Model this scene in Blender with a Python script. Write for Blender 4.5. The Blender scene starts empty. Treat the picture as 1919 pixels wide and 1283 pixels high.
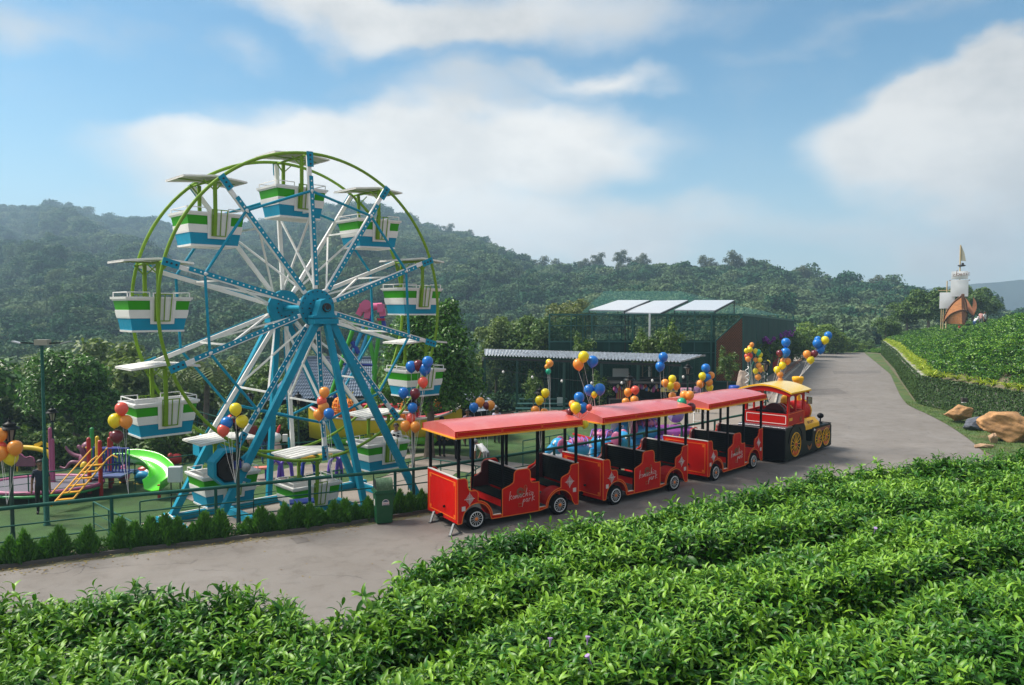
import bpy, math, random
import numpy as np
from mathutils import Vector as V, Matrix, noise as mnoise
random.seed(7); np.random.seed(7)
C = bpy.context.scene.collection
SC = bpy.context.scene
PI = math.pi
# ---------------------------------------------------------------- camera
F = 1440.0; CX, CY = 959.5, 641.5; CAMZ = 5.5
PITCH = math.atan((641.5-574.0)/F)
cd = bpy.data.cameras.new('camera'); cam = bpy.data.objects.new('camera', cd); C.objects.link(cam)
cam.location = (0, 0, CAMZ); cam.rotation_euler = (PI/2-PITCH, 0, 0)
cd.sensor_width = 36.0; cd.lens = 36.0*F/1919.0; cd.clip_start = 0.1; cd.clip_end = 6000
SC.camera = cam
def ray(px, py):
    a = (px-CX)/F; b = (CY-py)/F
    return V((a, math.cos(PITCH)+b*math.sin(PITCH), -math.sin(PITCH)+b*math.cos(PITCH)))
def G(px, py, z=0.0):
    r = ray(px, py); t = (z-CAMZ)/r.z
    return V((r.x*t, r.y*t, z))
def PD(px, py, d):
    r = ray(px, py); t = d/r.y
    return V((r.x*t, d, CAMZ+r.z*t))
# ---------------------------------------------------------------- light
SUN_DIR = V((-0.62, 0.10, 0.78)).normalized()
sl = bpy.data.lights.new('sun', 'SUN'); sl.energy = 3.1; sl.angle = math.radians(20); sl.color = (1.0, 0.93, 0.83)
so = bpy.data.objects.new('sun', sl); C.objects.link(so); so.location = (0, 0, 60)
so.rotation_euler = SUN_DIR.to_track_quat('Z', 'Y').to_euler()
SC.view_settings.view_transform = 'Standard'; SC.view_settings.look = 'None'
SC.view_settings.exposure = 1.06; SC.view_settings.gamma = 1.0; SC.view_settings.use_curve_mapping = False
SC.render.engine = 'CYCLES'
cy = SC.cycles
cy.use_denoising = True; cy.max_bounces = 6; cy.diffuse_bounces = 3; cy.glossy_bounces = 3; cy.transmission_bounces = 3
cy.transparent_max_bounces = 12; cy.volume_bounces = 0; cy.use_adaptive_sampling = True; cy.adaptive_threshold = 0.015
cy.caustics_reflective = False; cy.caustics_refractive = False; cy.sample_clamp_indirect = 4.0
# ---------------------------------------------------------------- world: nishita sky with clouds set by direction
W = bpy.data.worlds.new("World"); SC.world = W; W.use_nodes = True
wt = W.node_tree; wn = wt.nodes; wl = wt.links
for n in list(wn): wn.remove(n)
def wnode(t, **k):
    n = wn.new(t)
    for a, b in k.items(): setattr(n, a, b)
    return n
def wmath(op, a, b=None, c=None, clamp=False):
    n = wnode('ShaderNodeMath', operation=op, use_clamp=clamp)
    for i, x in enumerate((a, b, c)):
        if x is None: continue
        if hasattr(x, 'links') or hasattr(x, 'is_linked'): wl.new(x, n.inputs[i])
        else: n.inputs[i].default_value = x
    return n.outputs[0]
def wmix(fac, a, b, mode='MIX'):
    n = wnode('ShaderNodeMix', data_type='RGBA', blend_type=mode)
    for i, x in ((0, fac), (6, a), (7, b)):
        if hasattr(x, 'is_linked'): wl.new(x, n.inputs[i])
        else: n.inputs[i].default_value = x
    return n.outputs[2]
def wramp(x, lo, hi):
    n = wnode('ShaderNodeMapRange', interpolation_type='SMOOTHSTEP')
    wl.new(x, n.inputs[0]); n.inputs[1].default_value = lo; n.inputs[2].default_value = hi
    return n.outputs[0]
SKY_STR = 0.062
out = wnode('ShaderNodeOutputWorld'); bg = wnode('ShaderNodeBackground'); bg.inputs[1].default_value = SKY_STR
wl.new(bg.outputs[0], out.inputs[0])
sky = wnode('ShaderNodeTexSky', sky_type='NISHITA'); sky.sun_disc = False
sky.sun_elevation = math.asin(SUN_DIR.z); sky.sun_rotation = math.atan2(SUN_DIR.x, SUN_DIR.y)
sky.altitude = 300; sky.air_density = 1.0; sky.dust_density = 0.6; sky.ozone_density = 1.6
tc = wnode('ShaderNodeTexCoord'); sep = wnode('ShaderNodeSeparateXYZ'); wl.new(tc.outputs['Generated'], sep.inputs[0])
sx, sy, sz = sep.outputs
az = wmath('ARCTAN2', sx, sy); el = wmath('ARCSINE', sz)
comb = wnode('ShaderNodeCombineXYZ'); wl.new(az, comb.inputs[0]); wl.new(el, comb.inputs[1])
def wnoise(scale, detail, rough=0.55, stretch=(1, 1.6, 1), dist=0.0, off=(0, 0, 0)):
    mp = wnode('ShaderNodeMapping'); wl.new(comb.outputs[0], mp.inputs[0])
    mp.inputs['Scale'].default_value = stretch; mp.inputs['Location'].default_value = off
    n = wnode('ShaderNodeTexNoise'); wl.new(mp.outputs[0], n.inputs['Vector'])
    n.inputs['Scale'].default_value = scale; n.inputs['Detail'].default_value = detail
    n.inputs['Roughness'].default_value = rough; n.inputs['Distortion'].default_value = dist
    return n
nA = wnoise(5.0, 7, 0.5); nB = wnoise(2.2, 4, 0.5, (1, 2.0, 1), 0.0, (3.1, 1.7, 0)); nC = wnoise(8.0, 9, 0.62, (1, 1.5, 1), 0.0, (7, 2, 0))
# domain warp
wv = wnode('ShaderNodeVectorMath', operation='SUBTRACT'); wl.new(nA.outputs[1], wv.inputs[0]); wv.inputs[1].default_value = (0.5, 0.5, 0.5)
wv2 = wnode('ShaderNodeVectorMath', operation='SCALE'); wl.new(wv.outputs[0], wv2.inputs[0]); wv2.inputs['Scale'].default_value = 0.16
wv3 = wnode('ShaderNodeVectorMath', operation='ADD'); wl.new(comb.outputs[0], wv3.inputs[0]); wl.new(wv2.outputs[0], wv3.inputs[1])
def blob(px, py, rx, ry, s=1.0):
    a = math.atan((px-CX)/F); e = math.atan((574-py)/F*math.cos(a))
    n1 = wnode('ShaderNodeVectorMath', operation='SUBTRACT'); wl.new(wv3.outputs[0], n1.inputs[0]); n1.inputs[1].default_value = (a, e, 0)
    n2 = wnode('ShaderNodeVectorMath', operation='MULTIPLY'); wl.new(n1.outputs[0], n2.inputs[0]); n2.inputs[1].default_value = (F/rx, F/ry, 0)
    n3 = wnode('ShaderNodeVectorMath', operation='LENGTH'); wl.new(n2.outputs[0], n3.inputs[0])
    m = wmath('SUBTRACT', 1.0, n3.outputs['Value'])
    return wmath('MULTIPLY', wmath('MAXIMUM', m, 0.0), s)
# name: px, py, rx, ry, strength  (cloud masses of the photographed sky)
CLOUDS = [(470, 335, 290, 95, 1.5), (640, 290, 330, 115, 1.5), (880, 290, 360, 130, 1.3), (1080, 280, 230, 100, .9), (820, 430, 560, 90, 1.1),
          (950, 20, 480, 95, 1.2), (800, 70, 260, 60, .9), (1130, 150, 190, 42, 1.0), (620, 0, 260, 50, .8), (860, 165, 260, 45, .45),
          (1770, 255, 250, 125, 2.3), (1830, 175, 150, 65, 1.1), (1900, 300, 160, 110, 1.0), (1640, 45, 300, 30, .38), (1560, 430, 420, 70, .35), (1850, 440, 300, 80, .7),
          (60, 20, 230, 50, .6), (470, 95, 90, 45, .45), (1200, 440, 400, 70, .5), (150, 440, 400, 60, .35)]
acc = None
for c in CLOUDS:
    b = blob(*c)
    acc = b if acc is None else wmath('ADD', acc, b)
acc = wmath('MINIMUM', acc, 1.3)
# the sky outside the photographed window goes on with scattered clouds, thickened out of view to keep the ambient light neutral
rr = wmath('MAXIMUM', wmath('DIVIDE', wmath('ABSOLUTE', az), 0.72), wmath('DIVIDE', el, 0.50))
outside = wramp(rr, 0.9, 1.25)
gen = wmath('MULTIPLY', wramp(nB.outputs[0], 0.30, 0.55), outside)
acc = wmath('ADD', acc, wmath('MULTIPLY', gen, 0.9))
ed = wmath('MULTIPLY', wmath('SUBTRACT', nC.outputs[0], 0.5), 0.85)
dens = wramp(wmath('ADD', acc, ed), -0.04, 1.05)
dens = wmath('MULTIPLY', dens, 0.92)
shade = wramp(wmath('ADD', nB.outputs[0], wmath('MULTIPLY', wmath('SUBTRACT', nC.outputs[0], .5), .9)), 0.34, 0.70)
hi_grey = wramp(el, 0.16, 0.36)                      # higher clouds show their grey undersides
away = wramp(az, 0.05, 0.60)                         # clouds away from the sun's side are greyer
grey = wmath('MINIMUM', wmath('ADD', wmath('ADD', wmath('MULTIPLY', shade, 0.45), wmath('MULTIPLY', hi_grey, 0.55)), wmath('MULTIPLY', away, 0.35)), 1.0)
ccol = wmix(grey, (9.6, 9.1, 8.4, 1), (5.4, 5.35, 5.2, 1))
skyc = wmix(1.0, sky.outputs[0], (0.74, 1.10, 1.12, 1), 'MULTIPLY')
warm = wmath('POWER', wmath('MAXIMUM', wmath('SUBTRACT', 1.0, wmath('MULTIPLY', wmath('ABSOLUTE', el), 3.2)), 0.0), 2.0)
skyc = wmix(wmath('MULTIPLY', warm, 0.8), skyc, (6.6, 7.4, 7.9, 1))
col = wmix(dens, skyc, ccol)
wl.new(col, bg.inputs[0])
# ---------------------------------------------------------------- materials
MATS = {}
def mat(name, col, rough=0.5, metal=0.0, var=0.0, vscale=6.0, bump=0.0, bscale=40.0, dirt=None, dscale=1.2, damt=0.4,
        coat=0.0, trans=0.0, transp=0.0, spec=0.5, coord='Object', emit=None, attr=None, col2=None, inst=None, stretch=None):
    if name in MATS: return MATS[name]
    m = bpy.data.materials.new(name); m.use_nodes = True; MATS[name] = m
    nt = m.node_tree; N = nt.nodes; L = nt.links; b = N['Principled BSDF']; o = N['Material Output']
    b.inputs['Roughness'].default_value = rough; b.inputs['Metallic'].default_value = metal
    b.inputs['Specular IOR Level'].default_value = spec
    b.inputs['Coat Weight'].default_value = coat; b.inputs['Coat Roughness'].default_value = 0.2
    tcn = N.new('ShaderNodeTexCoord'); co = tcn.outputs[coord]
    if coord == 'World':
        pass
    if stretch:
        mp = N.new('ShaderNodeMapping'); L.new(co, mp.inputs[0]); mp.inputs['Scale'].default_value = stretch; co = mp.outputs[0]
    def mix(f, a, bb, mode='MIX'):
        n = N.new('ShaderNodeMix'); n.data_type = 'RGBA'; n.blend_type = mode
        for i, x in ((0, f), (6, a), (7, bb)):
            if hasattr(x, 'is_linked'): L.new(x, n.inputs[i])
            else: n.inputs[i].default_value = x
        return n.outputs[2]
    def nz(scale, detail=4, rough_=0.6):
        n = N.new('ShaderNodeTexNoise'); L.new(co, n.inputs['Vector']); n.inputs['Scale'].default_value = scale
        n.inputs['Detail'].default_value = detail; n.inputs['Roughness'].default_value = rough_
        return n.outputs[0]
    def rng(x, lo, hi, a=0.0, bb=1.0):
        n = N.new('ShaderNodeMapRange'); L.new(x, n.inputs[0])
        for i, v_ in ((1, lo), (2, hi), (3, a), (4, bb)): n.inputs[i].default_value = v_
        return n.outputs[0]
    c = tuple(col)+(1,)
    cur = c
    if col2 is not None:
        if attr:
            an = N.new('ShaderNodeAttribute'); an.attribute_name = attr; f = an.outputs['Fac']
        elif inst:
            an = N.new('ShaderNodeAttribute'); an.attribute_type = 'INSTANCER'; an.attribute_name = inst; f = an.outputs['Fac']
        elif inst is None and attr is None:
            on = N.new('ShaderNodeObjectInfo'); f = on.outputs['Random']
        cur = mix(f, c, tuple(col2)+(1,))
    if var > 0:
        f = rng(nz(vscale), 0.3, 0.7, 1-var, 1+var)
        h = N.new('ShaderNodeHueSaturation'); h.inputs['Color'].default_value = c
        if hasattr(cur, 'is_linked'): L.new(cur, h.inputs['Color'])
        L.new(f, h.inputs['Value']); cur = h.outputs[0]
    if dirt is not None:
        f = rng(nz(dscale, 8, 0.65), 0.5, 0.72, 0, damt)
        cur = mix(f, cur, tuple(dirt)+(1,))
        r = rng(nz(dscale*3, 5), 0.4, 0.7, rough, min(1, rough+0.25)); L.new(r, b.inputs['Roughness'])
    if hasattr(cur, 'is_linked'): L.new(cur, b.inputs['Base Color'])
    else: b.inputs['Base Color'].default_value = cur
    if bump > 0:
        bn = N.new('ShaderNodeBump'); bn.inputs['Strength'].default_value = bump; bn.inputs['Distance'].default_value = 0.02
        L.new(nz(bscale, 6, 0.65), bn.inputs['Height']); L.new(bn.outputs[0], b.inputs['Normal'])
    last = b.outputs[0]
    if trans > 0:
        t = N.new('ShaderNodeBsdfTranslucent')
        if hasattr(cur, 'is_linked'): L.new(mix(1.0, cur, (1.5, 1.6, .7, 1), 'MULTIPLY'), t.inputs[0])
        else: t.inputs[0].default_value = cur
        ms = N.new('ShaderNodeMixShader'); ms.inputs[0].default_value = trans; L.new(last, ms.inputs[1]); L.new(t.outputs[0], ms.inputs[2]); last = ms.outputs[0]
    if transp > 0:
        t = N.new('ShaderNodeBsdfTransparent')
        ms = N.new('ShaderNodeMixShader'); ms.inputs[0].default_value = transp; L.new(last, ms.inputs[1]); L.new(t.outputs[0], ms.inputs[2]); last = ms.outputs[0]
    L.new(last, o.inputs[0])
    return m
# ---------------------------------------------------------------- mesh builder
def frame_of(d, up=V((0, 0, 1))):
    d = d.normalized()
    if abs(d.dot(up)) > 0.98: up = V((1, 0, 0))
    x = up.cross(d).normalized(); y = d.cross(x)
    return x, y, d
class MB:
    def __init__(s): s.v = []; s.f = []; s.m = []; s.s = []
    def add(s, vs, fs, m=0, smooth=False):
        k = len(s.v); s.v += [tuple(p) for p in vs]
        for f in fs: s.f.append(tuple(i+k for i in f)); s.m.append(m); s.s.append(smooth)
        return s
    def box(s, c, d, m=0, rz=0.0, R=None):
        c = V(c); hx, hy, hz = d[0]/2, d[1]/2, d[2]/2
        M_ = R if R is not None else Matrix.Rotation(rz, 3, 'Z')
        vs = [c+M_@V((x*hx, y*hy, z*hz)) for z in (-1, 1) for x, y in ((-1, -1), (1, -1), (1, 1), (-1, 1))]
        return s.add(vs, [(3, 2, 1, 0), (4, 5, 6, 7), (0, 1, 5, 4), (1, 2, 6, 5), (2, 3, 7, 6), (3, 0, 4, 7)], m)
    def bar(s, p, q, w, h, m=0, up=V((0, 0, 1))):
        p = V(p); q = V(q); x, y, d = frame_of(q-p, V(up))
        vs = [b+x*(sx*w/2)+y*(sy*h/2) for b in (p, q) for sx, sy in ((-1, -1), (1, -1), (1, 1), (-1, 1))]
        return s.add(vs, [(3, 2, 1, 0), (4, 5, 6, 7), (0, 1, 5, 4), (1, 2, 6, 5), (2, 3, 7, 6), (3, 0, 4, 7)], m)
    def tube(s, p, q, r, n=8, m=0, r2=None, caps=True):
        p = V(p); q = V(q); r2 = r if r2 is None else r2; x, y, d = frame_of(q-p)
        ring = lambda b, rr: [b+x*(math.cos(2*PI*i/n)*rr)+y*(math.sin(2*PI*i/n)*rr) for i in range(n)]
        a, b = ring(p, r), ring(q, r2)
        s.add(a+b, [(i, (i+1) % n, n+(i+1) % n, n+i) for i in range(n)], m, True)
        if caps: s.add(a, [tuple(range(n-1, -1, -1))], m); s.add(b, [tuple(range(n))], m)
        return s
    def path(s, pts, r, n=8, m=0, closed=False, rs=None, caps=True):
        pts = [V(p) for p in pts]; k = len(pts); vs = []
        px = None
        for i, p in enumerate(pts):
            if closed: d = pts[(i+1) % k]-pts[i-1]
            else: d = pts[min(i+1, k-1)]-pts[max(i-1, 0)]
            d = d.normalized()
            if px is None: x, y, _ = frame_of(d)
            else:
                x = (px-d*px.dot(d)).normalized(); y = d.cross(x)
            px = x
            rr = rs[i] if rs else r
            vs += [p+x*(math.cos(2*PI*j/n)*rr)+y*(math.sin(2*PI*j/n)*rr) for j in range(n)]
        fs = []
        for i in range(k if closed else k-1):
            a = i*n; b = ((i+1) % k)*n
            fs += [(a+j, a+(j+1) % n, b+(j+1) % n, b+j) for j in range(n)]
        s.add(vs, fs, m, True)
        if not closed and caps: s.add(vs[:n], [tuple(range(n-1, -1, -1))], m); s.add(vs[-n:], [tuple(range(n))], m)
        return s
    def lathe(s, prof, c=(0, 0, 0), n=16, m=0, R=None, smooth=True, caps=True):
        c = V(c); R = R or Matrix.Identity(3); vs = []; fs = []
        for r, z in prof: vs += [c+R@V((math.cos(2*PI*i/n)*r, math.sin(2*PI*i/n)*r, z)) for i in range(n)]
        for k in range(len(prof)-1):
            a = k*n; b = a+n
            fs += [(a+i, a+(i+1) % n, b+(i+1) % n, b+i) for i in range(n)]
        s.add(vs, fs, m, smooth)
        if not caps: return s
        if prof[0][0] > 1e-4: s.add(vs[:n], [tuple(range(n-1, -1, -1))], m)
        if prof[-1][0] > 1e-4: s.add(vs[-n:], [tuple(range(n))], m)
        return s
    def sphere(s, c, r, sc=(1, 1, 1), n=12, k=8, m=0, R=None):
        R = R or Matrix.Identity(3); c = V(c); vs = []; fs = []
        for j in range(k+1):
            t = PI*j/k
            for i in range(n):
                a = 2*PI*i/n
                vs.append(c+R@V((math.sin(t)*math.cos(a)*r*sc[0], math.sin(t)*math.sin(a)*r*sc[1], -math.cos(t)*r*sc[2])))
        for j in range(k):
            for i in range(n):
                a = j*n+i; b = j*n+(i+1) % n
                fs.append((a, b, b+n, a+n))
        return s.add(vs, fs, m, True)
    def prism(s, poly, o, ex, ey, ez, m=0):
        """poly (a,b) in plane ex,ey from origin o, thick along ez"""
        o = V(o); ex = V(ex); ey = V(ey); ez = V(ez); n = len(poly)
        a = [o+ex*p[0]+ey*p[1] for p in poly]; b = [p+ez for p in a]
        from mathutils.geometry import tessellate_polygon
        tri = tessellate_polygon([[V((p[0], p[1], 0)) for p in poly]])
        area = sum(poly[i][0]*poly[(i+1) % n][1]-poly[(i+1) % n][0]*poly[i][1] for i in range(n))
        flip = (ex.cross(ey).dot(ez) > 0) == (area > 0)
        sd = [(i, (i+1) % n, n+(i+1) % n, n+i) for i in range(n)]
        if not flip: sd = [tuple(reversed(f)) for f in sd]
        fs = sd
        for t in tri:
            p0, p1, p2 = [poly[i] for i in t]
            ccw = ((p1[0]-p0[0])*(p2[1]-p0[1])-(p2[0]-p0[0])*(p1[1]-p0[1])) > 0
            up = ex.cross(ey).dot(ez) > 0
            tt = tuple(t) if ccw == up else tuple(reversed(t))   # outward on the far (b) side
            fs = fs+[tuple(i+n for i in tt), tuple(reversed(tt))]
        return s.add(a+b, fs, m)
    def quad(s, a, b, c, d, m=0): return s.add([a, b, c, d], [(0, 1, 2, 3)], m)
    def mesh(s, name, mats):
        me = bpy.data.meshes.new(name); me.from_pydata(s.v, [], s.f)
        if not isinstance(mats, (list, tuple)): mats = [mats]
        for m in mats: me.materials.append(m)
        me.polygons.foreach_set('material_index', s.m); me.polygons.foreach_set('use_smooth', s.s); me.update()
        return me
    def build(s, name, mats, parent=None, loc=None, rz=None, bevel=0):
        o = bpy.data.objects.new(name, s.mesh(name, mats)); C.objects.link(o)
        if parent is not None: o.parent = parent
        if loc is not None: o.location = loc
        if rz is not None: o.rotation_euler.z = rz
        if bevel:
            md = o.modifiers.new('bevel', 'BEVEL'); md.width = bevel; md.segments = 2; md.limit_method = 'ANGLE'; md.angle_limit = 0.7
        return o
def tag(o, label=None, cat=None, group=None, kind=None):
    if label: o['label'] = label
    if cat: o['category'] = cat
    if group: o['group'] = group
    if kind: o['kind'] = kind
    return o
def empty(name, loc, rz=0.0, label=None, cat=None, group=None):
    o = bpy.data.objects.new(name, None); C.objects.link(o); o.location = loc; o.rotation_euler.z = rz
    o.empty_display_size = 0.2
    return tag(o, label, cat, group)
KIDS = {}
def copy_tree(o, parent=None):
    c = o.copy(); C.objects.link(c)
    if parent is not None: c.parent = parent
    for ch in o.children: copy_tree(ch, c)
    return c
def npmesh(name, verts, faces, mats, smooth=False, attr=None):
    """verts (N,3), faces (M,4) or (M,3)"""
    me = bpy.data.meshes.new(name); k = faces.shape[1]; nf = len(faces)
    me.vertices.add(len(verts)); me.vertices.foreach_set('co', np.asarray(verts, dtype=np.float32).ravel())
    me.loops.add(nf*k); me.loops.foreach_set('vertex_index', faces.astype(np.int32).ravel())
    me.polygons.add(nf); me.polygons.foreach_set('loop_start', np.arange(0, nf*k, k, dtype=np.int32))
    me.polygons.foreach_set('loop_total', np.full(nf, k, dtype=np.int32))
    if smooth: me.polygons.foreach_set('use_smooth', np.ones(nf, dtype=bool))
    if not isinstance(mats, (list, tuple)): mats = [mats]
    for m in mats: me.materials.append(m)
    if attr is not None:
        at = me.attributes.new('age', 'FLOAT', 'POINT'); at.data.foreach_set('value', np.asarray(attr, dtype=np.float32))
    me.update(calc_edges=True)
    return me
def linkme(name, me, parent=None, loc=None):
    o = bpy.data.objects.new(name, me); C.objects.link(o)
    if parent is not None: o.parent = parent
    if loc is not None: o.location = loc
    return o
# ---------------------------------------------------------------- leaves and crowns
def rand_dirs(n):
    a = np.random.normal(size=(n, 3)); return a/np.linalg.norm(a, axis=1)[:, None]
def leaf_cards(cent, nrm, size, aspect=0.55, curl=0.25):
    """rhombic folded leaves: 2 tris each -> as 4-vert quads"""
    n = len(cent); nrm = nrm/np.linalg.norm(nrm, axis=1)[:, None]
    t = np.cross(nrm, rand_dirs(n)); t /= np.linalg.norm(t, axis=1)[:, None]; b = np.cross(nrm, t)
    s = size[:, None] if np.ndim(size) else size
    v = np.empty((n, 4, 3)); v[:, 0] = cent-t*s; v[:, 1] = cent+b*s*aspect+nrm*s*curl; v[:, 2] = cent+t*s; v[:, 3] = cent-b*s*aspect+nrm*s*curl
    f = np.arange(n*4).reshape(n, 4)
    return v.reshape(-1, 3), f
def crown_pts(lobes, n, depth=0.35, outb=0.6):
    """points in a shell of several lobes; returns centres and normals, without those deep inside other lobes"""
    vol = np.array([l[3]*l[4] for l in lobes]); vol = vol/vol.sum(); C_ = []; N_ = []
    for l, w in zip(lobes, vol):
        k = int(n*w); d = rand_dirs(k); d[:, 2] = np.where(d[:, 2] < -0.5, -d[:, 2], d[:, 2])
        rr = 1-np.abs(np.random.normal(size=k))*depth*0.5
        rr *= 1+0.16*np.sin(d[:, 0]*7+l[0]*3)*np.sin(d[:, 1]*6+l[1])+0.1*np.sin(d[:, 2]*11+l[2])
        p = np.array(l[:3])+d*rr[:, None]*np.array([l[3], l[3], l[4]])
        C_.append(p); N_.append(d*outb+rand_dirs(k)*(1-outb)+np.array([0, 0, 0.25]))
    return np.concatenate(C_), np.concatenate(N_)
def crown_mesh(name, lobes, n, size, m, aspect=0.5, depth=0.35, outb=0.6, blades=None):
    c, nn = crown_pts(lobes, n, depth, outb)
    s = size*(0.7+0.6*np.random.rand(len(c)))
    v, f = leaf_cards(c, nn, s, aspect)
    age = np.repeat(np.clip(np.random.rand(len(c)), 0, 1), 4)
    return npmesh(name, v, f, m, False, age)
# ---------------------------------------------------------------- geometry-node scatter
def make_scatter_tree(name, sources):
    coll = bpy.data.collections.new(name+'_src')
    for i, s in enumerate(sources): s.name = '%s_%02d' % (name, i); coll.objects.link(s)
    ng = bpy.data.node_groups.new(name, 'GeometryNodeTree')
    ng.interface.new_socket('Geometry', in_out='INPUT', socket_type='NodeSocketGeometry')
    ng.interface.new_socket('Geometry', in_out='OUTPUT', socket_type='NodeSocketGeometry')
    N = ng.nodes; L = ng.links
    gi = N.new('NodeGroupInput'); go = N.new('NodeGroupOutput'); ip = N.new('GeometryNodeInstanceOnPoints')
    ci = N.new('GeometryNodeCollectionInfo'); ci.inputs[0].default_value = coll; ci.inputs[1].default_value = True; ci.inputs[2].default_value = True
    L.new(gi.outputs[0], ip.inputs['Points']); L.new(ci.outputs[0], ip.inputs['Instance'])
    ip.inputs['Pick Instance'].default_value = True
    def at(nm, ty):
        a = N.new('GeometryNodeInputNamedAttribute'); a.data_type = ty; a.inputs[0].default_value = nm; return a.outputs[0]
    L.new(at('idx', 'INT'), ip.inputs['Instance Index']); L.new(at('scl', 'FLOAT_VECTOR'), ip.inputs['Scale'])
    e2r = N.new('FunctionNodeEulerToRotation'); L.new(at('rot', 'FLOAT_VECTOR'), e2r.inputs[0]); L.new(e2r.outputs[0], ip.inputs['Rotation'])
    L.new(ip.outputs[0], go.inputs[0])
    return ng
def scatter(name, pts, rots, scl, idx, tint, ng, parent=None):
    me = bpy.data.meshes.new(name); n = len(pts); me.vertices.add(n)
    me.vertices.foreach_set('co', np.asarray(pts, dtype=np.float32).ravel())
    a = me.attributes.new('rot', 'FLOAT_VECTOR', 'POINT'); a.data.foreach_set('vector', np.asarray(rots, dtype=np.float32).ravel())
    scl = np.asarray(scl); scl = np.repeat(scl[:, None], 3, axis=1) if scl.ndim == 1 else scl
    a = me.attributes.new('scl', 'FLOAT_VECTOR', 'POINT'); a.data.foreach_set('vector', scl.astype(np.float32).ravel())
    a = me.attributes.new('idx', 'INT', 'POINT'); a.data.foreach_set('value', np.asarray(idx, dtype=np.int32))
    a = me.attributes.new('tint', 'FLOAT', 'POINT'); a.data.foreach_set('value', np.asarray(tint, dtype=np.float32))
    o = linkme(name, me, parent); md = o.modifiers.new('scatter', 'NODES'); md.node_group = ng
    return o
def src(name, me): return bpy.data.objects.new(name, me)
def nz3(x, y, s, seed=0.0): return mnoise.noise(V((x*s+seed, y*s-seed*.7, seed*1.3)))
def vnoise(X, Y, s, seed=0, octv=3):
    """cheap vectorised value noise in [-1,1]"""
    tot = np.zeros_like(X, dtype=float); amp = 1.0; nrm = 0
    for o in range(octv):
        xs = X*s+seed*17.3+o*31.7; ys = Y*s-seed*9.1+o*11.3
        xi = np.floor(xs).astype(np.int64); yi = np.floor(ys).astype(np.int64); fx = xs-xi; fy = ys-yi
        fx = fx*fx*(3-2*fx); fy = fy*fy*(3-2*fy)
        def h(a, b):
            n = (a*374761393+b*668265263+int(seed*1013)+o*7919) & 0x7fffffff
            n = ((n ^ (n >> 13))*1274126177) & 0x7fffffff
            return (n & 0xffff)/32767.5-1
        v_ = (h(xi, yi)*(1-fx)+h(xi+1, yi)*fx)*(1-fy)+(h(xi, yi+1)*(1-fx)+h(xi+1, yi+1)*fx)*fy
        tot += v_*amp; nrm += amp; amp *= 0.5; s *= 2.03
    return tot/nrm
def sstep(x, a, b):
    t = np.clip((x-a)/(b-a), 0, 1); return t*t*(3-2*t)
# ---------------------------------------------------------------- setting: terrain
FENCE = [G(-260, 981, 1.1), G(0, 953.5, 1.1), G(241, 928.4, 1.1), G(360, 918, 1.1), G(580, 896.7, 1.1), G(774, 879, 1.1), G(815, 874.5, 1.1), G(1050, 838, 1.1), G(1310, 793, 1.1), G(1392, 777, 1.1)]
FX = np.array([p.x for p in FENCE]); FY = np.array([p.y for p in FENCE])
def seg_dist(X, Y, pts):
    d = np.full(np.shape(X), 1e9)
    for (ax, ay), (bx, by) in zip(pts[:-1], pts[1:]):
        vx, vy = bx-ax, by-ay; t = np.clip(((X-ax)*vx+(Y-ay)*vy)/(vx*vx+vy*vy), 0, 1)
        d = np.minimum(d, np.hypot(X-ax-vx*t, Y-ay-vy*t))
    return d
def inside(X, Y, poly):
    r = np.zeros(np.shape(X), bool); n = len(poly)
    for i in range(n):
        ax, ay = poly[i]; bx, by = poly[(i+1) % n]
        if ay == by: continue
        c = ((ay > Y) != (by > Y)) & (X < (bx-ax)*(Y-ay)/(by-ay)+ax); r ^= c
    return r
fl = [(p.x, p.y) for p in FENCE]
fext = [(fl[0][0]-40, fl[0][1]-19)]+fl[:-1]
TURF = fext+[(6.2, 28.6), (8.0, 34), (8.3, 46), (-3, 46), (-7, 37), (-13, 32), (-30, 27), (-60, 20)]
TURFZ = fext+[(6.2, 28.6), (8.0, 34), (8.3, 47), (12, 60), (14, 130), (-300, 130), (-300, -50)]
WALL = [(24.5, 12.0), (23.6, 28.0), (23.1, 36.5), (22.9, 43.0), (28.6, 56.0), (34.0, 68.0), (42.4, 88.0)]
WALLX = [(26.5, -10.0)]+WALL+[(56.0, 114.0)]
def ground_z(X, Y):
    X = np.asarray(X, float); Y = np.asarray(Y, float)
    d = seg_dist(X, Y, TURFZ+[TURFZ[0]]); ins = inside(X, Y, TURFZ)
    z = -1.0*np.where(ins, sstep(d, 0.1, 0.75), 0)
    yv = np.interp(X, [-60, -30, -13, -7, -3, 3, 9], [20, 27, 32, 37, 46, 49, 60])
    left = sstep(-X, -12, 4)
    val = np.clip(Y-yv, 0, None)
    z = np.where(ins & (Y > yv) & (X < 12), z-7.5*(1-np.exp(-val/22.0)), z)
    # beyond the crest of the road
    z = z-np.clip(Y-92, 0, 60)*0.16*(X > 10)
    # tea slope to the right of the wall
    dw = seg_dist(X, Y, WALLX); wx = np.interp(Y, [p[1] for p in WALLX], [p[0] for p in WALLX])
    k = np.interp(Y, [0, 48, 78, 110], [0.48, 0.47, 0.22, 0.16]); dw = np.maximum(dw-.8, 0)
    hill = 1.35+k*np.minimum(dw, 9.5)+0.06*np.maximum(dw-9.5, 0)+0.18*vnoise(X, Y, .3, 4)
    z = np.where((X > wx+0.75) & (Y > 10) & (Y < 112), hill, z)
    return z
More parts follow.
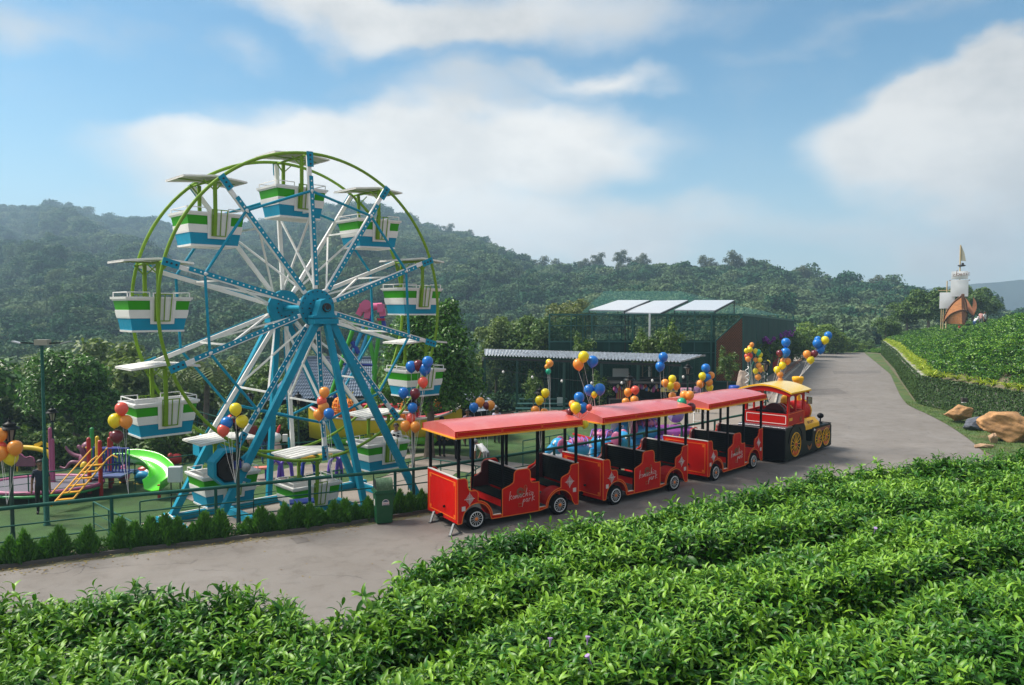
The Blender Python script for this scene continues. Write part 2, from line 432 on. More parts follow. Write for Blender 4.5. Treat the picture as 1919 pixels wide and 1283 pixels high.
ROAD_L = [G(x, y) for x, y in ((-400, 1120), (0, 1073), (241, 1042), (360, 1028), (580, 1001), (696, 984), (810, 965))]+[V((1.6, 22.3, 0)), V((5.2, 25.7, 0)), V((9.7, 29.9, 0)), V((11.2, 33.2, 0)), G(1462, 722), G(1480, 703), G(1500, 685), V((33.2, 91, 0))]
ROAD_R = [V((-16, 4.5, 0)), V((-6, 9.2, 0)), V((0, 12.0, 0)), V((6, 15.5, 0)), V((11.5, 19.5, 0)), V((15.8, 24.3, 0)), G(1840, 845), G(1831, 835), G(1802, 813), G(1770, 792.6), G(1733.5, 774), G(1701, 760), G(1687, 742), G(1668.6, 701), V((41.8, 91, 0))]
M_GROUND = mat('soil', (.13, .115, .07), .95, var=.25, vscale=1.5, bump=.6, bscale=12, dirt=(.05, .10, .03), dscale=.5, damt=.9)
M_TURF = mat('turf_green', (.040, .095, .022), .95, var=.35, vscale=.9, bump=.8, bscale=160, dirt=(.11, .12, .04), dscale=.55, damt=.6)
M_ROAD = None
def grid_mesh(name, xs, ys, zf, m, keep=None, dz=0.0):
    X, Y = np.meshgrid(xs, ys); Z = zf(X, Y)+dz; nx, ny = len(xs), len(ys)
    v = np.stack([X, Y, Z], -1).reshape(-1, 3); i = np.arange(nx*ny).reshape(ny, nx)
    f = np.stack([i[:-1, :-1], i[:-1, 1:], i[1:, 1:], i[1:, :-1]], -1).reshape(-1, 4)
    if keep is not None:
        cx = v[f].mean(1); f = f[keep(cx[:, 0], cx[:, 1])]
        u, inv = np.unique(f, return_inverse=True); v = v[u]; f = inv.reshape(f.shape)
    return npmesh(name, v, f, m, True)
o = linkme('ground', grid_mesh('ground', np.arange(-62, 80, .55), np.arange(-8, 112, .55), ground_z, M_GROUND)); tag(o, kind='structure')
o = linkme('artificial_turf', grid_mesh('turf', np.arange(-40, 9.5, .3), np.arange(10, 47, .3), ground_z, M_TURF, lambda x, y: inside(x, y, TURF), .02)); tag(o, kind='structure')
b = MB(); b.quad((-1400, -90, -17), (1400, -90, -17), (1400, 1250, -17), (-1400, 1250, -17)); tag(b.build('terrain', M_GROUND), kind='structure')

def strip(name, L_, R_, m, z, n=40, kind='structure', sub=12):
    def resample(P, n):
        P = [V(p) for p in P]; l = [0]
        for a, c in zip(P[:-1], P[1:]): l.append(l[-1]+(c-a).length)
        return [np.interp(np.linspace(0, l[-1], n), l, [p[k] for p in P]) for k in range(2)]
    a = resample(L_, n); c = resample(R_, n); vs = []; fs = []
    for i in range(n):
        for j in range(sub+1):
            t = j/sub; vs.append((a[0][i]*(1-t)+c[0][i]*t, a[1][i]*(1-t)+c[1][i]*t, z))
    for i in range(n-1):
        for j in range(sub):
            k = i*(sub+1)+j; fs.append((k, k+1, k+sub+2, k+sub+1))
    me = npmesh(name, np.array(vs), np.array(fs), m); return tag(linkme(name, me), kind=kind)
# asphalt: worn grey with stains, cracks, fine aggregate
def asphalt(name, c1, c2, stain, crack=True):
    m = bpy.data.materials.new(name); m.use_nodes = True; nt = m.node_tree; N = nt.nodes; L = nt.links; b = N['Principled BSDF']
    t = N.new('ShaderNodeTexCoord')
    def nz(s, d=6, r=.6, w=0):
        n = N.new('ShaderNodeTexNoise'); L.new(t.outputs['Object'], n.inputs[0]); n.inputs['Scale'].default_value = s; n.inputs['Detail'].default_value = d
        n.inputs['Roughness'].default_value = r; n.inputs['Distortion'].default_value = w; return n.outputs[0]
    def rng(x, a, b_, c=0, d=1):
        n = N.new('ShaderNodeMapRange'); L.new(x, n.inputs[0])
        for i, q in ((1, a), (2, b_), (3, c), (4, d)): n.inputs[i].default_value = q
        return n.outputs[0]
    def mx(f, a, c, mode='MIX'):
        n = N.new('ShaderNodeMix'); n.data_type = 'RGBA'; n.blend_type = mode
        for i, x in ((0, f), (6, a), (7, c)):
            if hasattr(x, 'is_linked'): L.new(x, n.inputs[i])
            else: n.inputs[i].default_value = x
        return n.outputs[2]
    c = mx(rng(nz(.35, 8), .35, .65), c1+(1,), c2+(1,))
    c = mx(rng(nz(1.7, 9, .7, .6), .50, .72, 0, .8), c, stain+(1,))
    c = mx(rng(nz(90, 3), .3, .75, 0, .45), c, tuple(q*.45 for q in c1)+(1,))
    c = mx(rng(nz(.16, 3), .58, .7, 0, .35), c, tuple(q*1.35 for q in c1)+(1,))
    if crack:
        v = N.new('ShaderNodeTexVoronoi'); v.feature = 'DISTANCE_TO_EDGE'; v.inputs['Scale'].default_value = .23
        wv_ = N.new('ShaderNodeVectorMath'); wv_.operation = 'ADD'; n2 = N.new('ShaderNodeTexNoise'); L.new(t.outputs['Object'], n2.inputs[0]); n2.inputs['Scale'].default_value = 1.1; n2.inputs['Detail'].default_value = 6
        L.new(t.outputs['Object'], wv_.inputs[0]); L.new(n2.outputs[1], wv_.inputs[1]); L.new(wv_.outputs[0], v.inputs['Vector'])
        g = N.new('ShaderNodeMath'); g.operation = 'MULTIPLY'; L.new(rng(v.outputs[0], 0.0, .006, 1, 0), g.inputs[0]); L.new(rng(nz(.5, 2), .5, .6), g.inputs[1])
        c = mx(g.outputs[0], c, tuple(q*.35 for q in c1)+(1,))
    L.new(c, b.inputs['Base Color']); L.new(rng(nz(2, 5), .3, .7, .68, .95), b.inputs['Roughness'])
    bm = N.new('ShaderNodeBump'); bm.inputs['Strength'].default_value = .5; bm.inputs['Distance'].default_value = .01; L.new(nz(60, 5), bm.inputs['Height']); L.new(bm.outputs[0], b.inputs['Normal'])
    return m
M_ROAD = asphalt('asphalt', (.225, .207, .192), (.185, .165, .148), (.125, .108, .094))
M_PAVE = asphalt('pale_concrete', (.30, .26, .225), (.24, .205, .175), (.22, .19, .16), False)
strip('road', ROAD_L, ROAD_R, M_ROAD, 0.012, 60)
# pavement left of the far road, plaza behind the locomotive
PAV_R = [V((10.4, 31.6, 0)), V((11.2, 33.2, 0)), G(1462, 722), G(1480, 703), G(1500, 685), V((33.0, 91, 0))]
PAV_L = [V((7.6, 33.2, 0)), V((8.4, 41, 0)), G(1400, 722), G(1440, 700), G(1478, 676), V((28.6, 91, 0))]
strip('pavement', PAV_L, PAV_R, M_PAVE, 0.10, 30)
M_KERB = mat('kerb_stone', (.42, .38, .33), .85, var=.15, vscale=3, bump=.3)
kb = MB()
for a, c in zip(PAV_R[:-1], PAV_R[1:]): kb.bar((a.x-.06, a.y, .055), (c.x-.06, c.y, .055), .11, .14)
tag(kb.build('kerb', M_KERB), kind='structure')
brk = mat('worn_brick', (.30, .16, .11), .9, var=.3, vscale=5, bump=.4)
pb0 = MB().box((0, 0, 0), (.55, .26, .05)).mesh('edging_brick', brk); parent_kerb = bpy.data.objects['kerb']
for i in range(46):
    t = i/46; a = G(1470, 713); c = G(1516, 671); p = a.lerp(c, t)
    q = linkme('brick', pb0, parent_kerb, (p.x-.55+random.uniform(-.06, .06), p.y, .125+random.uniform(0, .012))); q.rotation_euler.z = 1.15+random.uniform(-.15, .15)
# concrete path across the turf, and wheel plinth
def turf_poly(name, px, m, z, h=.0):
    b = MB(); P = [G(x, y, z) for x, y in px]; b.prism([(p.x, p.y) for p in P], (0, 0, z-.04), (1, 0, 0), (0, 1, 0), (0, 0, .04+h)); return tag(b.build(name, m), kind='structure')
turf_poly('concrete_path', [(700, 902), (790, 858), (835, 850), (1010, 872), (1110, 900), (1010, 905), (860, 882), (800, 925)], M_PAVE, -.965)
turf_poly('footpath', [(330, 925), (560, 872), (800, 848), (800, 853), (600, 884), (360, 938)], M_PAVE, -.965)
# grass verge right of the road
M_GRASS = mat('lawn', (.060, .11, .025), .9, var=.35, vscale=1.3, bump=.7, bscale=60, dirt=(.20, .13, .07), dscale=.7, damt=.9)
VR = [p for p in ROAD_R[6:]]; VL = [V((23.9, 22, 0)), V((23.4, 30, 0)), V((22.9, 36.5, 0)), V((22.7, 43, 0)), V((28.4, 56, 0)), V((42.2, 88, 0))]
strip('verge', [V((16.4, 22.0, 0))]+VR, [V((24.2, 16, 0))]+VL, M_GRASS, 0.03, 30)
# ---------------------------------------------------------------- hills
RIDGE = [(-900, 360), (0, 378), (60, 383), (100, 374), (150, 386), (190, 396), (250, 402), (285, 404), (340, 420), (430, 425), (470, 412), (520, 405), (570, 388), (620, 378), (707, 376), (735, 388), (765, 398), (792, 412), (830, 424), (880, 438), (930, 456), (970, 478), (1000, 494), (1060, 498), (1130, 498), (1200, 496), (1300, 498), (1370, 494), (1400, 492), (1480, 506), (1560, 520), (1640, 522), (1700, 532), (1760, 552), (1850, 556), (1880, 575), (2100, 600), (2900, 600)]
ru = np.array([(p[0]-CX)/F for p in RIDGE]); re = np.array([(574-p[1])/F for p in RIDGE])
def ridge_y(u): return np.interp(u, [-.9, -.3, -.12, .02, .15, .45, .62, .9], [640, 620, 540, 360, 290, 255, 235, 235])
def foot_y(u): return np.interp(u, [-1, .2, .5, 1], [84, 92, 108, 112])
def hill_z(u, Y):
    Yr = ridge_y(u); Yf = foot_y(u); zf = np.interp(u, [-1, 0, .25, .5], [-9, -9, -5, -6])
    tree = np.interp(Yr, [240, 640], [6.0, 12.0])
    zr = CAMZ+np.interp(u, ru, re)*Yr-tree
    t = np.clip((Y-Yf)/(Yr-Yf), 0, 1.6)
    up = zf+(zr-zf)*np.where(t < 1, t**1.12, 1-(t-1)*1.4)
    n = vnoise(u*Yr, Y*.6, 1/70.0, 3, 4)*np.sin(np.clip(t, 0, 1)*PI)*np.interp(Yr, [240, 640], [4.5, 15])
    n2 = -np.abs(vnoise(u*Yr+Y*.35, Y*.1, 1/95.0, 8, 3))*np.sin(np.clip(t, 0, 1)*PI)*np.interp(Yr, [240, 640], [4, 20])
    return np.maximum(up+n+n2, -16)
M_HILL = mat('forest_floor', (.045, .06, .028), 1.0, var=.3, vscale=.05)
us = np.linspace(-1.5, 1.3, 200); ts = np.linspace(0, 1.5, 70)
U, T = np.meshgrid(us, ts); YY = foot_y(U)+(ridge_y(U)-foot_y(U))*T; ZZ = hill_z(U, YY); ZZ[0] = -16
v = np.stack([U*YY, YY, ZZ], -1).reshape(-1, 3); i = np.arange(U.size).reshape(U.shape)
f = np.stack([i[:-1, :-1], i[:-1, 1:], i[1:, 1:], i[1:, :-1]], -1).reshape(-1, 4)
tag(linkme('hills', npmesh('hills', v, f, M_HILL, True)), kind='structure')
# the pale range on the right, far off
us = np.linspace(.2, 1.4, 90); far = []
for k, (yy, dz) in enumerate(((1120, 0), (1150, 1))):
    e = np.interp(us*F+CX, [1250, 1500, 1700, 1800, 1870, 1919, 2100, 2500, 3000], [574, 560, 545, 534, 528, 524, 515, 530, 570])
    z = CAMZ+(574-e)/F*1150+1.3*vnoise(us*600, us*0, .08, 5)
    far.append(np.stack([us*yy, np.full_like(us, yy), z if dz else np.full_like(us, -16)], -1))
far.append(np.stack([us*1230, np.full_like(us, 1230), np.full_like(us, -16)], -1))
v = np.concatenate(far); n = len(us); i = np.arange(3*n).reshape(3, n)
f = np.stack([i[:-1, :-1], i[:-1, 1:], i[1:, 1:], i[1:, :-1]], -1).reshape(-1, 4)
tag(linkme('distant_hill', npmesh('distant_hill', v, f, M_HILL, True)), kind='structure')
# haze
hz = bpy.data.materials.new('haze_air'); hz.use_nodes = True; N = hz.node_tree.nodes; N.remove(N['Principled BSDF'])
pv = N.new('ShaderNodeVolumePrincipled'); pv.inputs['Density'].default_value = 0.00080; pv.inputs['Color'].default_value = (.52, .76, 1.0, 1); pv.inputs['Anisotropy'].default_value = .25
hz.node_tree.links.new(pv.outputs[0], N['Material Output'].inputs['Volume'])
b = MB().box((0, 590, 52), (2900, 1400, 142)); tag(b.build('haze', hz), kind='stuff')
# (wall, rocks, boat and slope furniture are built in 80_far.py)
# ---------------------------------------------------------------- forest on the hills (reads as one mass)
M_FOREST = mat('forest_leaf', (.022, .085, .036), .85, col2=(.14, .20, .095), inst='tint', var=.35, vscale=1.2, trans=.12, spec=.25)
fs_ = []
for k in range(6):
    rs = np.random.RandomState(40+k); lobes = [(0, 0, 0, .62, .5)]+[(math.cos(a)*.42, math.sin(a)*.42, rs.uniform(-.2, .3), rs.uniform(.34, .5), rs.uniform(.3, .45)) for a in rs.rand(6)*6.28]
    fs_.append(src('t', crown_mesh('forest_crown', lobes, 1600 if k < 4 else 900, .078, M_FOREST, .6, .5, .45)))
NG_FOREST = make_scatter_tree('forest_scatter', fs_)
P = []; 
Y = 100.0
while Y < 660:
    s = 4.2+Y/105.0
    us_ = np.arange(-.86, .78, s/Y)
    for u in us_:
        yy = Y+random.uniform(-.5, .5)*s; uu = u+random.uniform(-.5, .5)*s/Y
        yr = float(ridge_y(uu))
        if yy > yr+s or yy < float(foot_y(uu)): continue
        P.append((uu, yy, s))
    Y += s*.8
P = np.array(P); hzv = hill_z(P[:, 0], P[:, 1]); r = P[:, 2]*np.random.uniform(.55, .95, len(P))
pts = np.stack([P[:, 0]*P[:, 1], P[:, 1], hzv+r*.55+np.random.uniform(0, 2.5, len(P))*np.random.rand(len(P))], -1)
patch = vnoise(pts[:, 0], pts[:, 1], 1/45.0, 12, 3)*.9
tint = np.clip(.38+patch*.6+np.random.normal(size=len(P))*.34, 0, 1)
scl = np.stack([r, r, r*np.random.uniform(.75, 1.2, len(P))], -1)
o = scatter('forest', pts, np.stack([np.random.normal(size=len(P))*.12, np.random.normal(size=len(P))*.12, np.random.rand(len(P))*6.28], -1), scl, np.random.randint(0, 6, len(P)), tint, NG_FOREST)
tag(o, 'dense hillside forest of rounded grey green crowns behind the park', kind='stuff')
# ---------------------------------------------------------------- individual trees
M_BARK = mat('bark', (.16, .13, .10), .95, var=.35, vscale=5, bump=.9, bscale=25)
M_LEAF_DK = mat('leaf_dark', (.020, .070, .012), .42, col2=(.10, .26, .025), attr='age', trans=.15, spec=.45)
M_LEAF_OL = mat('leaf_olive', (.060, .11, .028), .55, col2=(.17, .24, .06), attr='age', trans=.2, spec=.35)
M_LEAF_MD = mat('leaf_mid', (.030, .085, .018), .55, col2=(.12, .20, .035), attr='age', trans=.18, spec=.35)
M_LEAF_LT = mat('leaf_light', (.07, .15, .025), .5, col2=(.20, .29, .05), attr='age', trans=.25, spec=.4)
def trunk_mb(h, r, lean=(0, 0), limbs=5, seed=0, spread=1.6, start=.45):
    rs = random.Random(seed); b = MB(); top = V((lean[0], lean[1], h))
    P_ = [V((0, 0, 0)).lerp(top, t)+V((rs.uniform(-.06, .06), rs.uniform(-.06, .06), 0))*h*.3*t for t in (0, .15, .35, .6, .8, 1)]
    b.path(P_, r, 9, rs=[r*1.35, r, r*.85, r*.65, r*.4, r*.15])
    for k in range(limbs):
        t = start+(1-start)*k/limbs; a = k*2.4+rs.uniform(-.4, .4); p = V((0, 0, 0)).lerp(top, t); L_ = spread*rs.uniform(.6, 1)*(1.1-t*.5)
        q = p+V((math.cos(a)*L_*.5, math.sin(a)*L_*.5, L_*.35)); e = p+V((math.cos(a)*L_, math.sin(a)*L_, L_*.75))
        b.path([p, q, e], r, 6, rs=[r*.45, r*.28, r*.1])
    return b
def lobes_of(seed, R, H, z0, n=9, top=None):
    rs = random.Random(seed); L_ = [(0, 0, z0+H*.5, R*.62, H*.42)]
    for k in range(n):
        a = k*2.399+rs.uniform(-.3, .3); t = (k+.5)/n; zz = z0+H*(.12+.8*t); rr = R*.62*math.sin(PI*(.18+.72*(1-t)))+.0
        L_.append((math.cos(a)*rr, math.sin(a)*rr, zz, R*rs.uniform(.3, .48), H*rs.uniform(.16, .26)))
    return L_
tree_kinds = {}
def tree_proto(kind, seed, R, H, z0, ncards, size, m, r=.14, n=9, depth=.45, cat_name='valley_tree'):
    e = empty(cat_name, (0, 0, -500)); trunk_mb(z0+H*.7, r, limbs=5, seed=seed, spread=R*.8, start=.4).build('trunk', M_BARK, e)
    linkme('crown', crown_mesh('crown', lobes_of(seed, R, H, z0, n), ncards, size, m, .5, depth, .5), e)
    tree_kinds[kind] = e; return e
used = set()
def put_tree(kind, x, y, z, s=1.0, rz=None, label='', group=None, cat='tree', sz=1.0):
    e = tree_kinds[kind]
    if kind in used: e = copy_tree(e)
    used.add(kind); e.location = (x, y, z); e.scale = (s, s, s*sz); e.rotation_euler.z = random.uniform(0, 6.28) if rz is None else rz
    tag(e, label, cat, group); return e
tree_proto('dk0', 3, 2.6, 5.2, 1.4, 5200, .17, M_LEAF_MD); tree_proto('dk1', 8, 3.0, 4.4, 1.8, 5200, .17, M_LEAF_MD); tree_proto('ol0', 5, 2.7, 4.6, 1.8, 4200, .18, M_LEAF_OL, depth=.7); tree_proto('ol1', 6, 2.4, 5.4, 1.6, 4200, .17, M_LEAF_OL, depth=.7)
tree_proto('dd0', 13, 2.7, 5.0, .8, 5200, .17, M_LEAF_DK)
# coconut palm
M_PALM = mat('palm_frond', (.05, .10, .025), .5, col2=(.14, .19, .05), attr='age', trans=.2)
def palm_proto():
    e = empty('palm_tree', (0, 0, -500)); b = MB(); b.path([(0, 0, 0), (.15, 0, 2.5), (.1, .1, 5.2)], .14, 8, rs=[.2, .14, .11]); b.build('trunk', M_BARK, e)
    rs = random.Random(4)
    for k in range(17):
        a = k*2.399; el_ = rs.uniform(.1, 1.1); L_ = rs.uniform(2.0, 2.7); vs = []; fs = []; ag = []
        p = V((.1, .1, 5.2)); th = el_; hd = V((math.cos(a), math.sin(a), 0)); sd = V((-hd.y, hd.x, 0)); n = 14
        rp = []
        for j in range(n+1): d = hd*math.cos(th)+V((0, 0, math.sin(th))); rp.append((p.copy(), d)); p = p+d*(L_/n); th -= (.16+.02*j*.5)
        for j in range(n):
            p0, d = rp[j]; p1 = rp[j+1][0]; w = .6*math.sin(PI*min(1, (j+.9)/n)**.7)
            pm = p0.lerp(p1, .72); k0 = len(vs); vs += [p0, pm, p1] if j == 0 else [pm, p1]; ia = 0 if j == 0 else k0-1-0
            if j == 0: i0, im, i1 = 0, 1, 2
            else: i0, im, i1 = last_, k0, k0+1
            last_ = i1; ag += [rs.random()]*(3 if j == 0 else 2)
            for s_ in (-1, 1): kt = len(vs); vs.append(p0+sd*s_*w+d*.4*w-V((0, 0, .3*w))); ag.append(rs.random()); fs.append((i0, im, kt))
            fs.append((i0, im, i1)) if False else None
            for s_ in (-1, 1): kt = len(vs); vs.append(im and (pm+sd*s_*.012)); ag.append(.5); fs.append((im, i1, kt))
        linkme('frond', npmesh('frond', np.array([tuple(q) for q in vs]), np.array(fs), M_PALM, False, ag), e)
    tree_kinds['palm'] = e
palm_proto()
rt = random.Random(11); cnt = 0
cand = []
d = 36.0
while d < 98:
    u = -.78+rt.uniform(0, .04)
    while u < .07:
        x = u*d
        if d > np.interp(x, [-60, -30, -13, -7, -3, 3, 9], [30, 34, 38, 52, 60, 60, 70])+rt.uniform(-1, 2): cand.append((x, d+rt.uniform(-1.5, 1.5)))
        u += (3.9+d*.02)/d*rt.uniform(.85, 1.2)
    d += 5.2+d*.02
ngrp = 'trees in the valley behind the playground'
pos_words = lambda u: 'far left' if u < -.55 else 'left' if u < -.35 else 'left centre' if u < -.15 else 'centre'
for (x, y) in cand:
    z = float(ground_z(x, y)); k = rt.choice(['dk0', 'dk1', 'ol0', 'ol1', 'dk0', 'ol0', 'palm' if rt.random() < .35 else 'dd0'])
    u = x/y
    if -.6 < u < -.42 and y < 60: k = rt.choice(['ol0', 'ol1'])
    nm = {'dk': 'leafy green', 'ol': 'pale olive rubber', 'dd': 'dark green', 'pa': 'coconut palm'}[k[:2]]
    put_tree(k, x, y, z-.3, rt.uniform(.85, 1.25), label='%s%s in the %s of the %s wood behind the playground' % (nm, '' if k == 'palm' else ' tree', pos_words(u), 'near' if y < 50 else 'middle' if y < 72 else 'deeper'), group=('palms in the valley' if k == 'palm' else '%s trees in the valley behind the playground' % nm))
n = 5200; Yq = np.random.uniform(28, 98, n); Xq = np.random.uniform(-.82, .06, n)*Yq; k = (Yq > np.interp(Xq, [-60, -30, -13, -7, -3, 3, 9], [22, 29, 34, 39, 47, 50, 60])+1.0); Xq = Xq[k]; Yq = Yq[k]
ss = np.random.uniform(.5, 1.25, len(Xq))*(1+Yq/90); tq = np.clip(.35+.5*vnoise(Xq, Yq, .12, 5, 2)+np.random.normal(size=len(Xq))*.2, 0, 1)
tag(scatter('valley_undergrowth', np.stack([Xq, Yq, ground_z(Xq, Yq)+ss*.25], -1), np.random.normal(size=(len(Xq), 3))*np.array([.2, .2, 3]), ss, np.random.randint(0, 6, len(Xq)), tq, NG_FOREST), 'tangled undergrowth of bushes between the valley trees', kind='stuff')
# ridge trees that stand out against the sky
M_RIDGE = mat('ridge_leaf', (.05, .085, .04), .7, col2=(.12, .14, .06), attr='age', trans=.1)
tree_proto('ridge', 21, 3.8, 6.4, 1.0, 1900, .27, M_RIDGE, r=.25, n=7, depth=.9, cat_name='ridge_tree')
for (px, py, lab) in ((840, 418, 'loneliest'), (1012, 478, 'leftmost'), (1046, 486, 'low'), (1120, 474, 'feathery'), (1162, 466, 'tallest'), (1204, 474, 'round'), (1322, 478, 'narrow'), (1372, 474, 'broad'), (1412, 482, 'small'), (1500, 498, 'dense'), (1640, 514, 'far')):
    u = (px-CX)/F; yr = float(ridge_y(u)); zt = CAMZ+(574-py)/F*yr; s = 1.0 if yr < 320 else 1.5
    for q in range(2): xx = u*yr+random.choice((-1, 1))*random.uniform(3.5, 9)*s; put_tree('ridge', xx, yr+random.uniform(0, 4), zt-8.8*s-random.uniform(.6, 2.2)*s, s*random.uniform(.7, 1.0), label='lower crown on the ridge beside the %s ridge tree' % lab, group='trees on the ridge line')
    put_tree('ridge', u*yr, yr, zt-7.7*s, s*random.uniform(.9, 1.1), label='%s tree standing above the ridge line%s' % (lab, ' over the wheel' if px < 900 else ' of the wooded hill'), group='trees on the ridge line')
# big glossy tree beside the wheel
e = empty('broadleaf_tree', G(805, 858, -1), 0, 'big dense dark green tree with bare trunk right of the ferris wheel', 'tree')
trunk_mb(4.6, .19, (.1, 0), 7, 2, 1.8, .42).build('trunk', M_BARK, e)
lb = [(0, 0, 4.3, 1.7, 1.9), (-1.1, 0, 3.3, 1.1, 1.1), (1.2, .1, 3.2, 1.2, 1.2), (1.5, .2, 2.6, 1.0, .8), (-.6, -.4, 5.4, .95, .95), (.5, .1, 5.9, 1.0, .8), (.1, -.7, 3.6, 1.2, 1.3), (1.0, -.5, 4.6, 1.1, 1.1), (-1.2, -.2, 4.6, .8, .8), (.9, 0, 6.2, .4, .7), (-1.9, 0, 2.5, .6, .5), (.2, .4, 2.3, 1.6, .5)]
linkme('crown', crown_mesh('crown', lb, 17000, .085, M_LEAF_DK, .5, .4, .5), e)
e = empty('broadleaf_tree', G(12, 930, -1.2)+V((-1.2, 6.5, -.6)), 0, 'dark glossy leaved tree at the left edge behind the lamp', 'tree')
trunk_mb(4.2, .16, (0, 0), 6, 5, 1.6, .4).build('trunk', M_BARK, e)
lb = [(0, 0, 3.6, 1.5, 1.4), (.9, 0, 2.9, 1.0, 1.0), (-1, 0, 3.2, 1.3, 1.3), (.6, -.5, 4.3, 1.0, .8), (.9, -.3, 2.2, .9, .7), (-.6, -.5, 4.6, 1, .8)]
linkme('crown', crown_mesh('crown', lb, 11000, .10, M_LEAF_DK, .42, .4, .5), e)
# ---------------------------------------------------------------- thuja hedge
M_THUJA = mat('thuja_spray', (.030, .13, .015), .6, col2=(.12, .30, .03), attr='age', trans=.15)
def thuja_mesh(seed, h=.66, r=.19):
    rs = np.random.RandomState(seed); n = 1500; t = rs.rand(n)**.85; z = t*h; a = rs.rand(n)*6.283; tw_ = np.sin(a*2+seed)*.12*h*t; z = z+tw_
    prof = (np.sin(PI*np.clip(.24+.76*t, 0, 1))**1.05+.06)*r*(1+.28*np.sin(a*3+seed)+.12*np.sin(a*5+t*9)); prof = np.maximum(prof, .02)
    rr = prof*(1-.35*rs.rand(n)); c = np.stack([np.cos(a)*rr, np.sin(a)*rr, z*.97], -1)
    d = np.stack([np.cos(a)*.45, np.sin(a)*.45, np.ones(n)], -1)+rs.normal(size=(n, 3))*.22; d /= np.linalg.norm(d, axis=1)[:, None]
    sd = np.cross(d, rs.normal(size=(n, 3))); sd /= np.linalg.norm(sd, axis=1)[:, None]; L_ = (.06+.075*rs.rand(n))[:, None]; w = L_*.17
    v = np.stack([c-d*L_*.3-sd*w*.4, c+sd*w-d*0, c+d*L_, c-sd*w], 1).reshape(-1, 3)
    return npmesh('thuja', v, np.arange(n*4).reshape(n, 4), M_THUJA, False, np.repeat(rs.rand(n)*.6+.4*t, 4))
tm = [thuja_mesh(k) for k in range(4)]
hl = [G(x, y) for x, y in ((-60, 1075), (0, 1066), (241, 1034), (360, 1021), (580, 994), (696, 977), (812, 958))]
def along(P_, step):
    out_ = []; acc_ = 0; 
    for a, c in zip(P_[:-1], P_[1:]):
        L_ = (c-a).length; t = acc_
        while t < L_: out_.append(a.lerp(c, t/L_)); t += step
        acc_ = t-L_
    return out_
hp = along(hl, .30); nh = 0
for i, p in enumerate(hp):
    px = CX+F*p.x/p.y
    if 690 < px < 742: continue
    if random.random() < .05: continue
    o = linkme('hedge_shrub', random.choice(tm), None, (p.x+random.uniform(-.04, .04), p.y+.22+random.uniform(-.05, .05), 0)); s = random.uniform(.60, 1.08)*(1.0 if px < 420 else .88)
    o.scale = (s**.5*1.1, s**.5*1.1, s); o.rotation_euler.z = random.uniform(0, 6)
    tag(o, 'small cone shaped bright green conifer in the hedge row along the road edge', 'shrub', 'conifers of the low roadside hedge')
hb = MB()
for a, c in zip(hl[:-1], hl[1:]): hb.bar((a.x, a.y+.02, .03), (c.x, c.y+.02, .03), .07, .10)
tag(hb.build('hedge_kerb', mat('dark_kerb', (.12, .11, .10), .9, bump=.3)), kind='structure')
# low undergrowth between the conifers
n = 5200; t = np.random.rand(n); q = np.interp(t*(len(hp)-1), np.arange(len(hp)), [p.x for p in hp]); w = np.interp(t*(len(hp)-1), np.arange(len(hp)), [p.y for p in hp])
cc = np.stack([q, w+.1+np.random.rand(n)*.45, np.random.rand(n)**1.5*.3], -1); v, f = leaf_cards(cc, rand_dirs(n)+np.array([0, 0, .6]), .035*(.6+np.random.rand(n)), .5)
tag(linkme('hedge_undergrowth', npmesh('undergrowth', v, f, M_LEAF_DK, False, np.repeat(np.random.rand(n), 4))), 'low leafy undergrowth filling the gaps under the conifer hedge', kind='stuff')
# ---------------------------------------------------------------- tea terrace in the foreground
EDGE = [(-14, 5.4), (-6.4, 5.8), (-4.0, 6.0), (-2.8, 6.12), (-1.75, 6.0), (-1.52, 5.55), (-1.15, 5.5), (-.98, 6.2), (-.85, 6.9), (.2, 7.8), (2.3, 9.1), (4.76, 10.8), (7.8, 11.9), (12, 14.5), (20, 19)]
ex_ = [p[0] for p in EDGE]; ey_ = [p[1] for p in EDGE]
def tea_q(X, Y): return (np.interp(X, ex_, ey_)-Y)*np.where(X > -1, .80, .97)
def tea_z(X, Y):
    q = tea_q(X, Y); z = 3.16+.10*vnoise(X, Y, .7, 2, 3)+.05*vnoise(X, Y, 2.6, 6, 2)
    wob = .38*vnoise(X, Y, .35, 9, 2)
    for q0, dep, w in ((1.45, .32, .17), (2.85, .36, .18), (4.2, .32, .18), (5.7, .3, .2)):
        z -= dep*np.exp(-((q-q0-wob)/w)**2)*(.55+.6*np.clip(vnoise(X, Y, .9, 14+q0, 2)+.35, 0, 1))
    z += .02*np.cos((q-wob)*4.4)+.10*vnoise(X, Y, 1.5, 16, 2)
    z -= np.where(q < .25, ((.25-q)/.5)**1.6*.5, 0)
    return z
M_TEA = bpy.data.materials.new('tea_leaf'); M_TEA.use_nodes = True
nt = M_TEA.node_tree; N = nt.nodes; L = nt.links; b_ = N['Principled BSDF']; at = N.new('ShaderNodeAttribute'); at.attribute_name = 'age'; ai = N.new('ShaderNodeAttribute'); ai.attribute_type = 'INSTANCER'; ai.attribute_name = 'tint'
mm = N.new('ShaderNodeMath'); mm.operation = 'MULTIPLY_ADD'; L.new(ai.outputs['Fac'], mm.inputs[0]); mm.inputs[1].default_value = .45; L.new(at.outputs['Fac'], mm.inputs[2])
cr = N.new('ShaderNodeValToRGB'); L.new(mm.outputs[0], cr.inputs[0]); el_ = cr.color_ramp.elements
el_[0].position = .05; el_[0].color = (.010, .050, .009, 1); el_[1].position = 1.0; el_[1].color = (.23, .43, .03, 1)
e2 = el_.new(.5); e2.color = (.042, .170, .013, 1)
L.new(cr.outputs[0], b_.inputs['Base Color']); b_.inputs['Roughness'].default_value = .44; b_.inputs['Specular IOR Level'].default_value = .45
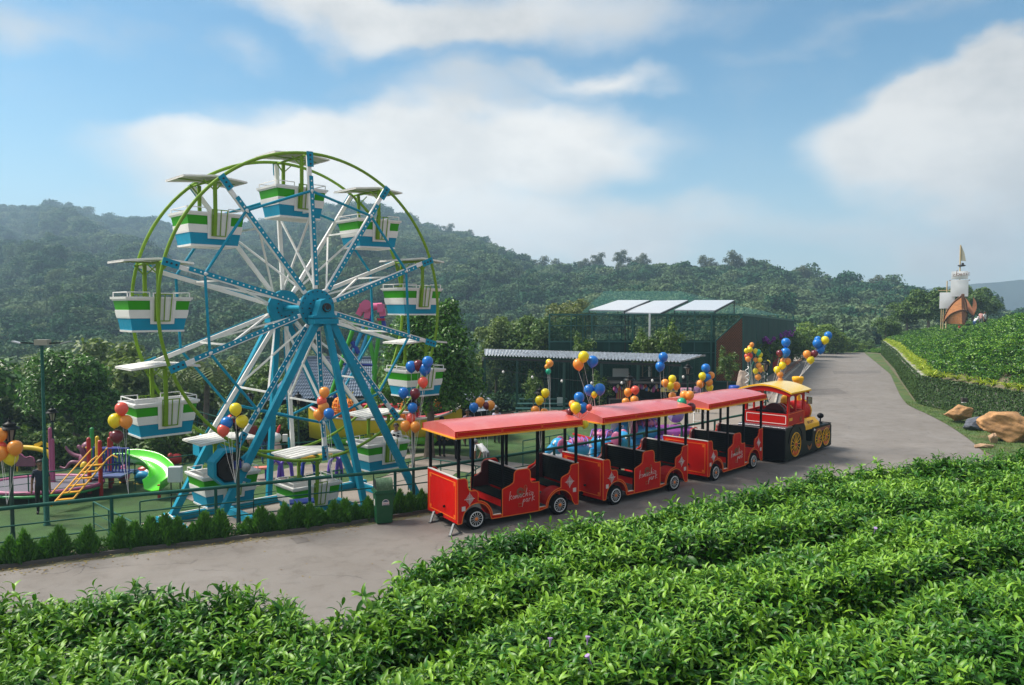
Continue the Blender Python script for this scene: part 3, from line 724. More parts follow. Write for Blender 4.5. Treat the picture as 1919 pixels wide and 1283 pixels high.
tr = N.new('ShaderNodeBsdfTranslucent'); L.new(cr.outputs[0], tr.inputs[0]); ms = N.new('ShaderNodeMixShader'); ms.inputs[0].default_value = .22; L.new(b_.outputs[0], ms.inputs[1]); L.new(tr.outputs[0], ms.inputs[2]); L.new(ms.outputs[0], N['Material Output'].inputs[0])
def leaf_geo(base, az_, th, bend, ln, w, age, K=5):
    hd = np.array([math.cos(az_), math.sin(az_), 0]); sd = np.array([-hd[1], hd[0], 0]); up = np.array([0, 0, 1.0]); vs = []; p = np.array(base, float)
    tw = random.uniform(-.35, .35)
    for k in range(K+1):
        s = k/K; d = hd*math.cos(th)+up*math.sin(th); nn = -hd*math.sin(th)+up*math.cos(th)
        ww = w*.5*(math.sin(PI*min(1, s**.85*.97+.03))**.8 if k < K else 0); sdt = sd*math.cos(tw)+nn*math.sin(tw)
        vs += [p-sdt*ww+nn*ww*.35, p, p+sdt*ww+nn*ww*.35]; p = p+d*ln/K; th -= bend/K
    fs = []
    for k in range(K): a = k*3; fs += [(a, a+1, a+4, a+3), (a+1, a+2, a+5, a+4)]
    return vs, fs, [age]*len(vs)
def shoot_mesh(seed, young=True):
    random.seed(seed); vs = []; fs = []; ag = []
    def addl(*a):
        v, f, g = leaf_geo(*a); k = len(vs); vs.extend(v); fs.extend([tuple(i+k for i in q) for q in f]); ag.extend(g)
    n = random.randint(6, 8); a0 = random.uniform(0, 6)
    for i in range(n):
        t = i/(n-1); z = -.10+.13*t
        if young: addl((0, 0, z), a0+i*2.4, .35+.75*t+random.uniform(-.25, .2), 1.55-.5*t+random.uniform(-.3, .4), random.uniform(.115, .16)*(1-.38*t), random.uniform(.029, .039)*(1-.35*t), .12+.55*t+random.uniform(-.08, .08))
        else: addl((0, 0, z), a0+i*2.4, random.uniform(-.2, .5), random.uniform(.4, 1.0), random.uniform(.12, .16), random.uniform(.036, .050), random.uniform(0, .25))
    r_ = .0022; k = len(vs); vs.extend([(r_, 0, -.25), (-r_, r_, -.25), (-r_, -r_, -.25), (r_*.6, 0, .03), (-r_*.6, r_*.6, .03), (-r_*.6, -r_*.6, .03)]); fs.extend([(k, k+1, k+4, k+3), (k+1, k+2, k+5, k+4), (k+2, k, k+3, k+5)]); ag.extend([.35]*6)
    return npmesh('tea_shoot', np.array(vs), np.array(fs), M_TEA, True, ag)
NG_TEA = make_scatter_tree('tea_scatter', [src('t', shoot_mesh(60+k, k < 6)) for k in range(9)])
random.seed(3)
def tea_points(n, zlo, zhi, jit, lay):
    X = np.random.uniform(-9, 12.5, n); Y = np.random.uniform(3.2, 14.6, n); q = tea_q(X, Y)
    k = (q > -.12) & (np.abs(X) < Y*.74+.8); X = X[k]; Y = Y[k]; Z = tea_z(X, Y)
    e = .06; gx = (tea_z(X+e, Y)-tea_z(X-e, Y))/(2*e); gy = (tea_z(X, Y+e)-tea_z(X, Y-e))/(2*e)
    m = len(X); pts = np.stack([X, Y, Z+np.random.uniform(zlo, zhi, m)], -1)
    rx = np.clip(np.arctan(gy), -.9, .9)*.6+np.random.normal(size=m)*jit; ry = -np.clip(np.arctan(gx), -.9, .9)*.6+np.random.normal(size=m)*jit
    return pts, np.stack([rx, ry, np.random.rand(m)*6.28], -1)
p1, r1 = tea_points(84000, -.05, .035, .28, 0); p2, r2 = tea_points(42000, -.20, -.05, .5, 1)
# a few long shoots that stick out, more along the edge
p3, r3 = tea_points(60000, .03, .16, .35, 2); q3 = tea_q(p3[:, 0], p3[:, 1]); k3 = (np.random.rand(len(q3)) < np.where(q3 < .35, .30, .012)); p3 = p3[k3]; r3 = r3[k3]
pts = np.concatenate([p1, p2, p3]); rots = np.concatenate([r1, r2, r3])
idx = np.concatenate([np.random.randint(0, 6, len(p1)), np.random.randint(6, 9, len(p2)), np.random.randint(0, 6, len(p3))])
tint = np.clip(.26+.55*vnoise(pts[:, 0], pts[:, 1], 1.2, 3, 3)+np.random.normal(size=len(pts))*.30, -.3, 1.2)
tint[np.random.rand(len(pts)) < .012] = 1.25
scl = np.random.uniform(.55, 1.22, len(pts))
o = scatter('tea_bushes', pts, rots, scl, idx, tint, NG_TEA); tag(o, 'glossy green tea bushes covering the terrace in the foreground', kind='stuff')
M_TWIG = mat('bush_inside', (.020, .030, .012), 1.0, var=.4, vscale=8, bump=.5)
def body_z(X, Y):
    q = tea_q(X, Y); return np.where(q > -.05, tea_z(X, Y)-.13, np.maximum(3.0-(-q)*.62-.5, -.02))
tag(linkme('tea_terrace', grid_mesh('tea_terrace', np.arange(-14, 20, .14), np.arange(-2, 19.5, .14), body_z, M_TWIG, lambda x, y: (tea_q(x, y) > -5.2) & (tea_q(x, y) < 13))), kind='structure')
# scraggly branches and yellow leaves on the bank in the gap
bp = np.random.uniform([-3.2, 5.6], [.6, 7.6], (2600, 2)); qq = tea_q(bp[:, 0], bp[:, 1]); kk = (qq < 0) & (qq > -.8); bp = bp[kk]; zz = body_z(bp[:, 0], bp[:, 1])+np.random.rand(len(bp))*.25
o = scatter('bank_weeds', np.stack([bp[:, 0], bp[:, 1], zz], -1), np.random.normal(size=(len(bp), 3))*.5, np.random.uniform(.6, 1.0, len(bp)), np.random.randint(0, 9, len(bp)), np.random.uniform(-.2, 1.3, len(bp)), NG_TEA); tag(o, 'scraggly weeds growing on the bank below the tea terrace', kind='stuff')
# violet trumpet flowers among the tea
M_VIO = mat('violet_petal', (.52, .36, .68), .6, trans=.3)
for (px, py, lb_) in ((1031, 1192, 'lower left of the group of three'), (1101, 1182, 'upper of the group of three'), (1104, 1217, 'lowest of the group of three'), (369, 1113, 'on the left bush near the road'), (449, 1080, 'topmost on the left bush'), (1640, 982, 'alone at the right')):
    zz_ = 3.3
    p = G(px, py, 3.26); b = MB(); b.lathe([(.003, -.05), (.005, 0), (.011, .018), (.019, .03), (.017, .032)], (0, 0, 0), 10, R=Matrix.Rotation(random.uniform(-.5, .5), 3, 'X')@Matrix.Rotation(random.uniform(-.5, .5), 3, 'Y'))
    p.z = float(tea_z(p.x, p.y))+.07
    tag(b.build('trumpet_flower', M_VIO, None, p), 'small violet trumpet flower in the tea, %s' % lb_, 'flower', 'violet flowers in the tea')
# ---------------------------------------------------------------- tea on the right hand slope
cl = []
for k in range(5):
    lobes = [(0, 0, 0, .34, .22), (.2, .1, .02, .2, .16), (-.18, .12, 0, .2, .16), (0, -.2, .03, .2, .15)]
    cl.append(src('t', crown_mesh('tea_clump', lobes, 420, .042, M_TEA, .45, .5, .35)))
NG_CL = make_scatter_tree('clump_scatter', cl)
n = 16000; Y = np.random.uniform(24, 108, n); X = np.random.uniform(22, 74, n); wx = np.interp(Y, [p[1] for p in WALL], [p[0] for p in WALL])
dw = seg_dist(X, Y, WALL); k = (X > wx+.9) & (dw > 1.25) & (X < Y*.74+2) & (dw < 26); X = X[k]; Y = Y[k]; n = len(X)
Z = ground_z(X, Y); lump = vnoise(X, Y, .55, 7, 3); Z = Z+.18+.25*np.maximum(lump, -.2)
s = np.random.uniform(1.0, 1.9, n)
o = scatter('tea_slope', np.stack([X, Y, Z], -1), np.stack([np.random.normal(size=n)*.25, np.random.normal(size=n)*.25, np.random.rand(n)*6.28], -1), s, np.random.randint(0, 5, n), np.clip(.02+.45*lump+np.random.normal(size=n)*.16, -.3, 1), NG_CL)
tag(o, 'tea bushes covering the slope above the vine covered wall', kind='stuff')
# verge grass blades and lawn tufts near the rocks
def blades(name, P2, h, m, z, lab, zf=None):
    n = len(P2); a = np.random.rand(n)*6.28; hh = h*(.5+np.random.rand(n)); w = .006+h*.05; le = np.random.normal(size=(n, 2))*h*.4
    zz = z if zf is None else zf
    b0 = np.stack([P2[:, 0], P2[:, 1], np.full(n, 0.)+zz], -1); sd = np.stack([np.cos(a)*w, np.sin(a)*w, np.zeros(n)], -1); tp = b0+np.stack([le[:, 0], le[:, 1], hh], -1)
    v = np.stack([b0-sd, b0+sd, tp], 1).reshape(-1, 3); return tag(linkme(name, npmesh(name, v, np.arange(n*3).reshape(n, 3), m, False, np.repeat(np.random.rand(n), 3))), lab, kind='stuff')
M_BLADE = mat('grass_blade', (.05, .11, .02), .7, col2=(.16, .24, .05), attr='age', trans=.2)
n = 26000; P2 = np.random.uniform([15, 20], [23.3, 44], (n, 2)); rr_ = [(p.x, p.y) for p in ROAD_R[6:]]
poly = [(16.4, 20)]+rr_+[(22.7, 43), (23.3, 30), (23.9, 20)]
P2 = P2[inside(P2[:, 0], P2[:, 1], poly)]
blades('verge_grass', P2, .07, M_BLADE, .03, 'short lawn grass on the verge around the rocks')
# ---------------------------------------------------------------- paints
BLUE = mat('wheel_blue', (.006, .26, .40), .5, var=.08, vscale=3, dirt=(.02, .16, .22), dscale=2.5, damt=.4, spec=.2)
WHITE = mat('wheel_white', (.78, .77, .75), .45, var=.05, vscale=3, dirt=(.42, .38, .33), dscale=3, damt=.35)
GREEN = mat('wheel_green', (.17, .31, .015), .5, spec=.25, var=.1, vscale=4, dirt=(.12, .18, .03), dscale=3, damt=.4)
TGREEN = mat('tub_green', (.035, .32, .004), .45, var=.05, vscale=3, spec=.2)
TBLUE = mat('tub_blue', (.004, .26, .42), .45, var=.06, vscale=3, spec=.2, dirt=(.03, .2, .3), dscale=2, damt=.3)
BULB = mat('bulb_white', (.85, .85, .82), .3)
BLACK = mat('black_iron', (.012, .012, .013), .5)
GUNMETAL = mat('motor_grey', (.40, .41, .42), .45, metal=.4)
CREAM = mat('canopy_white', (.76, .74, .71), .55, var=.07, vscale=5, dirt=(.40, .36, .31), dscale=2, damt=.4)
# ---------------------------------------------------------------- ferris wheel
TZ = -1.0
hubF = V((-5.787, 22.8, CAMZ-.05)); TH = math.atan2(.688, .725); AX = V((math.cos(TH), math.sin(TH), 0)); NX = V((-math.sin(TH), math.cos(TH), 0))
HW = 1.01; WC = hubF+NX*HW; ZC = CAMZ-.05-TZ; R_ = 4.49; NG_ = 10; PH0 = math.radians(92.5)
wheel = empty('ferris_wheel', (WC.x, WC.y, TZ), TH, 'large blue, white and green ferris wheel standing on the turf', 'ferris wheel')
def pol(k, r, y): a = PH0+2*PI*k/NG_; return V((math.cos(a)*r, y, ZC+math.sin(a)*r))
for y in (-HW, HW):
    b = MB(); b.path([V((math.cos(2*PI*i/140)*(R_+.03), y, ZC+math.sin(2*PI*i/140)*(R_+.03))) for i in range(140)], .047, 8, closed=True); b.build('rim', GREEN, wheel)
    h = MB(); R = Matrix.Rotation(PI/2, 3, 'X')
    h.lathe([(0.0, -.05), (.56, -.05), (.56, .05), (0, .05)], (0, y, ZC), 32, R=R, smooth=False)
    hub = h.build('hub_plate', BLUE, wheel)
    bl = MB(); s_ = -1 if y < 0 else 1
    for k in range(20): a = 2*PI*k/20; bl.tube((math.cos(a)*.50, y+s_*.05, ZC+math.sin(a)*.50), (math.cos(a)*.50, y+s_*.075, ZC+math.sin(a)*.50), .018, 6)
    for k in range(12): a = 2*PI*k/12; bl.tube((math.cos(a)*.27, y-s_*.05, ZC+math.sin(a)*.27), (math.cos(a)*.27, y-s_*.085, ZC+math.sin(a)*.27), .022, 6)
    for k in range(12): a = 2*PI*k/12; bl.tube((math.cos(a)*.27, y+s_*.05, ZC+math.sin(a)*.27), (math.cos(a)*.27, y+s_*.085, ZC+math.sin(a)*.27), .022, 6)
    tag(bl.build('bolts', BLACK, hub), kind='stuff')
b = MB(); b.tube((0, -HW-.62, ZC), (0, HW+.62, ZC), .085, 16); b.build('axle', BLUE, wheel)
for y in (-HW, HW):
    s_ = -1 if y < 0 else 1
    for k in range(NG_):
        a = PH0+2*PI*k/NG_; d = V((math.cos(a), 0, math.sin(a))); t = V((-math.sin(a), 0, math.cos(a)))
        front = y < 0
        b = MB(); b.bar(pol(k, .58, y)+t*.02, pol(k, R_-.02, y)+t*.02, .085, .12, 0, up=t)
        # face strips
        f0 = pol(k, .68, y+s_*.045); f1 = pol(k, R_-.62, y+s_*.045)
        b.bar(f0+t*-.012, f1+t*-.012, .125, .014, 1, up=V((0, 1, 0)))
        sp = b.build('spoke', [WHITE, BLUE], wheel)
        e = MB(); e.bar(pol(k, R_-.36, y+s_*.058), pol(k, R_+.08, y+s_*.058), .20, .02, 0, up=V((0, 1, 0)))
        for q in (-.25, -.12, .0): e.tube(pol(k, R_+q-.03, y+s_*.06), pol(k, R_+q-.03, y+s_*.085), .028, 8, 1)
        e.build('end_plate', [BLUE, BLACK], sp)
        g = MB()
        for j in range(19): p = pol(k, .80+j*.172, y+s_*.056)+t*-.012; g.sphere(p, .027, (1, .6, 1), 6, 4)
        tag(g.build('bulbs', BULB, sp), kind='stuff')
for k in range(NG_):
    # white lattice between the two rims of spokes
    for y0 in (-HW, HW):
        b = MB(); b.bar(pol(k, .62, y0+.03*(1 if y0 < 0 else -1)), pol(k, 2.75, -y0*.93), .052, .052); b.build('cross_brace', WHITE, wheel)
    b = MB(); b.bar(pol(k, 2.85, -HW), pol(k, 2.85, HW), .05, .05); b.build('spacer', WHITE, wheel)
    for y in (-HW, HW):
        b = MB(); rt_ = R_*.765; y2 = y+(-.03 if y < 0 else .03)
        b.tube(pol(k, rt_, y2), pol(k+1, rt_, y2), .04, 8); tb = b.build('tie_bar', BLUE, wheel)
        c = MB(); c.sphere(pol(k, rt_, y2+(-.05 if y < 0 else .05)), .05, (1, .6, 1), 8, 6); c.build('clamp', WHITE, tb)
    b = MB(); b.tube(pol(k, R_, -HW), pol(k, R_, HW), .028, 8); b.build('pivot_bar', GREEN, wheel)
# stand
def loc(p): p = V(p); q = p-V((WC.x, WC.y, 0)); return V((q.dot(AX), q.dot(NX), p.z-TZ))
def leg(top, foot, w=.20, h=.17, m=BLUE, name='leg'):
    b = MB(); b.bar(top, foot, w, h, up=V((0, 1, .05))); return b.build(name, m, wheel)
topz = ZC-.28
for y, s_ in ((-HW-.38, -1), (HW+.38, 1)):
    b = MB(); b.prism([(-.42, -.28), (.42, -.28), (.42, -.22), (.30, -.20), (.16, .22), (0, .28), (-.16, .22), (-.30, -.20), (-.42, -.22)], (0, y-.16, ZC), (1, 0, 0), (0, 0, 1), (0, .32, 0)); b.build('bearing_block', BLUE, wheel, bevel=.01)
    b = MB(); b.tube((0, y-.17, ZC+.02), (0, y-.235, ZC+.02), .13, 18, 0); b.tube((0, y-.235, ZC+.02), (0, y-.26, ZC+.02), .07, 14, 0) if s_ < 0 else None; b.build('bearing_cap', BLACK, wheel)
    b = MB(); b.box((0, y, topz-.1), (.78, .40, .16)); b.build('head_plate', BLUE, wheel)
yF, yB = -HW-.38, HW+.38
feet = {}
feet['a'] = V((-3.66, -HW-.45, .05)); feet['b'] = V((3.15, -HW-1.0, .05)); feet['c'] = V((.75, -HW-1.55, .05))
feet['d'] = V((-3.30, HW+1.0, .05)); feet['e'] = V((3.2, HW+1.0, .05)); feet['f'] = V((.2, HW+1.7, .05))
leg((-.22, yF, topz-.1), feet['a']); leg((.24, yF, topz-.1), feet['b']); leg((.05, yF-.08, topz-.1), feet['c'], .17, .15)
leg((-.22, yB, topz-.1), feet['d']); leg((.24, yB, topz-.1), feet['e']); leg((-.03, yB+.08, topz-.1), feet['f'], .17, .15)
def beam(p, q, w=.22, h=.2, m=BLUE, n='base_beam'):
    b = MB(); b.bar(p, q, w, h, 0); o = b.build(n, m, wheel); return o
for p, q in (('a', 'b'), ('d', 'e'), ('a', 'd'), ('b', 'e')):
    P0 = feet[p].copy(); P1 = feet[q].copy(); P0.z = P1.z = .17; d = (P1-P0).normalized(); o = beam(P0-d*.35, P1+d*.35)
    beam((P0-d*.3)+V((0, 0, .115)), (P1+d*.3)+V((0, 0, .115)), .05, .02, WHITE, 'beam_edge')
beam(V((-1.6, -HW-.9, .17)), V((-1.6, HW+.9, .17))); beam(V((1.4, -HW-.9, .17)), V((1.4, HW+.9, .17)))
beam(V((.75, -HW-1.75, .17)), V((.6, -HW-.7, .17)), .2, .2)
b = MB(); b.box((0, 0, .03), (8.6, 4.9, .06)); b.build('concrete_plinth', M_PAVE, wheel)
# drive unit on the near left leg: octagonal guard, dark wheel and motor
dv = loc(PD(440, 872, 20.7))
b = MB(); n = 8; pr = [(.52*math.cos(PI/8+i*PI/4), .52*math.sin(PI/8+i*PI/4)) for i in range(n)]
outer = pr[1:7]; ring = outer+[(x*.86, z*.86) for x, z in reversed(outer)]
b.prism(ring, dv+V((-.18, -.22, 0)), (1, 0, 0), (0, 0, 1), (0, .42, 0)); b.prism(pr[1:7], dv+V((-.18, .19, 0)), (1, 0, 0), (0, 0, 1), (0, .03, 0))
dg = b.build('drive_guard', BLUE, wheel)
b = MB(); b.tube(dv+V((-.15, -.10, -.02)), dv+V((-.15, .14, -.02)), .36, 22); b.tube(dv+V((-.15, -.14, -.02)), dv+V((-.15, -.10, -.02)), .12, 12); b.build('drive_wheel', mat('drive_rubber', (.015, .014, .013), .8), dg)
b = MB(); b.lathe([(.0, -.30), (.12, -.30), (.15, -.27), (.165, -.2), (.165, .05), (.12, .08), (.12, .2), (0, .2)], dv+V((.22, -.05, -.05)), 18, R=Matrix.Rotation(PI/2, 3, 'X'))
for i in range(14): a = 2*PI*i/14; p = dv+V((.22+math.cos(a)*.168, .0, -.05+math.sin(a)*.168)); b.box(p+V((0, .08, 0)), (.012, .24, .012))
b.build('motor', GUNMETAL, dg)
b = MB(); b.bar(dv+V((-.1, -.02, -.1)), dv+V((.5, .0, .35)), .1, .12); b.bar(dv+V((0, .0, -.3)), dv+V((.42, .0, -.5)), .08, .1); b.box(dv+V((.0, -.15, .05)), (.18, .14, .2), 1); b.build('drive_bracket', [BLUE, mat('gear_blue', (.02, .04, .25), .4)], dg)
dv2 = loc(PD(395, 838, 23.8))
b = MB(); b.prism([(x*.95, z*.95) for x, z in pr], dv2+V((0, -.25, 0)), (1, 0, 0), (0, 0, 1), (0, .5, 0)); b.build('drive_guard', BLUE, wheel)
b = MB(); b.bar(dv2+V((.2, .2, 0)), dv2+V((.7, .35, .1)), .15, .15); b.build('guard_bracket', BLUE, wheel)
# ---------------------------------------------------------------- gondolas, each hanging from its own pivot
def tub_ring(hx, hy, z): return [V((x*hx, y*hy, z)) for x, y in ((-1, -1), (1, -1), (1, 1), (-1, 1))]
def make_gondola():
    g = empty('gondola', (0, 0, 0))
    zt, zb = -.90, -1.82; T = lambda z: (.80-.16*(zt-z)/(zt-zb), .60-.12*(zt-z)/(zt-zb))
    b = MB(); zs = [zt+.0, zt-.06, zt-.10, zt-.34, zt-.37, zt-.53, zt-.56, zt-.87, zt-.92]; ms = [0, 0, 1, 0, 0, 0, 2, 0]
    pro = [.05, .055, .0, .0, .018, .018, .0, .0, .015]
    pro_b = [.05, .0, .0, .018, .018, .0, .0, .015, .015]
    for i in range(8):
        z0, z1 = zs[i], zs[i+1]; a0, a1 = T(z0), T(z1); r0 = tub_ring(a0[0]+(pro[i] if i else .05), a0[1]+(pro[i] if i else .05), z0)
        p1 = pro[i+1] if i not in (0,) else .05
        e0 = {0: .05, 1: .025, 2: 0, 3: .014, 4: .018, 5: .014, 6: 0, 7: .018}[i]
        r0 = tub_ring(a0[0]+e0, a0[1]+e0, z0); r1 = tub_ring(a1[0]+e0, a1[1]+e0, z1)
        b.add(r0+r1, [(1, 0, 4, 5), (2, 1, 5, 6), (3, 2, 6, 7), (0, 3, 7, 4)], {1: 0, 2: 1, 6: 2}.get(i, 0))
        b.add(r0, [(0, 1, 2, 3)] if i and False else [], 0)
        # ledge rings closing the small steps
        if i < 7:
            e1 = {0: .05, 1: .025, 2: 0, 3: .014, 4: .018, 5: .014, 6: 0, 7: .018}[i+1]
            q = tub_ring(a1[0]+e1, a1[1]+e1, z1); b.add(r1+q, [(1, 0, 4, 5), (2, 1, 5, 6), (3, 2, 6, 7), (0, 3, 7, 4)] if e1 < e0 else [(0, 1, 5, 4), (1, 2, 6, 5), (2, 3, 7, 6), (3, 0, 4, 7)], 0)
    a = T(zb); r = tub_ring(a[0]+.018, a[1]+.018, zb); b.add(r, [(3, 2, 1, 0)], 0)
    # inner lining and floor
    ai = T(zt); ri = tub_ring(ai[0]-.05, ai[1]-.05, zt+.002); rb = tub_ring(a[0]-.06, a[1]-.06, zb+.10); ro = tub_ring(ai[0]+.05, ai[1]+.05, zt)
    b.add(ri+rb, [(0, 1, 5, 4), (1, 2, 6, 5), (2, 3, 7, 6), (3, 0, 4, 7)], 0); b.add(rb, [(0, 1, 2, 3)], 0); b.add(ro+ri, [(0, 1, 5, 4), (1, 2, 6, 5), (2, 3, 7, 6), (3, 0, 4, 7)], 0)
    b.build('tub', [WHITE, TGREEN, TBLUE], g)
    for sx in (-1, 1):
        s = MB(); s.box((sx*.48, 0, -1.42), (.34, .86, .05)); s.build('seat', WHITE, g)
    for sy in (-1, 1):
        # white door frame let into the stripes, gate bars in green
        d = MB(); yo = lambda z: sy*(T(z)[1]+.022)
        def pl(x, z, o_=0.0): return V((x*sy*-1, yo(z)+sy*o_, z))
        zT, zB = zt+.0, zb+.26
        fr = [[(-.25, zT), (-.19, zT), (-.17, zB), (-.22, zB-.05)], [(.35, zT), (.42, zT), (.38, zB-.05), (.33, zB)], [(-.22, zB-.05), (.38, zB-.05), (.33, zB), (-.17, zB)]]
        for q in fr: P_ = [pl(*c) for c in q]; P2 = [p+V((0, sy*.012, 0)) for p in P_]; d.add(P_+P2, [(4, 5, 6, 7)] + [(i, (i+1) % 4, 4+(i+1) % 4, 4+i) for i in range(4)])
        P_ = [pl(-.20, zT, .005), pl(.37, zT, .005), pl(.35, zB-.02, .005), pl(-.19, zB-.02, .005)]; d.add(P_, [(0, 1, 2, 3)]); 
        d.build('door_frame', WHITE, g)
        gt = MB()
        for x0, x1 in ((-.13, -.12), (.0, .0), (.12, .11), (.30, .26)): gt.bar(pl(x0, zT+.07, .035), pl(x1, zB+.03, .035), .022, .022)
        gt.bar(pl(-.14, zT+.07, .035), pl(.31, zT+.07, .035), .024, .024); gt.bar(pl(-.13, zB+.03, .035), pl(.27, zB+.03, .035), .024, .024); gt.build('gate', GREEN, g)
        # post up to the pivot
        p = MB(); x = -.05*sy*-1; p.bar((x, sy*(T(zB)[1]+.07), zB+.02), (x, sy*(.60+.07), zt+.1), .095, .06, up=V((0, 1, 0))); p.bar((x, sy*.67, zt+.08), (x, sy*.67, -.02), .095, .06, up=V((0, 1, 0)))
        p.bar((x, sy*.67, -.32), (x+.28, sy*.60, -.03), .03, .03); p.bar((x, sy*.67, -.32), (x-.28, sy*.60, -.03), .03, .03); p.build('post', GREEN, g)
        for sx in (-1, 1):
            r = MB(); x0, x1 = (.78 if sx > 0 else -.78), (.34 if sx*sy*-1 > 0 else .20)*sx
            x1 = sx*.36 if sx*-sy > 0 else sx*.24
            r.bar((x0, sy*.58, zt+.12), (x1, sy*.58, zt+.12), .022, .022); r.bar((x1, sy*.58, zt), (x1, sy*.58, zt+.13), .022, .022); r.bar((x0, sy*.58, zt), (x0, sy*.58, zt+.13), .022, .022)
            if sy < 0: r.bar((x0, -.58, zt+.12), (x0, .58, zt+.12), .022, .022)
            r.build('rail', WHITE, g)
    b = MB(); b.tube((0, -.86, 0), (0, .86, 0), .035, 8); b.bar((-.8, 0, .015), (.8, 0, .015), .03, .03); b.build('cross_bar', GREEN, g)
    for sx in (-1, 1):
        c = MB(); R = Matrix.Rotation(sx*.10, 3, 'Y')
        for yy in (-.66, .66): c.bar((0, yy, .09), (sx*.88, yy, -.0), .025, .035)
        c.bar((sx*.87, -.66, .0), (sx*.87, .66, .0), .025, .035); cp = c.build('canopy', CREAM, g)
        sm = MB(); sm.box((sx*.44, 0, .074), (.90, .20, .018), R=R)
        me = sm.mesh('slat', CREAM)
        for j in range(5): linkme('slat', me, cp, (0, -.53+j*.265, 0))
        u = MB(); u.box((sx*.44, 0, .058), (.86, 1.28, .006), R=R); u.build('liner', mat('canopy_liner', (.40, .46, .34), .7), cp)
    return g
gon = make_gondola()
gl = ['at the very top of the ferris wheel', 'upper left of the ferris wheel, before the sky', 'at far left of the wheel, against the hill', 'lower left of the wheel beside the red and yellow balloons', 'bottom left of the wheel behind the drive motor',
      'lowest gondola, behind the blue cool box', 'bottom right of the wheel, behind two blue legs', 'right of the wheel, behind the blue balloons', 'right side of the wheel before the dark tree', 'upper right of the ferris wheel before the hill']
for k in range(NG_):
    o = gon if k == 0 else copy_tree(gon)
    p = pol(k, R_, 0); w = WC+AX*p.x; o.location = (w.x, w.y, TZ+p.z); o.rotation_euler = (0, random.uniform(-.015, .015), TH)
    tag(o, 'white green and blue gondola %s' % gl[k], 'gondola', 'gondolas of the ferris wheel')
# ---------------------------------------------------------------- red road train
RED = mat('train_red', (.56, .005, .002), .45, var=.05, vscale=3, spec=.18, dirt=(.38, .02, .012), dscale=1.6, damt=.3)
REDROOF = mat('roof_red', (.60, .10, .085), .42, var=.06, vscale=1.4, coat=.8, spec=.9, dirt=(.68, .28, .25), dscale=.8, damt=.6)  # paler pink: chalky dust, with sky glare put into base and blotch colours
YEL = mat('trim_yellow', (.82, .36, .02), .4); ORA = mat('line_orange', (.80, .16, .012), .45)
BENCH = mat('bench_black', (.006, .009, .008), .55, spec=.1, var=.2, vscale=6); FLOOR = mat('floor_rubber', (.045, .05, .05), .6, dirt=(.09, .08, .07), dscale=3, damt=.5)
POST = mat('post_black', (.003, .003, .004), .6, spec=.1); MAROON = mat('maroon_wood', (.09, .012, .012), .5)
CHROME = mat('chrome', (.75, .75, .75), .35, metal=.3); TYRE = mat('tyre', (.008, .008, .008), .9, spec=.1, bump=.3, bscale=60); ORCAP = mat('orange_cap', (.85, .22, .03), .4)
LETTER = mat('letter_white', (.80, .74, .72), .5); EDGEW = mat('edge_strip', (.66, .60, .58), .4); LEAFY = mat('logo_green', (.09, .17, .08), .6); GOLD = mat('logo_gold', (.42, .17, .05), .5); STEEL = mat('jack_steel', (.14, .15, .16), .5, metal=.5)
CW, CL, ZB, ZR = 1.62, 3.65, .22, 1.32
def arc(cx, cz, r, a0, a1, n=10): return [(cx+r*math.cos(math.radians(a0+(a1-a0)*i/n)), cz+r*math.sin(math.radians(a0+(a1-a0)*i/n))) for i in range(n+1)]
WX = (.53, 3.06); WZ = .27
prof_rear = [(0, ZB)]+[(0, ZR), (.17, ZR)]+arc(.17, ZR-.10, .10, 90, 10, 5)+[(.28, 1.08), (.33, 1.0)]+[(.47, .99)]+arc(.47, .89, .10, 90, 0, 5)+[(.57, .70)]+[(.66, .665)]+arc(WX[0], WZ, .42, 55, 2, 8)+[(1.27, ZB), (1.27, ZB-.0)]
prof_rear = [(0, ZB), (0, ZR), (.17, ZR)]+arc(.17, ZR-.10, .10, 90, 10, 5)+[(.28, 1.08), (.33, 1.0), (.47, .99)]+arc(.47, .89, .10, 90, 0, 5)+[(.57, .72)]+arc(WX[0], WZ, .455, 82, 4, 8)+[(1.26, .29), (1.26, ZB), (.96, ZB)]+arc(WX[0], WZ, .405, 0, 172, 14)+[(.11, ZB)]
prof_mid = [(1.27, ZB), (1.27, .92)]+[(1.36, .95), (1.52, 1.0)]+arc(1.53, 1.10, .08, -90, 0, 4)+[(1.62, 1.22)]+arc(1.74, 1.24, .12, 180, 90, 5)+[(1.98, 1.36)]+arc(1.99, 1.24, .12, 90, 0, 5)+[(2.11, 1.10)]+arc(2.20, 1.07, .09, 180, 260, 4)+[(2.38, .98), (2.38, ZB)]
prof_front = [(2.39, ZB), (2.39, .29), (2.62, .30)]+arc(WX[1], WZ, .455, 174, 98, 8)+[(3.08, .74), (3.08, .93)]+arc(3.16, .95, .07, 180, 110, 3)+[(3.26, 1.06)]+arc(3.28, 1.15, .08, -60, 0, 3)+[(3.40, 1.2)]+arc(3.46, 1.24, .07, 180, 90, 4)+[(CL, ZR), (CL, ZB), (3.54, ZB)]+arc(WX[1], WZ, .405, 8, 180, 14)
def outline(b, poly, y, w=.022, t=.006, m=0, closed=True):
    """thin raised line just inside a profile's edge"""
    n = len(poly)
    for i in range(n if closed else n-1):
        p = V((poly[i][0], y, poly[i][1])); q = V((poly[(i+1) % n][0], y, poly[(i+1) % n][1]))
        if (q-p).length > .004: b.bar(p, q, w, t, m, up=V((0, 1, 0)) if False else V((0, 1, 0)))
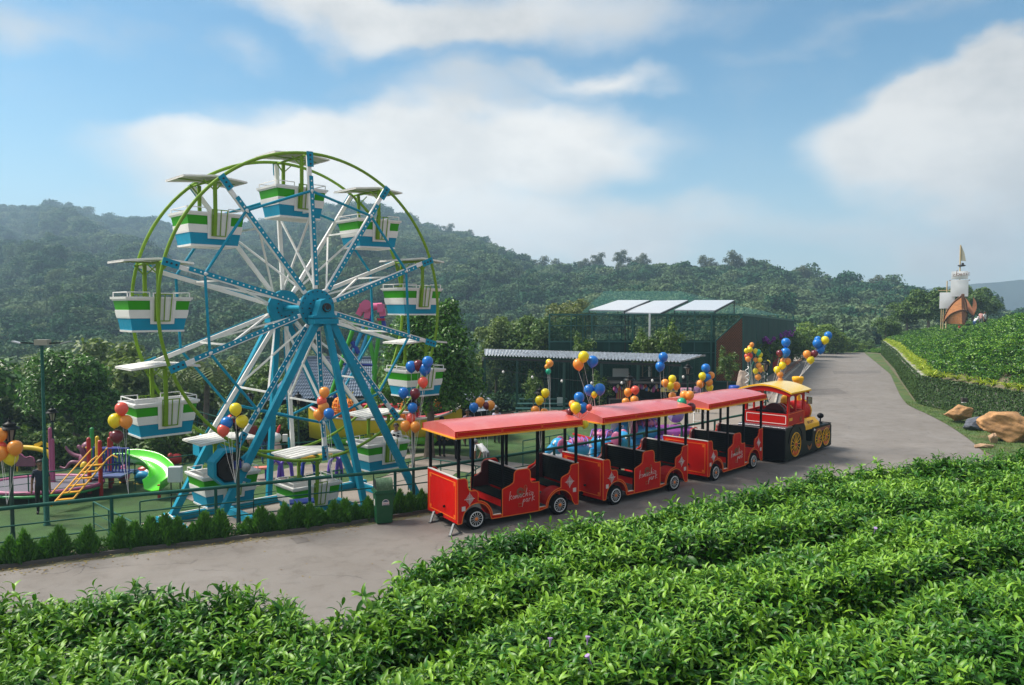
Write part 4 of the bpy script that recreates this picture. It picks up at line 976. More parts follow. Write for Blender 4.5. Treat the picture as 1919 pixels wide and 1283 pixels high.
GL = {  # simple pen strokes on a unit grid
 'k': [[(.05, -.1), (.25, 1.25)], [(.5, .62), (.12, .32), (.5, 0)]], 'o': [[(.45, .3), (.28, .5), (.08, .28), (.22, .02), (.42, .15), (.45, .3)]],
 'm': [[(.0, 0), (.08, .5), (.1, .2), (.25, .5), (.3, 0)], [(.3, .2), (.45, .5), (.5, 0), (.6, .1)]], 'a': [[(.42, .42), (.2, .48), (.05, .2), (.2, 0), (.4, .3), (.42, .0), (.52, .08)]],
 'c': [[(.42, .42), (.22, .5), (.05, .22), (.2, 0), (.42, .1)]], 'h': [[(.05, 0), (.3, 1.25)], [(.12, .2), (.35, .5), (.38, 0)]], 'i': [[(.12, .45), (.12, .02), (.25, .08)], [(.17, .68), (.2, .72)]],
 'z': [[(.02, .45), (.4, .45), (.05, .0), (.45, .02)]], 'p': [[(.2, .45), (.0, -.6)], [(.15, .25), (.4, .5), (.45, .2), (.12, .08)]], 'r': [[(.05, 0), (.12, .48), (.15, .3), (.35, .48)]]}
def write(b, txt, o, ex, ez, s, r, m=0):
    o = V(o); x = 0
    for ch in txt:
        for st in GL[ch]:
            pts = [o+V(ex)*((x+p[0])*s)+V(ez)*((p[1]+x*.07)*s) for p in st]; b.path(pts, r, 4, m)
        x += .55 if ch not in 'mi' else (.62 if ch == 'm' else .3)
def make_wheel(parent, x, y, s_, r=.27):
    b = MB(); R = Matrix.Rotation(PI/2*s_*-1, 3, 'X'); c = (x, y, r)
    b.lathe([(r*.66, -.085), (r*.94, -.085), (r, -.06), (r, .06), (r*.94, .085), (r*.66, .085)], c, 28, 0, R); w = b.build('wheel', TYRE, parent)
    k = MB(); k.lathe([(r*.70, .086), (r*.68, .098), (r*.61, .092), (r*.60, .086)], c, 28, 0, R, caps=False)
    for i in range(14):
        a = 2*PI*i/14; e = R@V((math.cos(a), math.sin(a), 0)); ax = R@V((0, 0, 1)); k.bar(V(c)+e*r*.18+ax*.085, V(c)+e*r*.62+ax*.088, .010, .008, 0, up=ax)
    k.lathe([(r*.17, .086), (r*.17, .095), (r*.1, .112), (0, .115)], c, 14, 2, R); k.build('rim', [CHROME, POST, ORCAP], w)
    return w
def make_car():
    g = empty('passenger_carriage', (0, 0, 0))
    for y, s_ in ((0, -1), (CW-.035, 1)):
        for nm, pr in (('rear_side_panel', prof_rear), ('middle_side_panel', prof_mid), ('front_side_panel', prof_front)):
            b = MB(); b.prism(pr, (0, y, 0), (1, 0, 0), (0, 0, 1), (0, .035, 0)); o = b.build(nm, RED, g)
            t = MB(); outline(t, pr, (y-.002 if s_ < 0 else y+.037)); t.build('trim_line', ORA, o)
            yy = y-.006 if s_ < 0 else y+.041; ex = V((1, 0, 0)) if s_ < 0 else V((-1, 0, 0))
            if nm == 'middle_side_panel':
                l = MB(); xo = 1.50 if s_ < 0 else 2.18
                write(l, 'komachiz', (xo-.04*(1 if s_ < 0 else -1), yy, .62), ex, (0, 0, 1), .175, .006); write(l, 'park', V((xo, yy, .50))+ex*.36, ex, (0, 0, 1), .175, .006); l.build('lettering', LETTER, o)
                l = MB(); c0 = V((xo, yy, .79))+ex*.30
                for rr_ in (.10, .075, .05): l.path([c0+ex*(rr_*math.cos(a*.35))+V((0, 0, rr_*math.sin(a*.35))) for a in range(18)], .006, 4, 0)
                l.path([c0+ex*(.16+.045*math.cos(a*.4))+V((0, 0, .07+.085*math.sin(a*.4))) for a in range(13)], .006, 4, 1); l.path([c0+ex*.16+V((0, 0, -.1)), c0+ex*.17+V((0, 0, .1))], .005, 4, 1)
                l.path([c0+ex*p_+V((0, 0, q_)) for p_, q_ in ((-.05, -.30), (.06, -.30), (.06, -.38), (-.05, -.38), (-.05, -.30))], .006, 4, 1); l.build('logo', [LEAFY, GOLD], o)
            else:
                l = MB(); xc = .33 if nm[0] == 'r' else 3.36; c0 = V((xc, yy, .80 if nm[0] == 'r' else .86))
                for k in range(5): q = .115-k*.022; l.path([c0+V((q, 0, 0)), c0+V((0, 0, q*1.25)), c0+V((-q, 0, 0)), c0+V((0, 0, -q*1.25)), c0+V((q, 0, 0))], .0045, 4)
                l.path([c0+V((-.15, 0, 0)), c0+V((.15, 0, 0))], .005, 4); l.path([c0+V((0, 0, -.17)), c0+V((0, 0, .17))], .005, 4); l.build('diamond_emblem', LETTER, o)
                l = MB(); xs = .16 if nm[0] == 'r' else 3.52; l.box((xs, yy, .58 if nm[0] == 'r' else .62), (.10, .006, .11), 0); l.build('sticker', EDGEW, o)
    # end panels
    for x, s_ in ((.0, -1), (CL-.04, 1)):
        h = ZR if s_ < 0 else ZR
        b = MB(); b.box((x+.02, CW/2, (ZB+h)/2), (.04, CW-.074, h-ZB)); o = b.build('end_panel', RED, g)
        xx = x-.004 if s_ < 0 else x+.044
        t = MB(); 
        for a, c in (((.10, .32), (CW-.10, .32)), ((CW-.10, .32), (CW-.10, 1.22)), ((CW-.10, 1.22), (.10, 1.22)), ((.10, 1.22), (.10, .32))): t.bar((xx, a[0], a[1]), (xx, c[0], c[1]), .022, .008, up=V((1, 0, 0)))
        for yc, zc in ((.16, .38), (CW-.16, .38), (.16, 1.16), (CW-.16, 1.16)): t.box((xx, yc, zc), (.008, .07, .07))
        t.build('trim_line', ORA, o)
        t = MB(); t.box((x+.02, CW/2, h+.012), (.06, CW, .022)); t.build('top_rail', EDGEW, o)
    b = MB(); b.box((CL/2, CW/2, ZB+.03), (CL-.09, CW-.08, .05)); b.build('floor', FLOOR, g)
    for x in (1.1, 2.50): b = MB(); b.box((x, .03, ZB+.075), (.28 if x < 2 else .2, .05, .03)); b.build('sill_plate', EDGEW, g)
    for x in WX:
        b = MB(); b.prism(arc(x, WZ, .44, 8, 172, 12)+arc(x, WZ, .40, 172, 8, 12), (0, .04, 0), (1, 0, 0), (0, 0, 1), (0, .38, 0)); b.prism(arc(x, WZ, .44, 8, 172, 12)+arc(x, WZ, .40, 172, 8, 12), (0, CW-.42, 0), (1, 0, 0), (0, 0, 1), (0, .38, 0)); b.build('fender', RED, g)
    # benches face the rear
    for x0 in (1.32, 3.10):
        e = MB(); b = e; b.box((x0+.17, CW/2, .66), (.46, CW-.14, .035)); st = b.build('bench_seat', BENCH, g)
        b = MB(); b.box((x0-.03, CW/2, .55), (.03, CW-.12, .18)); b.build('seat_front', RED, st)
        b = MB(); b.box((x0+.46, CW/2, 1.02), (.018, CW-.14, .62)); bk = b.build('bench_back', BENCH, g)
        sl_ = MB(); sl_.box((0, 0, 0), (.018, CW-.15, .042)); me = sl_.mesh('slat', BENCH)
        for j in range(10): linkme('slat', me, bk, (x0+.44, CW/2, .76+j*.06))
        b = MB(); b.box((x0+.46, CW/2, 1.345), (.05, CW-.12, .025)); b.build('top_edge', EDGEW, bk)
        b = MB(); pr = [(x0-.02, .52), (x0+.50, .52), (x0+.50, 1.36), (x0+.36, 1.36)]+arc(x0+.36, 1.24, .12, 90, 180, 5)+[(x0+.22, 1.06), (x0+.1, .98), (x0-.02, .94)]
        b.prism(pr, (0, CW-.10, 0), (1, 0, 0), (0, 0, 1), (0, .05, 0)); b.build('bench_end', MAROON, g)
    for x in (.05, 1.30, 2.36, CL-.05):
        for y in (.045, CW-.045):
            b = MB(); b.box((x, y, (ZB+2.36)/2), (.062, .062, 2.36-ZB)); b.build('post', POST, g)
    # roof: vaulted skin, red fascia, yellow drip edge
    x0, x1, y0, y1, zf = -.10, CL+.06, -.08, CW+.08, 2.34
    b = MB(); n = 16; vs = []; cols = 14
    for i in range(cols+1):
        t = i/cols; x = x0+(x1-x0)*t; endf = min(1, min(t, 1-t)*cols/1.0)
        for j in range(n+1):
            s = j/n; a = 1-abs(2*s-1)**2.1; vs.append((x, y0+(y1-y0)*s, zf+.15+.150*a*(.86 if endf < 1 else 1)))
    fs = [(i*(n+1)+j, (i+1)*(n+1)+j, (i+1)*(n+1)+j+1, i*(n+1)+j+1) for i in range(cols) for j in range(n)]
    b.add(vs, fs, 0, True); b.add([(x, y, z-.012) for x, y, z in vs], [tuple(reversed(f)) for f in fs], 0, True)
    for i in (0, cols):
        row = [V(vs[i*(n+1)+j]) for j in range(n+1)]; low = [V((p.x, p.y, zf)) for p in row]
        f2 = [(j, j+1, n+1+j+1, n+1+j) for j in range(n)]; b.add(row+low, f2 if i == 0 else [tuple(reversed(q)) for q in f2], 0)
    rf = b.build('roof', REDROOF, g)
    b = MB(); t_ = .02
    for y in (y0, y1): b.box(((x0+x1)/2, y, zf+.08), (x1-x0+.02, t_, .16))
    b.build('fascia', RED, rf)
    b = MB()
    for y, s_ in ((y0, -1), (y1, 1)): b.box(((x0+x1)/2, y+s_*.012, zf-.005), (x1-x0+.06, .05, .035))
    for x, s_ in ((x0, -1), (x1, 1)): b.box((x+s_*.008, CW/2, zf-.005), (.05, y1-y0+.05, .034))
    b.build('drip_edge', YEL, rf)
    b = MB()
    for y in (y0-.013, y1+.013):
        for a, c in ((x0+.04, x0+1.30), (x0+1.33, x0+2.5), (x0+2.53, x1-.04)):
            for z in (zf+.035, zf+.13): b.bar((a, y, z), (c, y, z), .010, .006, up=V((0, 1, 0)))
            for x in (a, c): b.bar((x, y, zf+.035), (x, y, zf+.13), .010, .006, up=V((0, 1, 0)))
    b.build('fascia_line', ORA, rf)
    b = MB(); b.box((CL/2, CW/2, zf+.02), (x1-x0-.1, y1-y0-.1, .02)); b.build('ceiling', mat('ceiling_cream', (.45, .36, .28), .6), rf)
    for x in WX:
        for y, s_ in ((.10, -1), (CW-.10, 1)): make_wheel(g, x, y, s_)
        b = MB(); b.tube((x, .2, .27), (x, CW-.2, .27), .035, 8); b.build('axle', POST, g)
    b = MB(); b.box((CL/2, CW/2, .17), (CL-.3, .7, .08)); b.tube((CL, CW/2, .2), (CL+.55, CW/2, .2), .03, 8); b.tube((-.12, CW/2, .28), (.1, CW/2, .28), .05, 8); b.build('chassis', POST, g)
    b = MB(); b.tube((-.045, CW*.42, .52), (-.0, CW*.42, .52), .03, 10); b.build('socket', POST, g)
    return g
def place(o, A, B, lab):
    """A rear near corner, B front near corner on the ground"""
    d = (B-A); o.location = (A.x, A.y, 0); o.rotation_euler.z = math.atan2(d.y, d.x)
    tag(o, lab, 'carriage', 'passenger carriages of the red road train')
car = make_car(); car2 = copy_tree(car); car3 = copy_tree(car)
def pts_car(a, b_): return PD(*a), PD(*b_)
A1, B1 = V((-1.315, 18.40, 0)), V((1.78, 20.35, 0))
A2 = V((2.48, 20.72, 0)); B2 = A2+V((math.cos(.685), math.sin(.685), 0))*CL
A3 = V((6.07, 23.62, 0)); B3 = A3+V((math.cos(.80), math.sin(.80), 0))*CL
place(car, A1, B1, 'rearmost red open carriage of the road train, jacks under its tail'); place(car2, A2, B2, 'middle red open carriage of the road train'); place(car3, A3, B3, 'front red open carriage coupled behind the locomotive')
# wheel stands under the tail
for (px, py, l) in ((815, 978, 'grey steel stand on the road at the far tail corner of the last carriage'), (852, 1003, 'grey steel stand on the road at the near tail corner of the last carriage')):
    p = G(px, py, .0); b = MB(); b.bar((-.16, 0, .03), (.02, .05, .26), .05, .04); b.bar((.2, 0, .03), (.02, .05, .26), .05, .04); b.bar((-.2, 0, .02), (.24, 0, .02), .07, .03); tag(b.build('support_stand', STEEL, None, p, .9), l, 'stand', 'steel stands under the last carriage')
# ---------------------------------------------------------------- locomotive
DGRN = mat('loco_dark_green', (.006, .014, .010), .45, spec=.15); LBLK = mat('loco_black', (.003, .003, .004), .4, spec=.12); LYEL = mat('loco_yellow', (.88, .46, .015), .4, spec=.3)
LRED = mat('loco_red', (.46, .008, .004), .42, spec=.2); CREAMY = mat('roof_cream_yellow', (.84, .60, .16), .35, coat=.8, var=.06, vscale=2)
lo = empty('locomotive', (9.50, 26.50, 0), math.atan2(3.2, 2.98), 'red and black steam style locomotive with yellow roof and funnel, pulling the road train', 'locomotive')
LW, LL = 1.70, 4.25
b = MB()
pr = [(0, .12), (0, 1.20), (.06, 1.27), (1.62, 1.27), (1.75, 1.10), (1.80, .60), (2.35, .52), (2.42, .98), (4.15, .98), (LL, .92), (LL, .16), (4.1, .12)]
b.prism(pr, (0, 0, 0), (1, 0, 0), (0, 0, 1), (0, LW, 0)); b.build('skirt_body', DGRN, lo, bevel=.02)
b = MB(); b.box((-.03, LW/2, .66), (.05, LW+.02, 1.08)); b.build('rear_plate', LBLK, lo, bevel=.015)
b = MB(); b.box((.22, LW/2, 1.285), (.55, LW+.06, .035)); b.tube((-.05, -.02, 1.25), (-.05, LW+.02, 1.25), .055, 12); b.build('rear_shelf', mat('shelf_grey', (.12, .12, .14), .22, metal=.3), lo)
def decor(x, z, r, y=-.006, sp=12, s_=-1):
    b = MB(); c = V((x, y, z)); b.path([c+V((math.cos(2*PI*i/36)*r, 0, math.sin(2*PI*i/36)*r)) for i in range(36)], .016, 6, 0, closed=True)
    R = Matrix.Rotation(PI/2, 3, 'X')
    for i in range(sp): a = 2*PI*i/sp; b.bar(c+V((math.cos(a)*r*.12, 0, math.sin(a)*r*.12)), c+V((math.cos(a)*r*.95, 0, math.sin(a)*r*.95)), .022, .014, 0, up=V((0, 1, 0)))
    b.tube(c+V((0, -.025*-s_, 0)), c+V((0, .025*-s_, 0)), r*.15, 12, 1)
    seg = [(0, 0)]+[(r*.93*math.cos(math.radians(t)), r*.93*math.sin(math.radians(t))) for t in range(222, 320, 8)]
    seg = [(r*.60*math.cos(math.radians(t)), r*.60*math.sin(math.radians(t))) for t in range(318, 218, -8)]+[(r*.93*math.cos(math.radians(t)), r*.93*math.sin(math.radians(t))) for t in range(222, 320, 8)]
    b.prism(seg, c+V((0, -.004, 0)), (1, 0, 0), (0, 0, 1), (0, .01, 0), 1)
    b.build('spoked_wheel', [LYEL, mat('wheel_red', (.62, .04, .01), .4)], lo)
for y, s_ in ((-.010, -1), (LW+.010, 1)):
    decor(.86, .60, .42, y, 14, s_); decor(2.96, .54, .33, y, 12, s_); decor(3.68, .54, .33, y, 12, s_)
    b = MB(); b.box((3.35, y, .88), (1.35, .012, .10)); b.build('stripe_plate', mat('dull_red', (.22, .03, .02), .4), lo)
    b = MB()
    for z in (.825, .935): b.bar((2.68, y*1.6 if y < 0 else y+.008, z), (4.02, y*1.6 if y < 0 else y+.008, z), .012, .008, up=V((0, 1, 0)))
    for a, z in ((1.98, .30), (2.04, .26), (2.10, .23), (2.16, .26), (2.22, .30)): b.bar((a, y, z), (a+(2.10-a)*-.5, y, z+.14), .025, .012, up=V((0, 1, 0)))
    b.build('gold_wings', GOLD, lo)
for x in (.86, 3.3):
    for y in (.3, LW-.3): b = MB(); b.tube((x, y-.09, .24), (x, y+.09, .24), .24, 20); b.build('road_wheel', TYRE, lo)
b = MB(); b.prism(arc(.86, .70, .62, 0, 180, 16)+arc(.86, .70, .55, 180, 0, 16), (0, -.02, 0), (1, 0, 0), (0, 0, 1), (0, .12, 0)); b.build('fender', LBLK, lo)
# cab
zc0, zc1, zc2 = 1.30, 1.72, 2.46; cl_ = 1.55
b = MB(); b.box((.30, LW/2, (zc0+zc1)/2), (.05, LW-.10, zc1-zc0)); rp = b.build('cab_rear_panel', LRED, lo)
b = MB()
for a, c in (((.12, 1.37), (LW-.12, 1.37)), ((LW-.12, 1.37), (LW-.12, 1.66)), ((LW-.12, 1.66), (.12, 1.66)), ((.12, 1.66), (.12, 1.37))): b.bar((.27, a[0], a[1]), (.27, c[0], c[1]), .02, .008, up=V((1, 0, 0)))
b.build('trim_line', LETTER, rp)
for y, s_ in ((.05, -1), (LW-.09, 1)):
    b = MB(); X0, X1 = .28, 1.72
    b.prism([(X0, .72), (X1, .72), (X1, 1.78), (X0, 1.74)], (0, y, 0), (1, 0, 0), (0, 0, 1), (0, .04, 0)); sd = b.build('cab_side', LRED, lo)
    t = MB(); outline(t, [(X0+.03, 1.31), (X1-.05, 1.31), (X1-.05, 1.74), (X0+.03, 1.71)], y-.004 if s_ < 0 else y+.044, .02, .008); t.build('trim_line', ORA, sd)
    t = MB(); yy = y-.006 if s_ < 0 else y+.046; t.box((.52, yy, 1.52), (.26, .01, .10), 0); t.box((.52, yy-.004*-s_*-1, 1.52), (.20, .012, .05), 1); t.build('nameplate', [LYEL, DGRN], sd)
    t = MB(); c0 = V((1.38, yy, 1.45)); 
    for k in range(4): q = .11-k*.026; t.path([c0+V((q, 0, 0)), c0+V((0, 0, q)), c0+V((-q, 0, 0)), c0+V((0, 0, -q)), c0+V((q, 0, 0))], .005, 4)
    t.build('emblem', GOLD, sd)
    for x, w in ((.36, .15), (.96, .08), (1.64, .14)): p = MB(); p.box((x, y+.02, (1.76+2.42)/2), (w, .05, 2.42-1.76)); p.build('cab_post', LRED if x < 1.5 else RED, lo)
    b = MB(); b.box((1.0, y+.02, 2.40), (1.45, .05, .10)); 
    for xa, xb in ((.43, .92), (1.0, 1.57)):
        m_ = (xa+xb)/2; h_ = (xb-xa)/2; top = [(m_+h_*math.cos(math.radians(t)), 2.26+.09*math.sin(math.radians(t))) for t in range(0, 181, 15)]
        b.prism([(xb, 2.36)]+top[0:1]+top[1:7]+[(m_, 2.36)], (0, y, 0), (1, 0, 0), (0, 0, 1), (0, .04, 0)); b.prism([(m_, 2.36)]+top[6:]+[(xa, 2.36)], (0, y, 0), (1, 0, 0), (0, 0, 1), (0, .04, 0))
    b.build('window_header', LRED, lo)
b = MB(); b.box((1.66, LW/2, 1.5), (.06, LW-.15, .55)); b.box((1.0, LW/2, 1.33), (1.3, LW-.2, .04), 0); b.build('cab_front_panel', LRED, lo)
b = MB(); pr = [(-.42, 0), (.42, 0)]+arc(0, .16, .42, 0, 180, 12); b.prism(pr, (.95, LW/2, 1.42), (0, 1, 0), (0, 0, 1), (.12, 0, 0)); b.box((.82, LW/2, 1.45), (.4, .8, .1)); b.build('driver_seat', MAROON, lo)
b = MB(); c0 = V((1.42, LW/2-.05, 1.78)); b.path([c0+V((-.06*math.sin(a*.3), .2*math.cos(a*.3), .17*math.sin(a*.3))) for a in range(21)], .014, 6, closed=True); b.tube(c0, c0+V((.25, 0, -.1)), .02, 6); b.build('steering_wheel', CHROME, lo)
b = MB(); b.box((.55, LW/2, 1.72), (.25, .9, .10)); b.build('dash', POST, lo)
# roof
b = MB(); n = 18; vs = []
for i, x in enumerate((.05, 1.80)):
    for j in range(n+1): s = j/n; vs.append((x, -.16+(LW+.32)*s, 2.46+.24*math.sin(PI*s)**.9))
k = len(vs); vs += [(x, y, z+.055) for x, y, z in vs]
fs = [(j, j+1, n+1+j+1, n+1+j) for j in range(n)]; b.add(vs, [tuple(reversed(f)) if False else f for f in fs]+[tuple(reversed([q+k for q in f])) for f in fs], 0, True)
ed_ = [(j, k+j, k+j+1, j+1) for j in range(n)]; b.add(vs, ed_+[(n+1+j, n+2+j, k+n+2+j, k+n+1+j) for j in range(n)]+[(0, n+1, k+n+1, k), (n, k+n, k+2*n+1, 2*n+1)], 1)
b.build('cab_roof', [CREAMY, LYEL], lo)
for x in (.10, 1.73):
    b = MB(); top = [(LW*0+(-.10)+(LW+.20)*j/n, 2.45+.235*math.sin(PI*j/n)**.9) for j in range(n+1)]
    for j in range(n): b.prism([(top[j][0], 2.36+.16*math.sin(PI*j/n)), (top[j+1][0], 2.36+.16*math.sin(PI*(j+1)/n)), top[j+1], top[j]], (x, 0, 0), (0, 1, 0), (0, 0, 1), (.03, 0, 0))
    b.build('roof_arch', LRED, lo)
# boiler, tank, funnel, lamp, mirror
R90 = Matrix.Rotation(PI/2, 3, 'Y')
b = MB(); b.lathe([(0, 1.70), (.41, 1.70), (.41, 3.35), (0, 3.35)], (0, LW/2, 1.52), 28, 0, R90); bo = b.build('boiler', RED, lo)
for x in (1.74, 3.30): b = MB(); b.lathe([(.41, x-.03), (.435, x-.03), (.435, x+.03), (.41, x+.03)], (0, LW/2, 1.52), 28, 0, R90); b.build('boiler_band', LYEL, bo)
b = MB(); b.lathe([(0, 3.355), (.36, 3.355), (.33, 3.42), (0, 3.43)], (0, LW/2, 1.52), 24, 0, R90); b.build('smokebox_door', LBLK, bo)
b = MB(); b.box((2.35, .56, 1.76), (.16, .012, .03)); b.build('maker_plate', LETTER, bo)
b = MB(); b.prism([(0, 0), (.38, 0), (.38, .34), (.20, .36), (.02, .18)], (1.80, .03, .98), (0, 1, 0), (0, 0, 1), (1.32, 0, 0)); tk = b.build('side_tank', LYEL, lo, bevel=.015)
b = MB(); b.prism([(0, 0), (-.38, 0), (-.38, .34), (-.20, .36), (-.02, .18)], (1.80, LW-.03, .98), (0, 1, 0), (0, 0, 1), (1.32, 0, 0)); b.build('side_tank', LYEL, lo, bevel=.015)
fc = bpy.data.curves.new('tank_text', 'FONT'); fc.body = '#FLUPPY'; fc.size = .16; fc.extrude = .003; fc.shear = .2
to = bpy.data.objects.new('tank_lettering', fc); C.objects.link(to); to.parent = tk; to.location = (2.20, .125, 1.17); to.rotation_euler = (math.radians(48), 0, 0); fc.materials.append(mat('brown_letter', (.13, .05, .01), .5)); to.location = (2.2, .085, 1.16)
b = MB(); b.lathe([(.12, 1.85), (.10, 2.1), (.11, 2.35), (.20, 2.62), (.215, 2.64), (.215, 2.74), (.19, 2.76), (.12, 2.72)], (3.02, LW/2, .06), 20, 0); b.build('funnel', LYEL, lo)
b = MB(); b.lathe([(.16, 1.88), (.17, 2.0), (.12, 2.14), (.04, 2.2), (0, 2.2)], (2.12, LW/2+.1, 0), 18, 0); b.build('steam_dome', LYEL, lo)
b = MB(); b.tube((3.98, .34, .98), (3.98, .34, 1.18), .03, 8); b.lathe([(.10, .98), (.08, 1.02), (.03, 1.04)], (3.98, .34, 0), 14); b.sphere((3.98, .34, 1.27), .125, (1, 1, .85), 16, 10); b.build('headlamp', LBLK, lo)
b = MB(); b.tube((3.72, LW-.40, .98), (3.72, LW-.40, 1.18), .03, 8); b.sphere((3.72, LW-.40, 1.27), .125, (1, 1, .85), 16, 10); b.build('headlamp', LBLK, lo)
b = MB(); b.box((1.82, -.08, 2.10), (.05, .20, .27)); b.tube((1.72, .05, 2.12), (1.82, -.03, 2.12), .015, 6); b.build('wing_mirror', mat('mirror_glass', (.45, .42, .42), .08, metal=.8), lo, bevel=.02)
for y in (.04, LW-.04): b = MB(); b.sphere((2.55, y-.03 if y < 1 else y+.03, .92), .05, n=10, k=6); b.build('side_lamp', LETTER, lo)
b = MB()
for q in (.02, LW-.02): b.bar((2.42, q, 1.0), (4.22, q, 1.0), .03, .03)
b.bar((4.22, .02, 1.0), (4.22, LW-.02, 1.0), .03, .03); b.build('deck_rail', LBLK, lo)

def text_mesh(name, body, size, m, parent, loc, rot, extr=.003, shear=0.0, align='LEFT'):
    f = bpy.data.curves.new(name, 'FONT'); f.body = body; f.size = size; f.extrude = extr; f.shear = shear; f.align_x = align
    t = bpy.data.objects.new(name, f); C.objects.link(t); dg_ = bpy.context.evaluated_depsgraph_get(); me = bpy.data.meshes.new_from_object(t.evaluated_get(dg_)); bpy.data.objects.remove(t)
    me.materials.clear(); me.materials.append(m); o = linkme(name, me, parent, loc); o.rotation_euler = rot; return tag(o, kind='stuff')
bpy.data.objects.remove(to)
text_mesh('lettering', '#FLUPPY', .15, MATS['brown_letter'], tk, (2.12, .062, 1.20), (math.radians(48), 0, 0), .003, .2)
# ---------------------------------------------------------------- fences
FG = mat('fence_green', (.008, .085, .062), .5, var=.1, vscale=3, spec=.25, dirt=(.06, .12, .10), dscale=3, damt=.3)
FTOP = V((0, 0, 1))
def fence(name, line, rails, post_h, label, gap=1.9, thick=.042, thin=.015, zb=0.0, pr=.032, m=FG, top_m=None, group=None, skip_posts=False, minor=None):
    """line: list of ground points; rails: heights"""
    e = empty(name, (line[0].x, line[0].y, zb), 0, label, 'fence', group); o0 = V((line[0].x, line[0].y, zb))
    L_ = [V((p.x, p.y, zb))-o0 for p in line]
    for k, h in enumerate(rails):
        for a, c in zip(L_[:-1], L_[1:]):
            b = MB(); d = (c-a).normalized(); b.tube(a+V((0, 0, h)), c+V((0, 0, h))+d*.01, thick if k == 0 else thin, 8); b.build('rail', m, e)
    P_ = along(L_, gap)+[L_[-1]]
    b = MB(); b.tube((0, 0, -.1), (0, 0, post_h), pr, 8); me = b.mesh('post', m)
    if not skip_posts:
        for p in P_: linkme('post', me, e, p)
    if minor:
        b = MB(); b.tube((0, 0, -.1), (0, 0, rails[1]), .014, 6); mi_ = b.mesh('thin_post', m)
        for p in along(L_, minor)[1:]: linkme('thin_post', mi_, e, p+V((.12, .0, 0)))
    return e
fence('roadside_fence', FENCE[:7], (1.1, .70, .36), 1.08, 'long green tubular rail fence behind the conifer hedge, wheel end', 2.25, .045, .017, 0, .04)
fence('roadside_fence', FENCE[6:], (1.1, .70, .36), 1.08, 'green tubular rail fence behind the road train carriages', 2.2, .045, .017, 0, .04)
def gp(*a, z=TZ): return [G(x, y, z) for x, y in a]
TH_ = (1.05, .75, .45)
def tf(px, lab, gap=1.6, z=TZ, rails=TH_, top=1.05): return fence('thin_fence', [G(x, y, z+top) for x, y in px], rails, top, lab, gap, .022, .011, z, .02, group='thin green fences on the turf')
tf([(-60, 902), (360, 852), (470, 838)], 'thin green wire rail fence in front of the playground trampoline')
tf([(470, 838), (640, 822), (700, 812)], 'thin green rail fence behind the bottom gondolas')
tf([(175, 940), (262, 985)], 'short pale green stair rail beside the conifer hedge', 1.2)
tf([(262, 940), (500, 905), (640, 880)], 'thin green rail fence in front of the lowest gondolas')
tf([(700, 880), (800, 858), (900, 874), (874, 890)], 'thin green fence around the concrete path behind the bin')
tf([(980, 826), (1060, 812), (1092, 834)], 'thin green fence beyond the windows of the last carriage')
tf([(1120, 822), (1290, 790)], 'thin green fence in front of the blue elephant ride', z=-1.0)
tf([(590, 790), (860, 788)], 'thin green rail fence in front of the yellow boat ride', z=-1.2)
tf([(330, 760), (480, 800)], 'thin green rail fence at the edge of the valley wood', z=-1.2)
# ---------------------------------------------------------------- lamps
LGRN = mat('lamp_green', (.010, .050, .038), .42, coat=.2); LBLK2 = mat('lamp_black', (.006, .009, .009), .5, spec=.2); LGLASS = mat('lamp_glass', (.30, .25, .21), .3)
def lamp_proto(h=3.05):
    e = empty('street_lamp', (0, 0, 0)); b = MB(); b.lathe([(.10, 0), (.09, .06), (.055, .10), (.05, .5), (.042, .55), (.038, h-.62), (.055, h-.60), (.03, h-.56)], (0, 0, 0), 12); b.build('pole', LGRN, e)
    b = MB(); b.lathe([(.055, h-.56), (.08, h-.53), (.06, h-.50)], (0, 0, 0), 12)
    for k in range(6): a = 2*PI*k/6; b.bar((math.cos(a)*.072, math.sin(a)*.072, h-.50), (math.cos(a)*.125, math.sin(a)*.125, h-.24), .022, .022)
    b.lathe([(.21, h-.235), (.20, h-.21), (.13, h-.17), (.12, h-.15), (.15, h-.145), (.09, h-.10), (.04, h-.075), (.03, h-.05), (.04, h-.035), (.02, h-.01), (.006, h+.04)], (0, 0, 0), 14); hd = b.build('lantern', LBLK2, e)
    b = MB(); b.lathe([(.058, h-.50), (.108, h-.24)], (0, 0, 0), 6, smooth=False); b.build('glass', LGLASS, hd); return e
lamps = {}
lp = lamp_proto(); first = True
LAMPS = [('A', 12, 16.75, 0, 'nearest lamp, at the left edge with orange balloons'), ('B', 441, 18.45, 0, 'lamp with yellow blue and red balloons before the motor'), ('C', 773, 20.85, 0, 'lamp between the wheel and the last carriage'), ('D', 1013, 23.7, 0, 'lamp behind the roof of the last carriage'),
         ('E', 1180, 26.4, .15, 'lamp behind the roof of the middle carriage'), ('H', 1320, 29.6, .0, 'lamp behind the front carriage roof'), ('G', 1437, 33.0, .2, 'lamp behind the locomotive cab roof'), ('I', 93, 26.5, TZ, 'lamp behind the flood light pole'), ('J', 466, 33.0, TZ-.2, 'small lamp seen between the wheel legs'), ('K', 557, 31.0, TZ, 'small dark lamp before the blue tiled roof'), ('L', 1290, 33.5, .0, 'lamp pole beside the man in purple')]
for k, px, d, z, lab in LAMPS:
    o = lp if first else copy_tree(lp); first = False; x = (px-CX)/F*d*1.0; o.location = (x, d, z); lamps[k] = o
    tag(o, 'black lantern street lamp on green pole, %s' % lab.replace('nearest lamp, ', '').replace('lamp ', ''), 'street lamp', 'lantern street lamps')
    o['label'] = ('lantern on green pole, %s' % lab)
